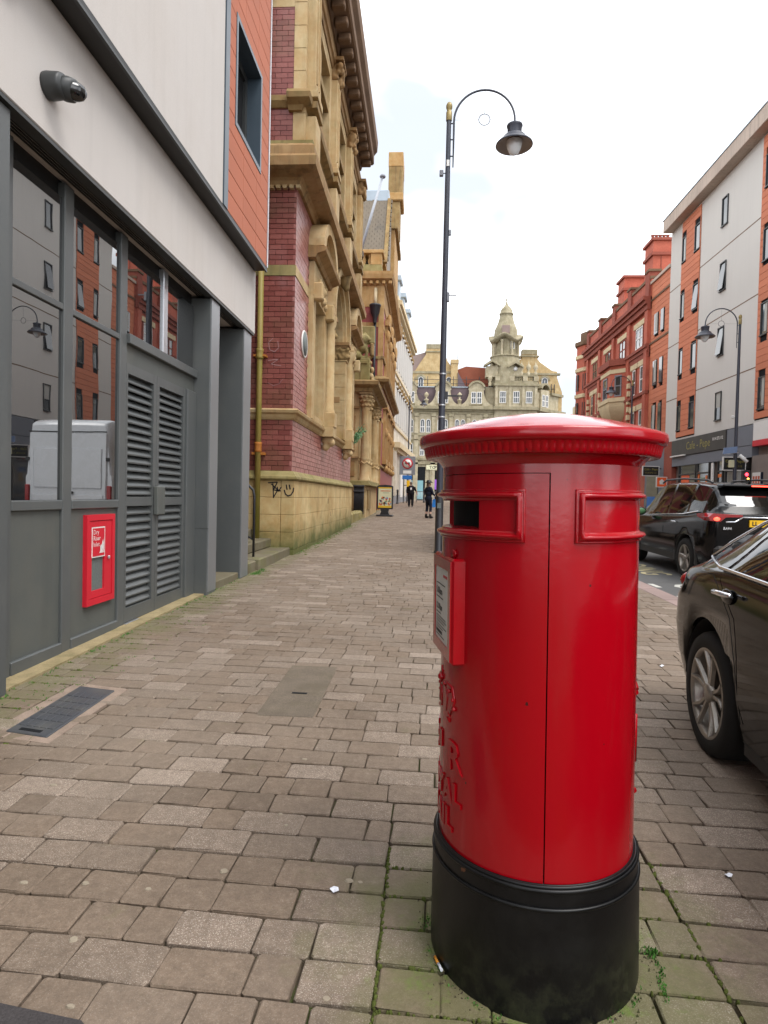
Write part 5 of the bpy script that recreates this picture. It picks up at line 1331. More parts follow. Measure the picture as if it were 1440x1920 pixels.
for i in range(7):
    s = -7.0 + i * 2.75
    co = part('column', 'stone_far', fb, (s - .28, s + .28, 0, .3, 11.55, 14.2), fr=FF); part('capital', 'stone_far_green', co, (s - .4, s + .4, 0, .42, 14.2, 14.7), fr=FF, c=.06); part('pedestal', 'stone_far', co, (s - .35, s + .35, 0, .38, 10.6, 11.2), fr=FF)
    part('lower_pier', 'stone_far', co, (s - .38, s + .38, 0, .25, .8, 10.4), fr=FF)
    for q in (.62, 1.55):
        ffwin(fb, s + q, s + q + .72, 11.7, 13.5, arch=True)
        ffwin(fb, s + q, s + q + .72, 8.0, 9.7, arch=True)
        mb = MB(); FF.arch(mb, s + q + .36, 9.7, .42, .62, -.1, .14, 8); obj('arch_ring', mb, 'stone_far_green', fb)
# attic: curved gable dormers, concave shoulders, slate mansard, urns
part('mansard', 'slate_purple', fb, (-14, 10.8, -4, -1.1, 15.9, 19.1), fr=FF)
part('roof_lead', 'lead', fb, (-14, 10.8, -4.1, -.98, 19.1, 19.25), fr=FF)
for xc in (-8.2, -2.75, 2.65, 7.95):
    dm = part('dormer', 'stone_far', fb, (xc - 1.15, xc + 1.15, -3, -.05, 15.95, 18.95), fr=FF)
    mb = MB(); FF.arch(mb, xc, 18.6, 1.15, 1.45, -3, .2, 10, a0=.35, a1=PI - .35); obj('pediment', mb, 'stone_far_green', dm)
    mb = MB(); FF.fan(mb, xc, 18.55, 1.3, -.04, 10); obj('tympanum', mb, 'stone_far', dm)
    for sg in (-1, 1):
        poly = [(xc + sg * 1.15, 15.95), (xc + sg * 2.6, 15.95)] + [(xc + sg * (1.15 + 1.45 * math.cos(t * PI / 2) ** 0 * (1 - math.sin(t * PI / 2))), 16.25 + 2.4 * (1 - math.cos(t * PI / 2))) for t in [i / 8 for i in range(9)]]
        mb = MB(); mb.prism(poly, -.9, -.1, lambda p, q, r: FF(p, r, q)); obj('shoulder', mb, 'stone_far', dm)
    ffwin(dm, xc - .82, xc - .06, 16.4, 18.25, dep=-.04); ffwin(dm, xc + .06, xc + .82, 16.4, 18.25, dep=-.04)
    part('sill', 'stone_far_green', dm, (xc - 1, xc + 1, -.06, .12, 16.2, 16.36), fr=FF)
urn = [(.3, 0), (.3, .9), (.38, .95), (.38, 1.1), (.15, 1.15), (.12, 1.4), (.36, 1.7), (.36, 1.95), (.12, 2.2), (0, 2.3)]
for xc in (-5.5, 0, 5.3): obj('urn', MB().lathe(urn, (xc, 100.3, 15.95), 10), 'stone_far', fb)
def roof_rail(x0, x1, n):
    mb = MB(); zt = 20.4
    for k in range(n + 1): x = x0 + (x1 - x0) * k / n; mb.tube([(x, 101.2, 19.2), (x, 101.2, 20.9)], .055, 5)
    for z in (19.75, 20.4): mb.tube([(x0, 101.2, z), (x1, 101.2, z)], .04, 5)
    return obj('roof_rail', mb, 'iron_black', fb)
roof_rail(-4, 10.5, 7)
# yellow gable with chimney
gp_ = [(-2.6, 19), (-2.6, 22.2), (-2.0, 22.3), (-1.2, 23.6), (-.25, 25.0), (-.25, 26.0), (2.9, 26.0), (2.9, 25.0), (3.4, 23.9), (4.0, 23.1), (4.9, 22.6), (5.0, 19)]
ga = obj('gable', MB().prism(gp_, 104, 106, lambda p, q, r: (p, r, q)), 'stone_far_yellow', fb)
part('chimney_cap', 'stone_far_green', ga, (-.4, 3.05, -6.2, -3.85, 25.4, 25.6), (-.25, 2.9, -6, -3.95, 26.0, 26.75), fr=FF)
part('gable_string', 'stone_far_green', ga, (-2.9, 5.1, -4.4, -3.85, 21.9, 22.25), fr=FF)
ffwin(ga, -1.45, -.55, 19.6, 20.9, arch=True, dep=-3.95); ffwin(ga, 3.2, 4.1, 19.6, 20.9, arch=True, dep=-3.95)
mb = MB(); FF.arch(mb, -1.0, 20.9, .5, .85, -4.05, -3.85, 10); obj('window_hood', mb, 'stone_far_green', ga)
obj('side_roof', MB().prism([(-14, 19), (-14, 21.5), (-.3, 25.5), (-.3, 19)], 104.4, 112, lambda p, q, r: (p, r, q)), 'slate_brown', fb)
obj('chimney', MB().box(3.95, 5.05, 103, 104.5, 19, 23.4).box(3.85, 5.15, 102.9, 104.6, 23.4, 24.0), 'stone_far_yellow', fb)
obj('attic_block', MB().prism([(5.1, 19), (5.1, 22.5), (6.4, 23.0), (10.8, 22.7), (10.8, 19)], 103.5, 110, lambda p, q, r: (p, r, q)), 'brick_attic', fb)
part('attic_coping', 'stone_soot', fb, (5.0, 10.8, -9, -3.4, 22.85, 23.05), fr=FF) if False else None
obj('attic_roof', MB().prism([(5.05, 19.1), (5.05, 21.9), (6.6, 19.1)], 102.6, 103.4, lambda p, q, r: (p, r, q)), 'slate_purple', fb)
obj('aerial', MB().tube([(5.0, 104, 23.9), (5.0, 104, 26.6)], .04, 5).tube([(4.5, 104, 26.5), (5.4, 104, 26.5)], .03, 5), 'sign_grey', fb)
# block under the turret
part('turret_block', 'stone_far', fb, (10.8, 17.45, -7, .35, .6, 19.3), fr=FF)
part('block_cornice', 'stone_far_green', fb, (10.6, 17.6, -1, .9, 15.4, 15.9), fr=FF); part('block_cornice', 'stone_far_green', fb, (10.6, 17.6, -1, .65, 19.2, 19.55), fr=FF)
for a in (11.55, 13.65, 15.65):
    wd = ffwin(fb, a, a + 1.0, 16.5, 18.35, bars=3, dep=.35); part('surround', 'stone_far_green', wd, (a - .2, a - .01, .3, .45, 16.3, 18.7), fr=FF); part('surround', 'stone_far_green', wd, (a + 1.01, a + 1.2, .3, .45, 16.3, 18.7), fr=FF)
for a in (10.85, 13.0, 15.05, 16.95): part('pilaster', 'stone_far', fb, (a, a + .42, .35, .5, 15.9, 19.2), fr=FF)
part('balustrade', 'stone_far_green', fb, (10.8, 17.4, -1, .45, 19.55, 20.0), (10.8, 17.4, -.5, .45, 20.7, 20.95), fr=FF)
for a in (10.8, 13.05, 15.1, 16.8): part('balustrade_pier', 'stone_far', fb, (a, a + .75, -.5, .5, 20.0, 20.7), fr=FF)
for a in (11.65, 13.9, 15.95):
    for k in range(4): obj('baluster', MB().lathe([(.12, 20), (.07, 20.1), (.14, 20.3), (.06, 20.55), (.12, 20.7)], (a + .15 + k * .28, 99.8, 0), 6), 'stone_far_green', fb)
for xc in (10.0, 11.0, 14.9, 16.0, 17.1): obj('urn', MB().lathe([(.25, 0), (.25, .5), (.1, .6), (.38, 1.1), (.34, 1.5), (.1, 1.75), (.06, 2.0), (0, 2.3)], (xc, 99.9, 20.95 if xc > 10.5 else 19.2), 10), 'stone_far', fb)
part('block_rear', 'stone_far', fb, (9.4, 10.8, -6, -.9, 15.95, 19.2), fr=FF)
# domed turret
TX, TY = 12.55, 102.0
tw = obj('turret', MB().lathe([(2.6, 19.4), (2.6, 22.2), (2.35, 23.2), (2.3, 24.0)], (TX, TY, 0), 16), 'stone_far_green', fb)
obj('lantern', MB().lathe([(1.75, 24.0), (1.75, 27.0)], (TX, TY, 0), 16), 'stone_far_green', tw)
obj('lantern_base', MB().lathe([(2.3, 24.0), (2.45, 24.02), (2.45, 24.2), (1.7, 24.25)], (TX, TY, 0), 16), 'stone_far_green', tw)
for k in range(8):
    a = PI / 8 + k * PI / 4
    obj('lantern_column', MB().lathe([(.22, 24.2), (.17, 24.35), (.15, 26.2), (.25, 26.5), (.25, 26.6)], (TX + 2.12 * math.cos(a), TY + 2.12 * math.sin(a), 0), 10), 'stone_far', tw)
obj('lantern_window', MB().box(13.15, 13.75, 100.28, 100.42, 25.2, 26.5), 'white_paint', tw); obj('lantern_pane', MB().box(13.22, 13.42, 100.26, 100.3, 25.3, 26.4).box(13.48, 13.68, 100.26, 100.3, 25.3, 26.4), 'glass_far', tw)
wav = lambda r, z, a: r
mb = MB(); seg = 48; prof_ = [(1.8, 26.6), (2.3, 26.6), (2.75, 26.85), (2.8, 27.1), (2.2, 27.3), (1.6, 27.35)]
mb.lathe(prof_, (0, 0, 0), seg, T=lambda x, y, z: (TX + x, TY + y, z + .45 * (math.cos(4 * math.atan2(y, x) + .9)) * min(1, math.hypot(x, y) / 2.4)))
obj('wavy_cornice', mb, 'stone_far_green', tw)
obj('dome', MB().lathe([(1.9, 27.0), (1.9, 27.6), (1.82, 28.5), (1.55, 29.1), (1.28, 29.8), (1.1, 30.5), (1.02, 30.95), (1.16, 31.0), (1.16, 31.12), (1.04, 31.2), (.98, 31.6), (.78, 32.0), (.45, 32.3), (.25, 32.6), (.16, 32.9), (.08, 33.2), (.16, 33.4), (.06, 33.6), (.03, 34.3), (0, 34.4)], (TX, TY, 0), 20), 'stone_far_green', tw)
part('dome_panel', 'slate_brown', tw, (11.7, 12.9, -.5, .12, 27.6, 28.8), fr=FF)
for (dx, zz_) in ((-2.3, 22.4), (1.35, 22.2)):
    g_ = obj('pediment', MB().prism([(TX + dx - 1.3, zz_), (TX + dx, zz_ + .9), (TX + dx + 1.3, zz_), (TX + dx + 1.2, zz_ - .2), (TX + dx, zz_ + .5), (TX + dx - 1.2, zz_ - .2)], 99.1, 100.6, lambda p, q, r: (p, r, q)), 'stone_far_green', tw)
    part('pediment_wall', 'stone_far', tw, (TX + dx - .9, TX + dx + .9, -1.6, .3, 20.6, zz_ - .1), fr=FF)
obj('oculus', MB().lathe([(0, 0), (.28, 0), (.34, .06), (0, .06)], seg=14, T=lambda x, y, z: (TX + 1.35 + x, 99.66 - z, 21.9 + y)), 'white_paint', tw)
# right-hand wing turning away
ux2, uy2 = 4.8, 4.6; q_ = math.hypot(ux2, uy2); FG = Fr(17.45, 100.0, ux2 / q_, uy2 / q_, uy2 / q_, -ux2 / q_)
part('side_wall', 'stone_far', fb, (0, q_, -7, 0, .6, 15.3), fr=FG)
part('side_cornice', 'stone_far_green', fb, (0, q_ + .3, -1, .7, 15.3, 15.8), fr=FG)
part('side_attic', 'stone_far', fb, (0.4, q_, -5, -.3, 15.8, 18.4), fr=FG); part('side_attic_cap', 'stone_far_green', fb, (3.9, q_ + .4, -5, .1, 18.3, 18.7), fr=FG)
dm = part('dormer', 'stone_far', fb, (1.0, 3.2, -3, .02, 15.8, 18.9), fr=FG)
mb = MB(); FG.arch(mb, 2.1, 18.7, 1.0, 1.3, -2, .2, 10, a0=.3, a1=PI - .3); obj('pediment', mb, 'stone_far_green', dm)
ffwin(dm, 1.3, 2.0, 16.2, 18.1, fr=FG, dep=.02); ffwin(dm, 2.2, 2.9, 16.2, 18.1, fr=FG, dep=.02)
for a in (.6, 3.4, 4.6, 5.6): part('side_pilaster', 'stone_far', fb, (a, a + .4, 0, .25, .8, 15.3), fr=FG)
gp2 = [(14.4, 19), (14.4, 23.5), (15.2, 24.4), (15.6, 24.6), (15.6, 25.3), (18.1, 25.3), (18.1, 24.6), (18.6, 24.0), (20.6, 22.6), (21.4, 22.5), (21.4, 21.5), (22.3, 19), (22.3, 15.8), (14.4, 15.8)]
ga = obj('gable', MB().prism(gp2, 104.5, 106, lambda p, q, r: (p, r, q)), 'stone_far_yellow', fb)
part('chimney_cap', 'stone_far_green', ga, (15.3, 18.4, -6.2, -4.3, 24.9, 25.1), (15.6, 18.1, -6, -4.4, 25.3, 26.1), fr=FF)
part('gable_string', 'stone_far_green', ga, (14.4, 21.9, -5, -4.3, 21.9, 22.2), fr=FF)
ffwin(ga, 18.9, 19.9, 19.4, 21.0, arch=True, dep=-4.45); mb = MB(); FF.arch(mb, 19.4, 21.0, .55, .85, -4.6, -4.35, 10); obj('window_hood', mb, 'stone_far_green', ga)
obj('roof_rail', MB().tube([(18.2, 103.3, 18.9), (18.2, 103.3, 20.6)], .06, 5).tube([(21, 104.4, 18.6), (21, 104.4, 20.4)], .06, 5).tube([(20.5, 104.3, 18.6), (20.5, 104.3, 20.4)], .06, 5).tube([(18.2, 103.3, 19.6), (21, 104.4, 19.6)], .04, 5), 'iron_black', fb)
# shop level at the end of the street
part('shop_front', 'interior_dark', fb, (-3, .1, -.1, .06, .9, 6.2), fr=FF); part('shop_front', 'interior_dark', fb, (.9, 6.5, -.1, .06, .9, 5.6), fr=FF)
part('shop_glass', 'teal_shop', fb, (-2.6, -.2, 0, .12, 1.0, 4.0), fr=FF); part('shop_glass', 'screen_purple', fb, (1.2, 2.1, 0, .12, 2.6, 4.2), fr=FF)
ts = thing('top_sign', (1.4, 99.8, 6), 'cream shop sign lettered TOP under the far stone building', 'sign')
part('board', 'poster_paper', ts, (.25, 4.6, .06, .3, 5.75, 6.5), fr=FF)
for i, ch in enumerate('TOP'): mb = MB(); text_on(mb, ch, .62, lambda x, y, z: FF(.75 + i * .42 + x, .31, 5.92 + y), bold=.012); obj('letter', mb, 'text_dark', ts)
# ================================================================== red pillar box
CXB, CYB = 0.360, 1.90; TH0 = math.atan2(-1.90, -0.360)
def PB(phi, r, z): a = TH0 + math.radians(phi); return (CXB + r * math.cos(a), CYB + r * math.sin(a), z)
pb = thing('pillar_box', (CXB, CYB, 0), 'large glossy red cast iron pillar box with black base on the paving', 'pillar box')
pb.rotation_euler = (0, -0.013, 0)
R0 = 0.285
# black base
bs = obj('base', MB().lathe([(.3065, -.03), (.3055, .10), (.303, .292)], (CXB, CYB, 0), 96), 'pillar_black', pb)
obj('base_band', MB().lathe([(.2985, .290), (.2975, .338)], (CXB, CYB, 0), 96), 'pillar_black', bs)
def ring_(r_, z, t): return MB().tube([(CXB + r_ * math.cos(2 * PI * k / 96), CYB + r_ * math.sin(2 * PI * k / 96), z) for k in range(97)], t, 10, caps=False)
obj('lower_bead', ring_(.3005, .2925, .0052), 'pillar_black', bs); obj('upper_bead', ring_(.2965, .3395, .0058), 'pillar_black', bs); obj('top_bead', ring_(.2925, .3475, .0048), 'pillar_black', bs)
obj('base_top', MB().lathe([(.298, .338), (.293, .350), (.20, .3515)], (CXB, CYB, 0), 96), 'pillar_black', bs)
obj('core', MB().lathe([(.250, .34), (.250, 1.44)], (CXB, CYB, 0), 48), 'aperture_black', pb)
def shell(mb, p0, p1, z0, z1, r=R0, hole=None, n=60, tk=.012):
    ph = [p0 + (p1 - p0) * i / n for i in range(n + 1)]; zs = [z0, z1]
    if hole:
        ph = sorted(set(ph + [hole[0], hole[1]])); zs = sorted([z0, z1, hole[2], hole[3]])
        zs = zs[:2] + zs[2:]
    base = len(mb.v); m = len(ph)
    mb.sm = True
    vs = [PB(p, r, z) for z in zs for p in ph]; fs = []
    for i in range(len(zs) - 1):
        for k in range(m - 1):
            if hole and hole[0] - 1e-6 <= ph[k] and ph[k + 1] <= hole[1] + 1e-6 and hole[2] - 1e-6 <= zs[i] and zs[i + 1] <= hole[3] + 1e-6: continue
            fs.append((i * m + k, i * m + k + 1, (i + 1) * m + k + 1, (i + 1) * m + k))
    mb.add(vs, fs); mb.sm = False
    # edges turned inwards
    for (a, b) in ((ph, z0), (ph, z1)):
        vs = [PB(p, r, b) for p in a] + [PB(p, r - tk, b) for p in a]; mb.add(vs, [(k, k + 1, m + k + 1, m + k) for k in range(m - 1)])
    for p in (p0, p1): mb.add([PB(p, r, z0), PB(p, r, z1), PB(p, r - tk, z1), PB(p, r - tk, z0)], [(0, 1, 2, 3)])
    return mb
DZ = 1.418
obj('rear_shell', shell(MB(), 6.9, 360 - 146.5, .352, DZ + .03), 'pillar_red', pb)
HOLE = (-104, -32, 1.268, 1.345)
door = obj('door', shell(MB(), -145.9, 6.2, .352, DZ, hole=HOLE), 'pillar_red', pb)
obj('lintel', shell(MB(), -145.9, 6.9, DZ + .002, DZ + .03), 'pillar_red', pb)
# posting aperture: reveal and chute
mb = MB(); m = 24; phs = [HOLE[0] + (HOLE[1] - HOLE[0]) * k / m for k in range(m + 1)]
for z, dz in ((HOLE[2], 0.012), (HOLE[3], -.004)):
    vs = [PB(p, R0, z) for p in phs] + [PB(p, R0 - .085, z + dz) for p in phs]; mb.add(vs, [(k, k + 1, m + 2 + k, m + 1 + k) for k in range(m)])
for p in (HOLE[0], HOLE[1]): mb.add([PB(p, R0, HOLE[2]), PB(p, R0, HOLE[3]), PB(p, R0 - .085, HOLE[3]), PB(p, R0 - .085, HOLE[2])], [(0, 1, 2, 3)])
obj('aperture', mb, 'pillar_red', door)
bk_ = MB(); vs = [PB(p, R0 - .034, z) for z in (HOLE[2] + .004, HOLE[3]) for p in phs]; bk_.add(vs, [(k, k + 1, m + 2 + k, m + 1 + k) for k in range(m)]); obj('chute', bk_, 'aperture_black', door)
def cyl_frame(p0, p1, z0, z1, prof_, name, root):
    """mitred moulding round a rectangle on the drum; prof_: (inset metres, height)"""
    mb = MB(); mb.sm = True; n = 36; rings = []
    for d, h in prof_:
        da = math.degrees(d / R0); a, b, u, v = p0 + da, p1 - da, z0 + d, z1 - d; pts = []
        for k in range(n): pts.append(PB(a + (b - a) * k / n, R0 + h, u))
        for k in range(6): pts.append(PB(b, R0 + h, u + (v - u) * k / 6))
        for k in range(n): pts.append(PB(b + (a - b) * k / n, R0 + h, v))
        for k in range(6): pts.append(PB(a, R0 + h, v + (u - v) * k / 6))
        rings.append(pts)
    N = len(rings[0]); vs = [p for r_ in rings for p in r_]
    fs = [(i * N + k, i * N + (k + 1) % N, (i + 1) * N + (k + 1) % N, (i + 1) * N + k) for i in range(len(rings) - 1) for k in range(N)]
    mb.add(vs, fs); mb.sm = False
    return obj(name, mb, 'pillar_red', root)
PR = [(0, -.002), (.001, .005), (.004, .0065), (.007, .004), (.009, .011), (.013, .016), (.018, .017), (.022, .013), (.0235, .004), (.026, .002), (.030, -.001)]
cyl_frame(-134, -5.5, 1.238, 1.378, PR, 'posting_frame', door)
cyl_frame(19.5, 150, 1.238, 1.378, PR, 'rear_frame', pb)
# cap
cap = obj('cap', MB().lathe([(.353, 1.5335), (.345, 1.5368), (.30, 1.5510), (.25, 1.5655), (.20, 1.5782), (.15, 1.5888), (.10, 1.5968), (.05, 1.6025), (0, 1.6045)], (CXB, CYB, 0), 128), 'pillar_red', pb)
obj('cap_edge', MB().lathe([(.345, 1.499), (.350, 1.5015), (.3555, 1.506), (.357, 1.512), (.357, 1.526), (.3555, 1.531), (.353, 1.5335)], (CXB, CYB, 0), 128), 'pillar_red', cap)
ND = 112
obj('dentil_band', MB().lathe([(.310, 1.470), (.328, 1.467), (.336, 1.469), (.339, 1.474), (.341, 1.484), (.344, 1.496), (.346, 1.5)], (CXB, CYB, 0), ND * 8, rfun=lambda r, z, a: r - (.0032 * (1 - abs(math.sin(ND / 2 * a)) ** .6) + 0.0) * (1 if z > 1.4685 else .3)), 'pillar_red', cap)
obj('neck', MB().lathe([(R0 - .004, 1.44), (R0 + .002, 1.445), (R0 + .006, 1.452), (R0 + .018, 1.464), (R0 + .030, 1.474), (R0 + .033, 1.480), (.28, 1.49)], (CXB, CYB, 0), 96), 'pillar_red', pb)
# collection plate: a box let into the drum, facing the pavement
FA = math.radians(-70) + TH0; nx_, ny_ = math.cos(FA), math.sin(FA); tx_, ty_ = -ny_, nx_     # outward normal, tangent to camera side
if (tx_ * (-CXB) + ty_ * (-CYB)) < 0: tx_, ty_ = -tx_, -ty_
def PL(t, d, z): return (CXB + nx_ * d + tx_ * t, CYB + ny_ * d + ty_ * t, z)
plate = obj('collection_plate', MB().cbox(-.135, .135, .19, .288, .885, 1.183, .006, PL), 'pillar_red', pb)
obj('plate_rim', MB().box(-.128, -.098, .288, .292, .893, 1.175, PL).box(.098, .128, .288, .292, .893, 1.175, PL).box(-.098, .098, .288, .292, 1.145, 1.175, PL).box(-.098, .098, .288, .292, .893, .925, PL), 'pillar_red', plate)
obj('notice', MB().box(-.098, .098, .2865, .2892, .925, 1.145, PL), 'sign_white', plate)
mb = MB()
flip = -1 if True else 1
def ptext(body, size, t, z, bold=0): text_on(mb, body, size, lambda x, y, zz: PL(t + (x if PT > 0 else -x), .2898, z + y), bold=bold)
# direction in which lettering reads on the plate (left to right as seen from in front of it)
PT = 1 if (tx_ * -ny_ + ty_ * nx_) > 0 else -1
t0 = -.085 * PT
for body, size, z in (('5.00pm', .030, 1.062), ('12.00pm', .026, 1.015)): ptext(body, size, t0, z, .0006)
for i, (z, wdt) in enumerate(((1.092, .13), (1.050, .10), (1.003, .07), (.992, .14), (.984, .15), (.976, .12), (.966, .15), (.958, .10), (.935, .12))):
    a, b = (t0, t0 + wdt * PT); mb.box(min(a, b), max(a, b), .2892, .2896, z, z + .003, PL)
a, b = (t0, t0 + .09 * PT); mb.box(min(a, b), max(a, b), .2892, .2897, .943, .953, PL)
obj('collection_times', mb, 'text_dark', plate)
a, b = (t0 + .10 * PT, t0 + .16 * PT); obj('emblem', MB().box(min(a, b), max(a, b), .2892, .2897, 1.118, 1.126, PL), 'sign_red', plate)
# raised royal cypher and lettering on the drum
def islands(name, mb, mat, root):
    par = list(range(len(mb.v)))
    def find(a):
        while par[a] != a: par[a] = par[par[a]]; a = par[a]
        return a
    for f in mb.f:
        for q in f[1:]: par[find(q)] = find(f[0])
    grp = {}
    for f in mb.f: grp.setdefault(find(f[0]), []).append(f)
    for fs in grp.values():
        ids = sorted(set(i for f in fs for i in f)); mp_ = {i: k for k, i in enumerate(ids)}
        obj(name, MB().add([mb.v[i] for i in ids], [tuple(mp_[i] for i in f) for f in fs]), mat, root)
def wrap(mb, body, size, z, phi_c=-70, ext=.006, bold=.002, spacing=1.0):
    vs, fs = text_mesh(body, size, ext, 'CENTER', spacing, bold)
    mb.add([PB(phi_c + math.degrees(v[0] / R0), R0 - .001 + (v[2] + ext) * .5, z - .062 + v[1]) for v in vs], fs)
mb = MB(); wrap(mb, 'E', .115, .655, -86, bold=.003); wrap(mb, 'R', .115, .640, -50, bold=.003); wrap(mb, 'II', .066, .680, -69, bold=.002)
wrap(mb, 'ROYAL', .082, .545, -70, bold=.003, spacing=1.05); wrap(mb, 'MAIL', .082, .462, -70, bold=.003, spacing=1.08)
islands('letter', mb, 'pillar_red', door)
KZ = -.062
cr = MB()     # crown: arches, band, orb and cross
def ribbon(pts, r=.007): cr.tube([PB(-70 + math.degrees(x / R0), R0 - .001, z + KZ) for x, z in pts], r * .85, 8)
ribbon([(-.075, .775), (.075, .775)], .009); ribbon([(-.075, .790), (.075, .790)], .007)
ribbon([(-.075, .795), (-.098, .835), (-.085, .872), (-.045, .878), (0, .862)]); ribbon([(.075, .795), (.098, .835), (.085, .872), (.045, .878), (0, .862)])
ribbon([(0, .795), (0, .862)], .006); ribbon([(-.045, .795), (-.055, .84), (-.03, .872)], .005); ribbon([(.045, .795), (.055, .84), (.03, .872)], .005)
cr.ball(PB(-70, R0 + .003, .882 + KZ), .011); ribbon([(0, .885), (0, .915)], .006); ribbon([(-.014, .902), (.014, .902)], .005)
for i in range(9): cr.ball(PB(-70 + math.degrees((.1 * math.cos(PI * i / 8)) / R0), R0 + .003, .815 + KZ + .062 * math.sin(PI * i / 8)), .0065, seg=8, rings=6)
obj('crown', cr, 'pillar_red', door)
mb = MB(); [mb.tube([PB(110 + math.degrees(x / R0), R0 + .003, z) for x, z in pts], .008, 6) for pts in ([(-.1, .79), (.1, .79)], [(-.1, .80), (0, .88), (.1, .80)], [(-.08, .58), (-.08, .72)], [(.08, .58), (.08, .72)], [(-.1, .50), (.1, .50)])]
obj('rear_cypher', mb, 'pillar_red', pb)
obj('lock', MB().lathe([(0, 0), (.012, 0), (.012, .006), (0, .006)], seg=14, T=lambda x, y, z: PB(-52 + math.degrees(x / R0), R0 + z, 1.195 + y)), 'pillar_red', door)

# ================================================================== vehicles
def interp(tab, y):
    if y <= tab[0][0]: return tab[0][1:]
    for i in range(len(tab) - 1):
        a, b = tab[i], tab[i + 1]
        if y <= b[0]:
            t = (y - a[0]) / (b[0] - a[0]); p = tab[max(0, i - 1)]; q = tab[min(len(tab) - 1, i + 2)]; out = []
            for k in range(1, len(a)):
                m0 = (b[k] - p[k]) / (b[0] - p[0]) * (b[0] - a[0]); m1 = (q[k] - a[k]) / (q[0] - a[0]) * (b[0] - a[0])
                d = b[k] - a[k]
                if d == 0: m0 = m1 = 0
                else: m0 = max(-3 * abs(d), min(3 * abs(d), m0)); m1 = max(-3 * abs(d), min(3 * abs(d), m1))
                if d * m0 < 0: m0 = 0
                if d * m1 < 0: m1 = 0
                out.append((2 * t ** 3 - 3 * t * t + 1) * a[k] + (t ** 3 - 2 * t * t + t) * m0 + (-2 * t ** 3 + 3 * t * t) * b[k] + (t ** 3 - t * t) * m1)
            return out
    return tab[-1][1:]
def car_body(root, tab, wheels, Ra, zc, paint, side_glass, screen, rear, T, low='plastic_black', n=150, crease=.045):
    """tab rows: y, ws, wm, ww, wr, zb, zs, zm, zw, zr.  Lofted shell; glass bands split off as parts of their own"""
    y0, y1 = tab[0][0], tab[-1][0]
    ys = sorted(set([y0 + (y1 - y0) * i / n for i in range(n + 1)] + [v for seg in side_glass for v in seg] + list(screen) + list(rear) + [w + k for w in wheels for k in (-Ra, Ra)]))
    secs = []
    for y in ys:
        ws, wm, ww, wr, zb, zs, zm, zw, zr = interp(tab, y)
        arch = 0
        for yw in wheels:
            if abs(y - yw) < Ra: arch = max(arch, zc + math.sqrt(max(0, Ra * Ra - (y - yw) ** 2)))
        P = [(0, max(zb, arch + .03 if arch else 0)), (ws * .80, max(zb, arch + .02 if arch else 0)), (ws * .97, max(zb + .02, arch)), (ws, max(zs, arch)), ((ws + wm) / 2 + .012, max((zs + zm) / 2, arch + .002)), (wm, max(zm, arch + .004)), (wm - .006, max((zm + zw) / 2, arch + .006)), (ww + .008, zw - .085), (ww, zw - crease), (ww - .018, zw - .012), (ww - .03, zw)]
        zt = zr - .05 if zr - zw > .2 else zw + (zr - zw) * .6
        wt = wr if zr - zw > .2 else ww - .03 + (wr - ww + .03) * .6
        P += [((ww - .03) * .5 + wt * .5 + .012 * min(1, (zr - zw) / .3), zw * .5 + zt * .5), (wt, zt), (wt - .05, zr - .018 if zr - zw > .2 else zr - .012), (wt * .55, zr - .003), (0, zr)]
        secs.append(P)
    body = MB(); lowm = MB(); glass = {}
    body.sm = True; NP = len(secs[0])
    for sgn in (-1, 1):
        for i in range(len(ys) - 1):
            ym = (ys[i] + ys[i + 1]) / 2
            for k in range(NP - 1):
                q = [(i, k), (i + 1, k), (i + 1, k + 1), (i, k + 1)]
                vs = [T(sgn * secs[a][b][0], ys[a], secs[a][b][1]) for a, b in q]
                tgt = body
                if k in (10, 11):
                    for gi, (a, b) in enumerate(side_glass):
                        if a <= ym <= b: tgt = glass.setdefault(('side_window', sgn, gi), MB())
                elif k >= 12:
                    if screen[0] <= ym <= screen[1]: tgt = glass.setdefault(('windscreen', 0, 0), MB())
                    elif rear[0] <= ym <= rear[1]: tgt = glass.setdefault(('rear_window', 0, 0), MB())
                elif k <= 2: tgt = lowm
                tgt.sm = True; tgt.add(vs, [(0, 1, 2, 3) if sgn > 0 else (3, 2, 1, 0)])
    for e in (0, -1):     # end caps
        P = [p for p in secs[e]]; ring = [T(x, ys[e], z) for x, z in P] + [T(-x, ys[e], z) for x, z in reversed(P[1:-1])]
        body.sm = False; body.add(ring, [tuple(range(len(ring)))])
    o = obj('body', body, paint, root, clean=True, local=True); obj('underbody', lowm, low, root, clean=True, local=True)
    for (nm, s, g_), mb in glass.items(): obj(nm, mb, 'glass_car', root, clean=True, local=True)
    return secs, ys
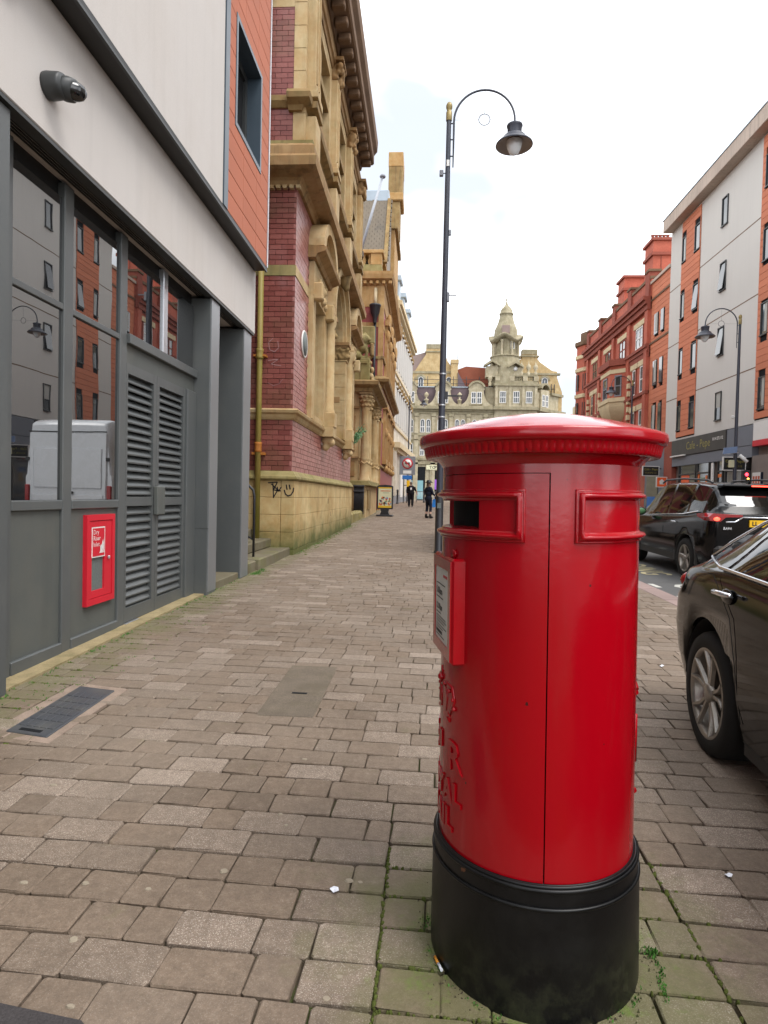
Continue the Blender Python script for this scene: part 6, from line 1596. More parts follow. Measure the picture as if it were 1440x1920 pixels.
def wheel(root, x, y, z, R_, Wd, side, spokes=5, twin=True, rimR=None, face=.0):
    """side: +1 outer face towards +x"""
    rimR = rimR or R_ * .70
    T = lambda a, b, c: (x + side * c, y + a, z + b)
    wh = obj('wheel', MB().lathe([(rimR, -Wd / 2), (R_ * .93, -Wd / 2), (R_ * .985, -Wd * .40), (R_, -Wd * .28), (R_, Wd * .28), (R_ * .985, Wd * .40), (R_ * .93, Wd / 2), (rimR + .012, Wd / 2), (rimR, Wd / 2 - .006)], seg=56, T=T), 'rubber', root, local=True)
    obj('rim', MB().lathe([(rimR + .002, Wd / 2 - .004), (rimR - .012, Wd / 2 - .002), (rimR - .022, Wd / 2 - .02), (rimR - .035, 0), (rimR - .05, -.02)], seg=56, T=T), 'rim_silver', wh, local=True)
    obj('hub_back', MB().lathe([(rimR, -.03), (0, -.03)], seg=40, T=T), 'rim_dark', wh, local=True)
    obj('brake_disc', MB().lathe([(rimR * .72, -.005), (rimR * .72, .005), (0, .005)], seg=36, T=T), 'rim_dark', wh, local=True)
    for k in range(spokes):
        for j in ((-1, 1) if twin else (0,)):
            a = 2 * PI * k / spokes + .2; a1 = a + j * .26; a0 = a + j * .10
            w0, w1 = (.017, .012) if twin else (.045, .032); d0 = Wd / 2 - .03; d1 = Wd / 2 - .012
            pts = []
            for (rr, aa, ww_, dd) in ((.035, a0, w0, d0), (rimR * .6, (a0 + a1) / 2, (w0 + w1) / 2, d0 + .005), (rimR - .012, a1, w1, d1)):
                cx_, cy_ = rr * math.cos(aa), rr * math.sin(aa); px_, py_ = -math.sin(aa), math.cos(aa)
                pts.append([(cx_ + px_ * ww_, cy_ + py_ * ww_, dd - .006), (cx_ + px_ * ww_ * .55, cy_ + py_ * ww_ * .55, dd + .012), (cx_ - px_ * ww_ * .55, cy_ - py_ * ww_ * .55, dd + .012), (cx_ - px_ * ww_, cy_ - py_ * ww_, dd - .006)])
            vs = [T(*p) for r_ in pts for p in r_]; fs = []
            for i in range(2): fs += [(4 * i + u, 4 * i + u + 1, 4 * i + u + 5, 4 * i + u + 4) for u in range(3)]
            obj('spoke', MB().add(vs, fs), 'rim_silver', wh, local=True)
    obj('hub_cap', MB().lathe([(.052, Wd / 2 - .035), (.05, Wd / 2 - .012), (.03, Wd / 2 - .004), (0, Wd / 2 - .003)], seg=24, T=T), 'rim_silver', wh, local=True)
    return wh
I3 = lambda x, y, z: (x, y, z)
# ---- near hatchback, parked on the paving, facing the camera
hc = thing('parked_car', (2.285, 1.979, 0.0), 'glossy black hatchback parked on the paving at the right edge', 'car', rz=PI - math.radians(5))
HT = [(-2.13, .60, .66, .62, .46, .34, .38, .60, .84, .86), (-2.09, .72, .78, .74, .54, .29, .34, .61, .90, .925), (-1.98, .79, .85, .80, .58, .25, .30, .62, .945, .99), (-1.80, .825, .880, .845, .58, .22, .28, .62, .970, 1.075), (-1.45, .84, .893, .865, .58, .20, .26, .62, 1.0, 1.275), (-1.1, .845, .895, .868, .59, .18, .24, .62, 1.005, 1.39), (-.4, .845, .895, .868, .615, .17, .22, .60, .98, 1.44), (.4, .845, .895, .862, .60, .17, .22, .60, .95, 1.42), (.75, .845, .893, .858, .585, .17, .22, .60, .935, 1.33), (1.25, .83, .885, .84, .66, .18, .24, .58, .90, 1.03), (1.45, .82, .88, .83, .66, .19, .25, .56, .88, .93), (1.9, .79, .85, .78, .58, .20, .26, .52, .78, .82), (2.10, .70, .76, .68, .50, .24, .30, .48, .66, .70), (2.17, .58, .62, .55, .42, .30, .34, .46, .58, .60)]
car_body(hc, HT, (-1.35, 1.35), .392, .345, 'car_black', ((-1.28, -.42), (-.33, .80)), (.62, 1.36), (-1.86, -1.50), I3)
for sx in (-1, 1):
    for yw in (-1.35, 1.35): wheel(hc, sx * .77, yw, .338, .328, .225, sx, 5, True, .236)
    obj('arch_liner', MB().lathe([(.388, -.10), (.388, .12)], seg=24, a0=0, a1=PI, T=lambda a, b, c, sx=sx: (sx * (.74 + c), -1.35 + a, .345 + b)), 'plastic_black', hc, local=True)
    if False: obj('arch_lip', MB().lathe([(.388, .0), (.392, .010), (.408, .009), (.414, 0)], seg=28, a0=-.18, a1=PI + .10, T=lambda a, b, c, sx=sx: (sx * (.862 + c + .012), -1.35 + a, .345 + b)), 'car_black', hc, local=True)
    obj('window_trim', MB().tube([(sx * .842, -1.42, 1.065), (sx * .848, -1.30, 1.018), (sx * .852, -.6, 1.0), (sx * .848, .5, .958)], .010, 6), 'chrome', hc, local=True)
    obj('window_trim_top', MB().tube([(sx * .842, -1.42, 1.065), (sx * .78, -1.33, 1.15), (sx * .695, -1.16, 1.26), (sx * .645, -.8, 1.36), (sx * .63, -.2, 1.39), (sx * .64, .4, 1.35)], .009, 6), 'chrome', hc, local=True)
    hd = obj('door_handle', MB().tube([(sx * .905, -1.19, .905), (sx * .925, -1.16, .908), (sx * .925, -1.02, .912), (sx * .905, -.99, .912)], [.010, .014, .014, .010], 8), 'chrome', hc, local=True)
    obj('handle_recess', MB().ball((sx * .888, -1.09, .895), .012, .075, .038, 16, 8), 'car_black', hd, local=True)
    obj('tail_lamp', MB().ball((sx * .66, -2.03, .86), .16, .10, .075, 16, 10), 'lamp_red_lens', hc, local=True)
    obj('door_seam', MB().tube([(sx * .879, -1.30, .98), (sx * .899, -1.02, .80), (sx * .901, -.95, .62), (sx * .868, -.93, .32)], .0018, 5), 'interior_dark', hc, local=True)
    obj('sill_skirt', MB().box(min(sx * .78, sx * .848), max(sx * .78, sx * .848), -.93, .93, .18, .235), 'plastic_black', hc, local=True)
    obj('mirror', MB().ball((sx * .98, .62, 1.0), .10, .06, .07, 14, 8), 'car_black', hc, local=True)
obj('rear_bumper', MB().ball((0, -2.06, .48), .76, .10, .16, 24, 8), 'car_black', hc, local=True)
obj('rear_plate', MB().box(-.26, .26, -2.19, -2.16, .56, .67), 'plate_yellow', hc, local=True)

# ---- dark SUV in the road, tail towards the camera
sv = thing('suv', (5.49, 12.55, gz(12.5) - .105), 'black SUV with lit red tail lamps and yellow plate waiting in the road', 'car', rz=0.0)
sv.rotation_euler = (math.atan(.0155), 0, 0)
ST = [(-2.26, .70, .78, .76, .60, .42, .46, .80, 1.13, 1.15), (-2.22, .80, .86, .83, .65, .36, .42, .80, 1.15, 1.19), (-2.10, .87, .915, .875, .68, .33, .38, .80, 1.155, 1.33), (-1.88, .885, .925, .885, .69, .30, .34, .79, 1.15, 1.58), (-1.60, .89, .928, .89, .69, .27, .32, .78, 1.13, 1.655), (-.8, .89, .928, .885, .68, .25, .30, .75, 1.085, 1.70), (.1, .89, .925, .88, .67, .25, .30, .74, 1.05, 1.69), (.5, .89, .925, .875, .66, .25, .30, .74, 1.03, 1.60), (1.05, .885, .92, .87, .72, .26, .31, .72, 1.02, 1.20), (1.25, .88, .915, .865, .72, .27, .32, .72, 1.01, 1.06), (1.9, .85, .89, .83, .66, .30, .36, .68, .93, .98), (2.2, .78, .82, .76, .56, .36, .42, .62, .82, .86), (2.3, .66, .70, .64, .46, .42, .46, .58, .72, .75)]
car_body(sv, ST, (-1.35, 1.35), .405, .37, 'suv_black', ((-1.85, -1.30), (-1.22, -.42), (-.34, .72)), (.42, 1.16), (-2.135, -1.90), I3)
for sx in (-1, 1):
    for yw in (-1.35, 1.35):
        wheel(sv, sx * .80, yw, .352, .352, .235, sx, 5, False, .235)
        obj('arch_trim', MB().lathe([(.40, .0), (.405, .025), (.47, .022), (.475, 0)], seg=28, a0=-.2, a1=PI + .2, T=lambda a, b, c, sx=sx, yw=yw: (sx * (.888 + c), yw + a, .37 + b)), 'plastic_black', sv, local=True)
    obj('roof_rail', MB().tube([(sx * .66, -1.75, 1.665), (sx * .66, -1.6, 1.715), (sx * .65, -.6, 1.755), (sx * .64, .3, 1.735), (sx * .64, .45, 1.68)], .018, 8), 'iron_black', sv, local=True)
    tl = obj('tail_lamp', MB().prism([(.40, 1.155), (.86, 1.17), (.93, 1.11), (.90, 1.05), (.74, 1.04), (.66, 1.11), (.40, 1.12)], -2.262, -2.0, lambda p, q, r, sx=sx: (sx * p, r, q)), 'lamp_red_lens', sv, local=True)
    obj('brake_light', MB().ball((sx * .80, -2.262, 1.082), .05, .018, .03, 12, 8), 'brake_lit', tl, local=True)
    obj('tail_lamp_side', MB().prism([(-2.1, 1.17), (-1.80, 1.15), (-1.84, 1.10), (-2.1, 1.055)], .885, .925, lambda p, q, r, sx=sx: (sx * r, p, q)), 'lamp_red_lens', tl, local=True)
    obj('belt_trim', MB().tube([(sx * .872, -1.75, 1.185), (sx * .868, -1.1, 1.115), (sx * .862, .6, 1.04)], .011, 6), 'chrome', sv, local=True)
    obj('mirror', MB().ball((sx * 1.02, .62, 1.10), .12, .07, .085, 16, 10), 'suv_black', sv, local=True)
    obj('mirror_glass', MB().ball((sx * 1.02, .572, 1.10), .09, .03, .06, 16, 8), 'leaf_far', sv, local=True)
    for y in (-.95, .02): obj('door_handle', MB().tube([(sx * .92, y, .965), (sx * .945, y + .03, .97), (sx * .945, y + .16, .972), (sx * .92, y + .19, .97)], .011, 6), 'chrome' if y < 0 else 'suv_black', sv, local=True)
    obj('sill_trim', MB().box(min(sx * .85, sx * .905), max(sx * .85, sx * .905), -.93, .93, .28, .40), 'plastic_black', sv, local=True)
    obj('door_seam', MB().tube([(sx * .897, -.38, 1.06), (sx * .93, -.36, .80), (sx * .90, -.36, .36)], .0025, 5), 'interior_dark', sv, local=True)
obj('high_brake_light', MB().box(-.17, .17, -2.046, -2.038, 1.612, 1.632), 'brake_lit', sv, local=True)
obj('spoiler', MB().cbox(-.62, .62, -2.04, -1.80, 1.60, 1.65, .02), 'suv_black', sv, local=True)
obj('tailgate_trim', MB().tube([(-.40, -2.272, 1.115), (.40, -2.272, 1.115)], .014, 8).tube([(-.66, -2.26, 1.035), (-.52, -2.268, 1.04), (-.40, -2.272, 1.115)], .014, 8).tube([(.66, -2.26, 1.035), (.52, -2.268, 1.04), (.40, -2.272, 1.115)], .014, 8), 'chrome', sv, local=True)
obj('wiper', MB().tube([(.05, -2.215, 1.13), (.35, -2.19, 1.16)], [.016, .010], 6), 'rubber', sv, local=True)
rp_ = obj('rear_plate', MB().box(-.30, .24, -2.285, -2.262, .965, 1.075), 'plate_yellow', sv, local=True)
mb = MB(); text_on(mb, 'LL', .095, lambda x, y, z: (-.265 + x, -2.287, .987 + y), bold=.003); obj('plate_lettering', mb, 'text_dark', rp_, local=True)
mb = MB(); text_on(mb, 'RAV4', .055, lambda x, y, z: (-.70 + x, -2.275, .915 + y), bold=.002); obj('badge', mb, 'chrome', sv, local=True)
obj('rear_bumper', MB().cbox(-.82, .82, -2.31, -2.05, .42, .66, .06), 'plastic_black', sv, local=True)
obj('skid_plate', MB().cbox(-.5, .5, -2.318, -2.1, .40, .47, .02), 'sign_grey', sv, local=True)
for sx in (-1, 1): obj('reflector', MB().box(min(sx * .62, sx * .76), max(sx * .62, sx * .76), -2.316, -2.30, .56, .59), 'lamp_red_lens', sv, local=True)
obj('roof_aerial', MB().prism([(-1.62, 1.66), (-1.42, 1.69), (-1.58, 1.745), (-1.63, 1.74)], -.02, .02, lambda p, q, r: (r, p, q)), 'suv_black', sv, local=True)

# ---- white van parked ahead on the paving (stands behind the pillar box, mirrored in the shopfront)
vn = thing('van', (2.0, 15.75, gz(15.75)), 'high roofed white delivery van parked behind the pillar box, mirrored in the shop glass', 'van')
VT = [(-2.75, .95, .97, .95, .82, .40, .45, .9, 1.45, 2.52), (-2.70, .98, 1.0, .98, .84, .36, .42, .9, 1.45, 2.60), (-2.4, .99, 1.01, .99, .86, .33, .38, .9, 1.45, 2.68), (.8, .99, 1.01, .99, .86, .30, .36, .9, 1.42, 2.68), (1.2, .99, 1.01, .98, .84, .30, .36, .9, 1.36, 2.58), (1.95, .98, 1.0, .96, .78, .30, .36, .86, 1.26, 1.75), (2.2, .96, .99, .93, .74, .32, .38, .8, 1.2, 1.32), (2.6, .9, .93, .86, .64, .36, .42, .72, 1.0, 1.06), (2.75, .76, .8, .7, .5, .4, .46, .66, .84, .88)]
car_body(vn, VT, (-1.6, 1.75), .40, .36, 'van_white', ((1.0, 1.75),), (1.3, 2.12), (-2.74, -2.74), I3)
for sx in (-1, 1):
    for yw in (-1.6, 1.75): wheel(vn, sx * .87, yw, .345, .345, .22, sx, 6, False, .215)
    dr_ = obj('rear_door', MB().cbox(min(sx * .02, sx * .86), max(sx * .02, sx * .86), -2.785, -2.74, .62, 2.36, .02), 'van_white', vn, local=True)
    obj('door_panel', MB().cbox(min(sx * .10, sx * .76), max(sx * .10, sx * .76), -2.80, -2.785, 1.16, 2.02, .012), 'van_white', dr_, local=True)
    obj('lower_panel', MB().cbox(min(sx * .08, sx * .80), max(sx * .08, sx * .80), -2.80, -2.785, .70, 1.02, .012), 'van_white', dr_, local=True)
    obj('tail_lamp', MB().cbox(min(sx * .87, sx * .965), max(sx * .87, sx * .965), -2.80, -2.70, .72, 1.22, .015), 'lamp_red_lens', vn, local=True)
    obj('hinge', MB().box(min(sx * .85, sx * .93), max(sx * .85, sx * .93), -2.80, -2.77, 1.75, 1.82), 'plastic_black', dr_, local=True)
    obj('mirror', MB().cbox(sx * 1.16 - .09, sx * 1.16 + .09, 1.72, 1.84, 1.35, 1.70, .03), 'plastic_black', vn, local=True)
obj('door_handle', MB().box(-.14, .02, -2.825, -2.79, 1.04, 1.09), 'plastic_black', vn, local=True)
obj('door_gutter', MB().box(-.86, .86, -2.79, -2.775, 2.365, 2.39), 'plastic_black', vn, local=True)
obj('rear_bumper', MB().cbox(-.96, .96, -2.88, -2.70, .42, .60, .03), 'plastic_black', vn, local=True)
obj('rear_plate', MB().box(-.26, .26, -2.835, -2.80, .76, .87), 'plate_yellow', vn, local=True)
# ================================================================== lamp posts
def lamp_post(x, y, sgn, label, H_=9.2, extras=True):
    z0 = gz(y)
    lp = thing('lamp_post', (x, y, z0), label, 'lamp post', 'swan neck street lamps')
    L = lambda *p: [(x + sgn * a, y, z0 + b) for a, b in p]
    obj('base', MB().lathe([(.10, -.05), (.10, .04), (.085, .06), (.084, 1.25), (.078, 1.30)], (x, y, z0), 20), 'iron_black', lp)
    obj('pole', MB().lathe([(.076, 1.28), (.062, 5.2), (.048, H_ - .2)], (x, y, z0), 16), 'lamp_paint', lp)
    obj('finial', MB().lathe([(.058, H_ - .2), (.062, H_ - .19), (.062, H_ - .02), (.045, H_), (.05, H_ + .03), (.066, H_ + .07), (.066, H_ + .12), (.045, H_ + .17), (0, H_ + .19)], (x, y, z0), 16), 'gold_paint', lp)
    # swan neck
    cx_, r_ = .105 + .625, .625; zt = H_ - .20
    pts = [(.105, zt - .95)] + [(.105, zt - .2)] + [(cx_ - r_ * math.cos(PI * k / 22), zt + r_ * math.sin(PI * k / 22)) for k in range(23)] + [(cx_ + r_, zt - .12)]
    nk = obj('neck', MB().tube(L(*pts), [.012] + [.022] * (len(pts) - 1), 10), 'lamp_paint', lp)
    for zz_ in (zt - .05, zt - .38, zt - .72): obj('stay', MB().tube(L((.04, zz_), (.105, zz_)), .014, 8), 'lamp_paint', nk)
    obj('ring', MB().tube([(x + sgn * (cx_ + .115 * math.cos(a)), y, z0 + zt + .02 + .115 * math.sin(a)) for a in [2 * PI * k / 24 for k in range(25)]], .008, 6, caps=False), 'lamp_paint', nk)
    obj('tie_wire', MB().tube(L((cx_, zt + .135), (cx_, zt + r_)), .0035, 5).tube(L((.12, zt + .02), (cx_ - .115, zt + .02)), .0025, 5).tube(L((cx_ + .115, zt + .02), (cx_ + r_, zt + .02)), .0025, 5), 'lamp_paint', nk)
    lx = x + sgn * (cx_ + r_); lz = z0 + zt - .10
    ln_ = obj('lantern', MB().lathe([(.145, -.19), (.15, -.05), (.165, -.03), (.16, 0), (.08, .01), (.04, .05), (.025, .10)], (lx, y, lz), 24), 'lamp_paint', lp)
    obj('hood', MB().lathe([(.372, -.425), (.382, -.415), (.375, -.395), (.30, -.325), (.245, -.29), (.235, -.25), (.20, -.215), (.145, -.19)], (lx, y, lz), 32), 'lamp_paint', ln_)
    obj('reflector', MB().lathe([(.372, -.423), (.30, -.36), (.20, -.315), (0, -.31)], (lx, y, lz), 32), 'lamp_under', ln_)
    obj('bowl', MB().lathe([(0, -.62), (.05, -.605), (.10, -.56), (.14, -.48), (.16, -.40), (.16, -.33)], (lx, y, lz), 24), 'lamp_glass', ln_)
    return lp, lx, z0
lp, _, z0 = lamp_post(.33, 13.17, 1, 'tall black swan neck lamp post with gold finial behind the pillar box')
X_, Y_ = .33, 13.17
obj('sensor', MB().tube([(X_ - .05, Y_, z0 + 7.93), (X_ - .10, Y_, z0 + 7.93)], .012, 6).cbox(X_ - .17, X_ - .09, Y_ - .04, Y_ + .04, z0 + 7.87, z0 + 7.99, .012), 'sign_grey', lp)
obj('label_plate', MB().cbox(X_ - .03, X_ + .03, Y_ - .062, Y_ - .045, z0 + 8.05, z0 + 8.18, .003), 'sign_white', lp)
obj('socket', MB().cbox(X_ + .05, X_ + .10, Y_ - .03, Y_ + .03, z0 + 6.65, z0 + 6.76, .008), 'sign_grey', lp)
obj('bracket', MB().box(X_ + .05, X_ + .10, Y_ - .05, Y_ + .05, z0 + 5.28, z0 + 5.46).box(X_ + .10, X_ + .25, Y_ - .01, Y_ + .01, z0 + 5.40, z0 + 5.42), 'sign_grey', lp)
obj('bracket', MB().box(X_ + .05, X_ + .12, Y_ - .04, Y_ + .04, z0 + 3.25, z0 + 3.40).box(X_ + .12, X_ + .42, Y_ - .012, Y_ + .012, z0 + 3.30, z0 + 3.33), 'iron_black', lp)
for zz_ in (2.55, 2.85, 3.10, 3.75): obj('band', MB().lathe([(.078, zz_), (.080, zz_ + .01), (.080, zz_ + .022), (.078, zz_ + .03)], (X_, Y_, z0), 18), 'alu', lp)
obj('sticker', MB().box(X_ - .05, X_ + .03, Y_ - .088, Y_ - .0835, z0 + .95, z0 + 1.06), 'plaque_grey', lp)
lp2, _, z2 = lamp_post(12.5, 26.0, -1, 'black swan neck lamp post with small solar panel in front of the cafe sign', H_=8.4)
sp_ = obj('solar_panel', MB().box(-.55, .05, -.012, .012, -.22, .22, lambda a, b, c: (12.38 + a * .9 + c * .3, 25.9 + b - .2 + c * .5, z2 + 3.15 + c * .62 + a * .12)), 'solar_cell', lp2)
obj('panel_frame', MB().tube([(12.38 - .50, 25.6, z2 + 2.95), (12.38 + .04, 25.6, z2 + 3.02)], .02, 6), 'alu', sp_)
obj('control_box', MB().cbox(12.28, 12.44, 25.9, 26.1, z2 + 2.45, z2 + 2.75, .02), 'poster_paper', lp2)
obj('traffic_camera', MB().tube([(12.62, 25.9, z2 + 2.95), (12.86, 25.75, z2 + 2.66)], .07, 10), 'sign_white', lp2)
obj('clip', MB().cbox(12.28, 12.40, 25.93, 26.02, z2 + 4.42, z2 + 4.54, .02), 'sign_white', lp2)
lamp_post(13.5, 42.0, -1, 'black swan neck lamp post in front of the red brick oriel', H_=8.55)
lamp_post(-1.6, 60.0, 1, 'distant black swan neck lamp post beyond the no turn sign', H_=10.0)

# ================================================================== people
def person(name, label, loc, balls, mats, pick, voxel=.016, rz=0.0):
    p = thing(name, loc, label, 'person', rz=rz)
    b = blob('body', balls, mats[0], None, voxel, 4)
    b.parent = p
    for m_ in mats[1:]: b.data.materials.append(MATS[m_])
    b.data.polygons.foreach_set('material_index', [pick(f.center) for f in b.data.polygons])
    return p
def limb(a, b, c, ra, rb, rc): return ('tube', [a, tuple((Vector(a) + Vector(b)) / 2), b, tuple((Vector(b) + Vector(c)) / 2), c], [ra, (ra + rb) / 2 * 1.03, rb, (rb + rc) / 2 * 1.08, rc])
def hand(w_, d, side):
    w_ = Vector(w_); d = Vector(d).normalized(); s = Vector((0, 1, 0)); out = [(tuple(w_ + d * .045), .030, .040, .045)]
    for k, L in enumerate((.075, .085, .08, .062)):
        o_ = w_ + d * .08 + s * (.028 - k * .019); out.append(('tube', [tuple(o_), tuple(o_ + d * L * .6 + Vector((-side * .008, 0, 0))), tuple(o_ + d * L + Vector((-side * .022, 0, 0)))], [.011, .010, .008]))
    t = w_ + d * .03 + s * .03; out.append(('tube', [tuple(t), tuple(t + s * .03 + d * .03), tuple(t + s * .035 + d * .06)], [.013, .011, .009]))
    return out
# man seen from behind, walking away
def person_core(hipw=.17, sh=.21, H_=1.75, lean=0.0, bulk=1.0):
    k = H_ / 1.75
    return [((0, 0, .98 * k), .17 * bulk, .12 * bulk, .14), ((0, .01, 1.15 * k), .165 * bulk, .11 * bulk, .16), ((0, .01, 1.32 * k), .19 * bulk, .115 * bulk, .16), ((-.10, .0, 1.40 * k), .11, .09, .09), ((.10, .0, 1.40 * k), .11, .09, .09),
            ('tube', [(0, 0, 1.42 * k), (0, .01, 1.56 * k)], [.068, .055]), ((0, .015, 1.63 * k), .078, .098, .118), ((0, .045, 1.58 * k), .062, .07, .075), ((0, .118, 1.615 * k), .016, .022, .026), ((-.079, .01, 1.62 * k), .014, .022, .034), ((.079, .01, 1.62 * k), .014, .022, .034)]
mb_ = person_core(bulk=1.3) + [limb((-.10, 0, .95), (-.115, .05, .52), (-.12, -.02, .10), .125, .100, .078), limb((.10, 0, .95), (.11, .02, .52), (.105, -.10, .13), .125, .100, .078),
     ((-.12, .05, .05), .048, .13, .05), ((.105, -.04, .065), .048, .13, .055),
     limb((-.22, 0, 1.40), (-.29, -.02, 1.13), (-.27, .08, .92), .080, .062, .036), limb((.22, 0, 1.40), (.32, -.04, 1.14), (.42, .03, .94), .080, .056, .034)]
mb_ += hand((-.27, .08, .92), (.02, .25, -1), -1) + hand((.42, .03, .94), (.4, .1, -1), 1)
def pick_man(c):
    if c.z > 1.50: return 1
    if (c.x > .27 and c.z < 1.10) or (c.x < -.22 and c.z < .95 and c.z > .7): return 1
    if c.z < .11: return 2
    return 0
pm = person('person', 'person in black with white print on the back, walking away down the pavement', (-.90, 42.8, gz(42.8)), mb_, ['cloth_black', 'skin', 'boot_black'], pick_man)
o = blob('hair', [((0, -.018, 1.668), .083, .092, .098), ((0, -.05, 1.62), .07, .055, .08)], 'hair_grey', None, .016, 3); o.parent = pm
o = blob('backpack_print', [((0, -.142, 1.30), .07, .012, .06), ((-.03, -.142, 1.24), .03, .012, .05), ((.035, -.142, 1.24), .03, .012, .05), ((0, -.142, 1.20), .045, .012, .03)], 'sign_white', None, .010, 1); o.parent = pm
o = blob('jacket', [((0, 0, 1.00), .245, .165, .16), ((0, .0, 1.2), .24, .16, .18), ((0, .0, 1.36), .235, .145, .13)], 'cloth_black', None, .02, 4); o.parent = pm; o.scale = (1.0, .93, 1.0)
for sx in (-1, 1):
    for nm, y_, r_ in (('eye', .098, .011),): o = obj(nm, MB().ball((sx * .032, y_, 1.64), r_, seg=8, rings=6), 'text_dark', pm, local=True)
o = obj('mouth', MB().ball((0, .112, 1.565), .025, .008, .006, 8, 6), 'skin', pm, local=True)
# woman in brimmed hat
wb_ = person_core(H_=1.66, bulk=1.0) + [limb((-.09, 0, .90), (-.11, .03, .50), (-.12, -.02, .10), .10, .066, .044), limb((.09, 0, .90), (.11, .05, .50), (.12, .02, .10), .10, .066, .044),
     ((-.13, .04, .055), .046, .125, .055), ((.13, .07, .055), .046, .125, .055), ((-.12, -.02, .13), .055, .06, .07), ((.12, .02, .13), .055, .06, .07),
     limb((-.19, 0, 1.32), (-.25, .04, 1.08), (-.08, .18, 1.06), .060, .050, .034), limb((.19, 0, 1.32), (.26, .05, 1.08), (.20, .22, 1.03), .060, .050, .034)]
wb_ += hand((.20, .22, 1.03), (.2, .6, -.6), 1) + hand((-.08, .18, 1.06), (.9, .3, 0), -1)
def pick_w(c):
    if c.z > 1.43: return 1
    if c.y > .185 and .9 < c.z < 1.12: return 1
    if .205 < c.z < .29: return 1
    if c.z < .205: return 2
    return 0
pw = person('person', 'person in dark coat, brimmed hat and boots standing behind the lamp post', (.20, 27.9, gz(27.9)), wb_, ['cloth_navy', 'skin_pale', 'boot_black'], pick_w, rz=-.9)
o = obj('hat', MB().lathe([(.18, 1.595), (.19, 1.60), (.13, 1.63), (.115, 1.645), (.105, 1.69), (.07, 1.715), (0, 1.72)], (0, .012, 0), 20), 'boot_black', pw, local=True)
o = blob('hair', [((0, -.02, 1.57), .085, .09, .09), ((0, -.06, 1.46), .075, .05, .12)], 'hair_grey', None, .018, 3); o.parent = pw
o = blob('coat', [((0, 0, 1.28), .20, .13, .12), ((0, 0, 1.1), .19, .13, .16), ((0, 0, .88), .20, .145, .20)], 'cloth_navy', None, .02, 4); o.parent = pw
for sx in (-1, 1): obj('eye', MB().ball((sx * .030, .093, 1.555), .010, seg=8, rings=6), 'text_dark', pw, local=True)
obj('mouth', MB().ball((0, .108, 1.485), .022, .008, .006, 8, 6), 'skin', pw, local=True)
bg_ = thing('carrier_bag', (.50, 27.95, gz(27.9) + .55), 'blue carrier bag held by the person in the hat', 'bag')
obj('bag', MB().prism([(-.13, 0), (.13, 0), (.15, .10), (.12, .36), (-.12, .36), (-.15, .10)], -.05, .05, lambda p, q, r: (.46 + p * .6, 27.98 + r + p * .5, gz(27.9) + .50 + q)), 'bag_blue', bg_)
obj('handle', MB().tube([(.40, 27.94, gz(27.9) + .86), (.44, 27.97, gz(27.9) + 1.0), (.50, 28.02, gz(27.9) + .86)], .008, 6), 'bag_blue', bg_)

# ================================================================== poster stand
ps = thing('poster_stand', (-1.80, 28.8, gz(28.8)), 'black freestanding poster stand with colourful poster on the pavement', 'poster stand')
zb_ = gz(28.8); FP = Fr(-1.80, 28.8, .995, -.10, -.10, -.995)
obj('foot', MB().cbox(-.38, .38, -.22, .22, 0, .08, .03, lambda s, d, z: FP(s, d, zb_ + z)), 'iron_black', ps)
obj('stem', MB().prism([(-.22, .08), (.22, .08), (.16, .22), (.20, .34), (-.20, .34), (-.16, .22)], -.10, .10, lambda p, q, r: FP(p, r, zb_ + q)), 'iron_black', ps)
obj('frame', MB().prism([(-.37, .34), (.37, .34), (.37, 1.40), (.28, 1.44), (0, 1.47), (-.28, 1.44), (-.37, 1.40)], -.06, .06, lambda p, q, r: FP(p, r, zb_ + q)), 'iron_black', ps)
po = obj('poster', MB().box(-.31, .31, .06, .066, .40, 1.35, lambda s, d, z: FP(s, d, zb_ + z)), 'poster_paper', ps)
def pst(name, mat, *bx):
    mb = MB()
    for (a, b, c, d) in bx: mb.box(a, b, .066, .069, c, d, lambda s, dd, z: FP(s, dd, zb_ + z))
    o = obj(name, mb, mat, po); 
    if len(bx) > 1: o['kind'] = 'stuff'
pst('poster_header', 'poster_yellow', (-.31, .31, 1.29, 1.35)); pst('poster_footer', 'poster_yellow', (-.31, .31, .40, .50))
pst('poster_title', 'poster_red', (-.2, .26, 1.155, 1.165), (-.2, .26, 1.195, 1.205), *[(-.2 + i * .06, -.17 + i * .06, 1.165, 1.195) for i in range(8)]); pst('poster_line', 'poster_green', (-.1, .18, 1.08, 1.10))
rr = random.Random(4)
for mt in ('poster_red', 'poster_green', 'poster_blue', 'poster_orange', 'text_dark'):
    mb = MB()
    for i in range(9):
        s_, z_ = rr.uniform(-.27, .27), rr.uniform(.52, .88); r_ = rr.uniform(.02, .05)
        mb.add([FP(s_ + r_ * math.cos(a), .0675 + .0004 * i, zb_ + z_ + r_ * 1.2 * math.sin(a)) for a in [k * PI / 4 for k in range(8)]], [tuple(range(8))])
    o = obj('poster_art', mb, mt, po); o['kind'] = 'stuff'

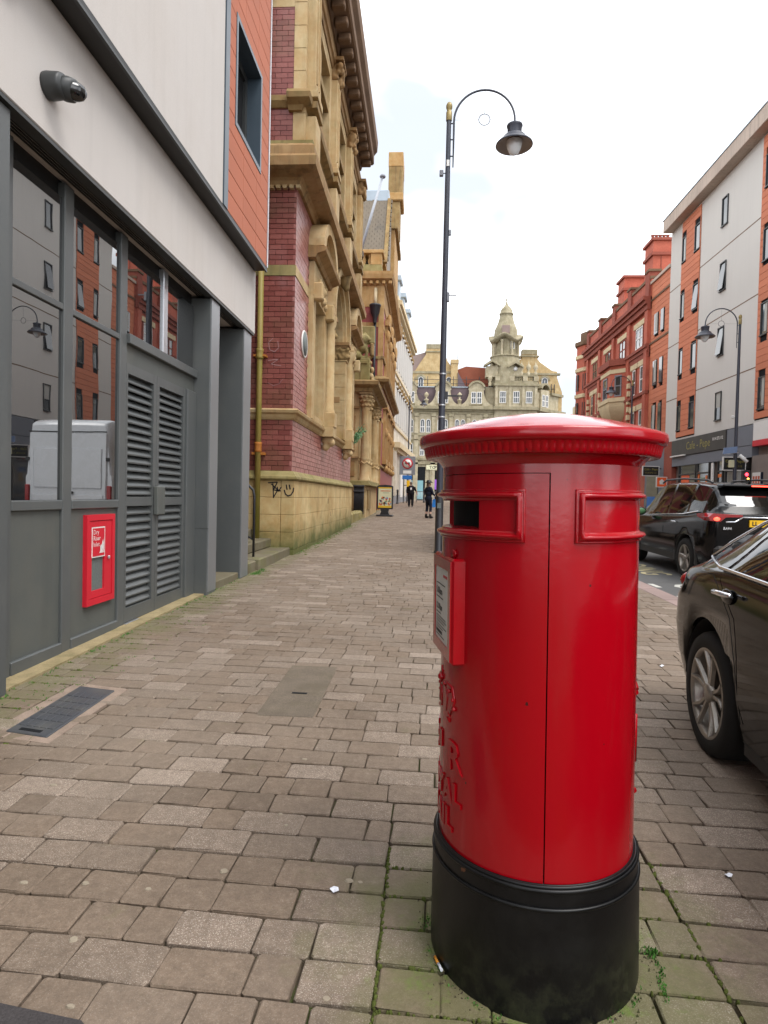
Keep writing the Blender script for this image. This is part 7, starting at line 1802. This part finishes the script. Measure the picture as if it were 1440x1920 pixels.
# ================================================================== street signs and signals far off
ss = thing('turn_sign', (-1.5, 54, gz(54)), 'grey sign with red no left turn roundel at the end of the pavement', 'road sign')
FT = Fr(-1.5, 54, 1, 0, 0, -1)
obj('post', MB().tube([(-1.5, 54, gz(54)), (-1.5, 54, 5.0)], .05, 10), 'sign_grey', ss)
obj('plate', MB().cbox(-.68, .68, .05, .09, 3.25, 4.85, .02, FT), 'sign_grey', ss)
RT = lambda x, y, z: FT(x, .09 + z, 4.22 + y)
obj('roundel', MB().lathe([(.46, 0), (.46, .015), (0, .015)], seg=28, T=RT), 'sign_red', ss)
rd = obj('roundel_face', MB().lathe([(.36, .016), (.36, .02), (0, .02)], seg=28, T=RT), 'sign_white', ss)
obj('arrow', MB().prism([(.10, -.26), (.20, -.26), (.20, .10), (-.05, .10), (-.05, .22), (-.27, .05), (-.05, -.12), (-.05, 0), (.10, 0)], .02, .024, RT), 'text_dark', rd)
obj('slash', MB().prism([(-.29, .22), (-.22, .29), (.29, -.22), (.22, -.29)], .025, .03, RT), 'sign_red', rd)
obj('supplement', MB().box(-.36, .36, .09, .10, 3.35, 3.62, FT), 'sign_white', ss)
obj('name_plate', MB().box(-.42, .42, .05, .09, 2.85, 3.2, FT), 'sign_blue', ss)
pn = thing('parking_sign', (-1.35, 53.5, gz(53)), 'small yellow notice on a post under the blue plate', 'sign')
obj('post', MB().tube([(-1.78, 53.6, gz(53)), (-1.78, 53.6, 2.9)], .04, 8), 'iron_black', pn); obj('plate', MB().box(-1.52, -1.25, 53.55, 53.6, 1.9, 2.75), 'plate_yellow', pn)
obj('arm', MB().box(-1.8, -1.4, 53.60, 53.63, 2.3, 2.36), 'iron_black', pn)
gr_ = thing('guard_rail', (-.1, 58, .9), 'pale pedestrian guard rail at the end of the pavement', 'railing')
obj('top_rail', MB().tube([(-.7, 58, 1.85), (1.3, 58, 1.85)], .03, 6), 'sign_grey', gr_); obj('bottom_rail', MB().tube([(-.7, 58, 1.05), (1.3, 58, 1.05)], .03, 6), 'sign_grey', gr_)
me = MB().tube([(0, 0, 0), (0, 0, .8)], .016, 5).mesh('bar', ['sign_white'])
for i in range(15): obj('bar', me, None, gr_, loc=(-.65 + i * .135, 58, 1.05))
for x in (-.72, 1.32): obj('post', MB().tube([(x, 58, .8), (x, 58, 1.9)], .035, 6), 'sign_grey', gr_)
bo = single('bollard', MB().lathe([(.10, .85), (.10, 1.0), (.075, 1.02), (.075, 1.95), (.09, 1.97), (.09, 2.05), (.05, 2.12), (0, 2.13)], (0.0, 56, 0), 14), 'iron_black', 'black bollard beside the pale guard rail', 'bollard')
bo = single('bollard', MB().lathe([(.10, .7), (.10, .85), (.075, .87), (.075, 1.75), (.09, 1.77), (.09, 1.85), (.05, 1.92), (0, 1.93)], (-2.15, 50.5, 0), 14), 'iron_black', 'black bollard against the cream stuccoed building', 'bollard')
# traffic signal across the road
ts_ = thing('traffic_signal', (11.54, 23.2, gz(23.2)), 'traffic signal showing red and amber behind the SUV', 'traffic light')
obj('post', MB().tube([(11.54, 23.2, gz(23)), (11.54, 23.2, 1.9)], .05, 10), 'iron_black', ts_)
hd_ = obj('head', MB().cbox(11.42, 11.66, 23.1, 23.3, 1.75, 2.58, .02), 'iron_black', ts_)
obj('red_light', MB().lathe([(.06, 0), (.05, .02), (0, .03)], seg=16, T=lambda x, y, z: (11.53 + x, 23.1 - z, 2.42 + y)), 'signal_red', hd_)
obj('amber_light', MB().lathe([(.04, 0), (.035, .02), (0, .03)], seg=16, T=lambda x, y, z: (11.58 + x, 23.1 - z, 2.26 + y)), 'signal_amber', hd_)

# ================================================================== small things on the ground
cg = thing('cigarette_end', gp(.075, 1.765), 'cigarette end with orange filter at the foot of the pillar box', 'litter')
obj('filter', MB().tube([gp(.064, 1.795, .008), gp(.073, 1.770, .008)], .0042, 8), 'filter_orange', cg); obj('paper', MB().tube([gp(.0735, 1.769, .008), gp(.083, 1.745, .008)], .0042, 8), 'litter_white', cg)
rr = random.Random(9)
def scrap(x, y, r_, label, mat='litter_white'):
    mb = MB(); n = 7; vs = [gp(x, y, .012)] + [gp(x + r_ * rr.uniform(.6, 1.1) * math.cos(2 * PI * k / n), y + r_ * rr.uniform(.6, 1.1) * math.sin(2 * PI * k / n), .003 + rr.uniform(0, .014)) for k in range(n)]
    vs2 = [(a, b, c - .0015) for a, b, c in vs]
    mb.add(vs + vs2, [(0, k + 1, (k + 1) % n + 1) for k in range(n)] + [(n + 1, n + 1 + (k + 1) % n + 1, n + 1 + k + 1) for k in range(n)] + [(k + 1, n + 2 + k, n + 2 + (k + 1) % n, (k + 1) % n + 1) for k in range(n)])
    single('paper_scrap', mb, mat, label, 'litter')
scrap(-.272, 2.07, .018, 'small bluish white paper scrap on the paving left of the pillar box'); scrap(1.127, 2.283, .016, 'crumpled white scrap on the paving in front of the parked car wheel'); scrap(1.912, 5.033, .02, 'white scrap on the paving between pillar box and car')
GUM = [(-1.02, 1.774), (-1.127, 2.03), (-.901, 2.02), (-.679, 2.142), (-.568, 2.538), (-.526, 2.456), (-.229, 2.132), (-.19, 2.124), (-.204, 1.704), (-.23, 1.627), (-1.641, 2.678), (-1.03, 3.351), (-.568, 3.065), (-1.278, 3.928), (-1.287, 3.712), (-1.334, 2.012), (-.894, 1.543), (.95, 2.9), (1.05, 2.05), (-.3, 5.2), (-1.6, 5.5), (.2, 6.3), (-1.0, 7.0), (-.6, 8.2), (1.3, 6.0), (.9, 4.4)]
for (x, y) in GUM:
    n = 10; r_ = rr.uniform(.007, .014); sx = rr.uniform(1.0, 1.8)
    vs = [gp(x + r_ * sx * rr.uniform(.8, 1.1) * math.cos(2 * PI * k / n), y + r_ * rr.uniform(.8, 1.1) * math.sin(2 * PI * k / n), -.001) for k in range(n)] + [gp(x + r_ * sx * .7 * math.cos(2 * PI * k / n), y + r_ * .7 * math.sin(2 * PI * k / n), .0035) for k in range(n)]
    obj('gum_spot', MB().add(vs, [tuple(range(n, 2 * n))] + [(k, (k + 1) % n, n + (k + 1) % n, n + k) for k in range(n)]), 'gum', pav)
# weeds in the joints
wd_ = MB(); rr = random.Random(21)
def tuft(x, y, n_, h, spread, z=None, flat=.5):
    for i in range(n_):
        a = rr.uniform(0, 2 * PI); d = rr.uniform(0, spread); bx, by = x + d * math.cos(a), y + d * math.sin(a)
        L = h * rr.uniform(.5, 1.1); b2 = rr.uniform(0, 2 * PI); ln = rr.uniform(.2, 1.0) * flat; w_ = rr.uniform(.0012, .003) * (1 + h * 6)
        zb2 = (gz(by) if z is None else z) - .004
        tip = (bx + math.cos(b2) * L * ln, by + math.sin(b2) * L * ln, zb2 + L * math.sqrt(max(.05, 1 - ln * ln * .8))); mid = (bx + math.cos(b2) * L * ln * .45, by + math.sin(b2) * L * ln * .45, zb2 + L * .6)
        px, py = -math.sin(b2) * w_, math.cos(b2) * w_
        wd_.add([(bx - px * .5, by - py * .5, zb2), (bx + px * .5, by + py * .5, zb2), (mid[0] + px, mid[1] + py, mid[2]), tip, (mid[0] - px, mid[1] - py, mid[2])], [(0, 1, 2, 3, 4)])
for i in range(90): y = rr.uniform(3.2, 9.2); tuft(-2.66 + rr.uniform(-.01, .05), y, rr.randrange(3, 10), .022, .02)
for i in range(60): y = rr.uniform(12.1, 21.5); tuft(-2.51 + rr.uniform(-.01, .05), y, rr.randrange(4, 12), .03, .05)
for i in range(60): tuft(-2.40 + rr.uniform(-.15, .35), 3.0 + rr.uniform(0, 4), rr.randrange(2, 7), .012, .02)
for i in range(22): t = i / 21; tuft(.705 + .012 * math.sin(5 * t) + rr.uniform(-.008, .008), 1.90 - t * .20, 8, .010, .010)
for i in range(8): tuft(.71 + rr.uniform(-.02, .02), 1.885 + rr.uniform(-.02, .02), 12, .014, .014)
for i in range(50): a = rr.uniform(0, 2 * PI); tuft(.36 + .318 * math.cos(a), 1.90 + .318 * math.sin(a), 5, .010, .012)
for i in range(40): tuft(-2.45 + rr.uniform(-.1, .2), 3.3 + rr.uniform(-.2, .9), 6, .014, .02)
for i in range(26): tuft(-2.56 + rr.uniform(-.04, .06), 9.25 + rr.uniform(0, .6), 14, .03, .05)
o = tag(obj('weeds', wd_, 'leaf_green'), 'tiny green weeds and moss tufts growing in the paving joints', 'weeds', kind='stuff')
ms = MB(); rr = random.Random(31); ms.sm = True
def clump(x, y, r_, h):
    n = 7; vs = [gp(x, y, h - .006)] + [gp(x + r_ * .6 * rr.uniform(.8, 1.2) * math.cos(2 * PI * k / n), y + r_ * .6 * rr.uniform(.8, 1.2) * math.sin(2 * PI * k / n), h * .75 - .006) for k in range(n)] + [gp(x + r_ * rr.uniform(.8, 1.2) * math.cos(2 * PI * k / n), y + r_ * rr.uniform(.8, 1.2) * math.sin(2 * PI * k / n), -.012) for k in range(n)]
    ms.add(vs, [(0, k + 1, (k + 1) % n + 1) for k in range(n)] + [(k + 1, n + 1 + k, n + 1 + (k + 1) % n, (k + 1) % n + 1) for k in range(n)])
for i in range(420):
    x = rr.choice([-.10, .87]) if rr.random() < .5 else rr.uniform(-.12, .95); y = rr.uniform(1.42, 2.35)
    if x not in (-.10, .87): y = .9 + round((y - .9) / PITCH - .5) * PITCH + PITCH / 2 + x * ANG
    if math.hypot(x - .36, y - 1.9) > .31 and rr.random() < 1.25 - math.hypot(x - .36, y - 1.9): clump(x + rr.gauss(0, .0025), y + rr.gauss(0, .0025), rr.uniform(.004, .010), rr.uniform(.006, .011))
for i in range(500):
    x = -2.66 + abs(rr.gauss(0, .22)); y = rr.uniform(2.8, 9.5); y = .9 + round((y - .9) / PITCH) * PITCH + PITCH / 2 + x * ANG; clump(x, y + rr.gauss(0, .003), rr.uniform(.005, .013), rr.uniform(.006, .013))
for i in range(240): clump(-2.52 + abs(rr.gauss(0, .09)), rr.uniform(12, 21.6), rr.uniform(.01, .04), rr.uniform(.008, .02))
tag(obj('moss_clumps', ms, 'moss'), 'low dark green moss clumps in the paving joints and along the walls', 'moss', kind='stuff')
# dirt and crumbs gathered round the box foot
dm_ = MB(); rr = random.Random(5)
for i in range(260):
    a = rr.uniform(0, 2 * PI); d = .308 + abs(rr.gauss(0, .035)); x, y = .36 + d * math.cos(a), 1.90 + d * math.sin(a); s_ = rr.uniform(.0015, .0045)
    dm_.add([(x - s_, y - s_, gz(y) - .002), (x + s_, y - s_ * .6, gz(y) - .002), (x + s_ * .4, y + s_, gz(y) - .002), (x, y, gz(y) + s_ * .9)], [(0, 1, 3), (1, 2, 3), (2, 0, 3)])
tag(obj('grit', dm_, 'joint_sand'), 'loose grit and crumbs gathered round the pillar box foot', 'grit', kind='stuff')
# plant rooted on the string course of the stone building
pl_ = thing('ledge_plant', (-2.40, 20.4, 3.05), 'leafy green weed rooted on the stone ledge near the porch', 'plant')
lf_ = MB(); rr = random.Random(8); stm = MB()
for i in range(9):
    a = rr.uniform(-1.2, 1.6); L = rr.uniform(.3, .75); p0 = (-2.42, 20.4 + rr.uniform(-.2, .2), 3.04); p1 = (p0[0] + .25 * L + rr.uniform(0, .1), p0[1] + math.sin(a) * L * .6, p0[2] + L * .55); p2 = (p1[0] + .2 * L, p1[1] + math.sin(a) * L * .4, p1[2] + L * .2)
    stm.tube([p0, p1, p2], .008, 5)
    for k in range(26):
        t = rr.uniform(.2, 1); c = Vector(p0).lerp(Vector(p1), t) if rr.random() < .5 else Vector(p1).lerp(Vector(p2), t)
        u = Vector((rr.gauss(0, 1), rr.gauss(0, 1), rr.gauss(0, 1))).normalized(); v = u.orthogonal().normalized(); s_ = rr.uniform(.03, .06); c = c + u * .03
        lf_.add([tuple(c), tuple(c + u * s_ + v * s_ * .45), tuple(c + u * s_ * 2), tuple(c + u * s_ - v * s_ * .45)], [(0, 1, 2, 3)])
obj('stems', stm, 'leaf_far', pl_)
o = obj('leaves', lf_, 'leaf_far', pl_); o['kind'] = 'stuff'
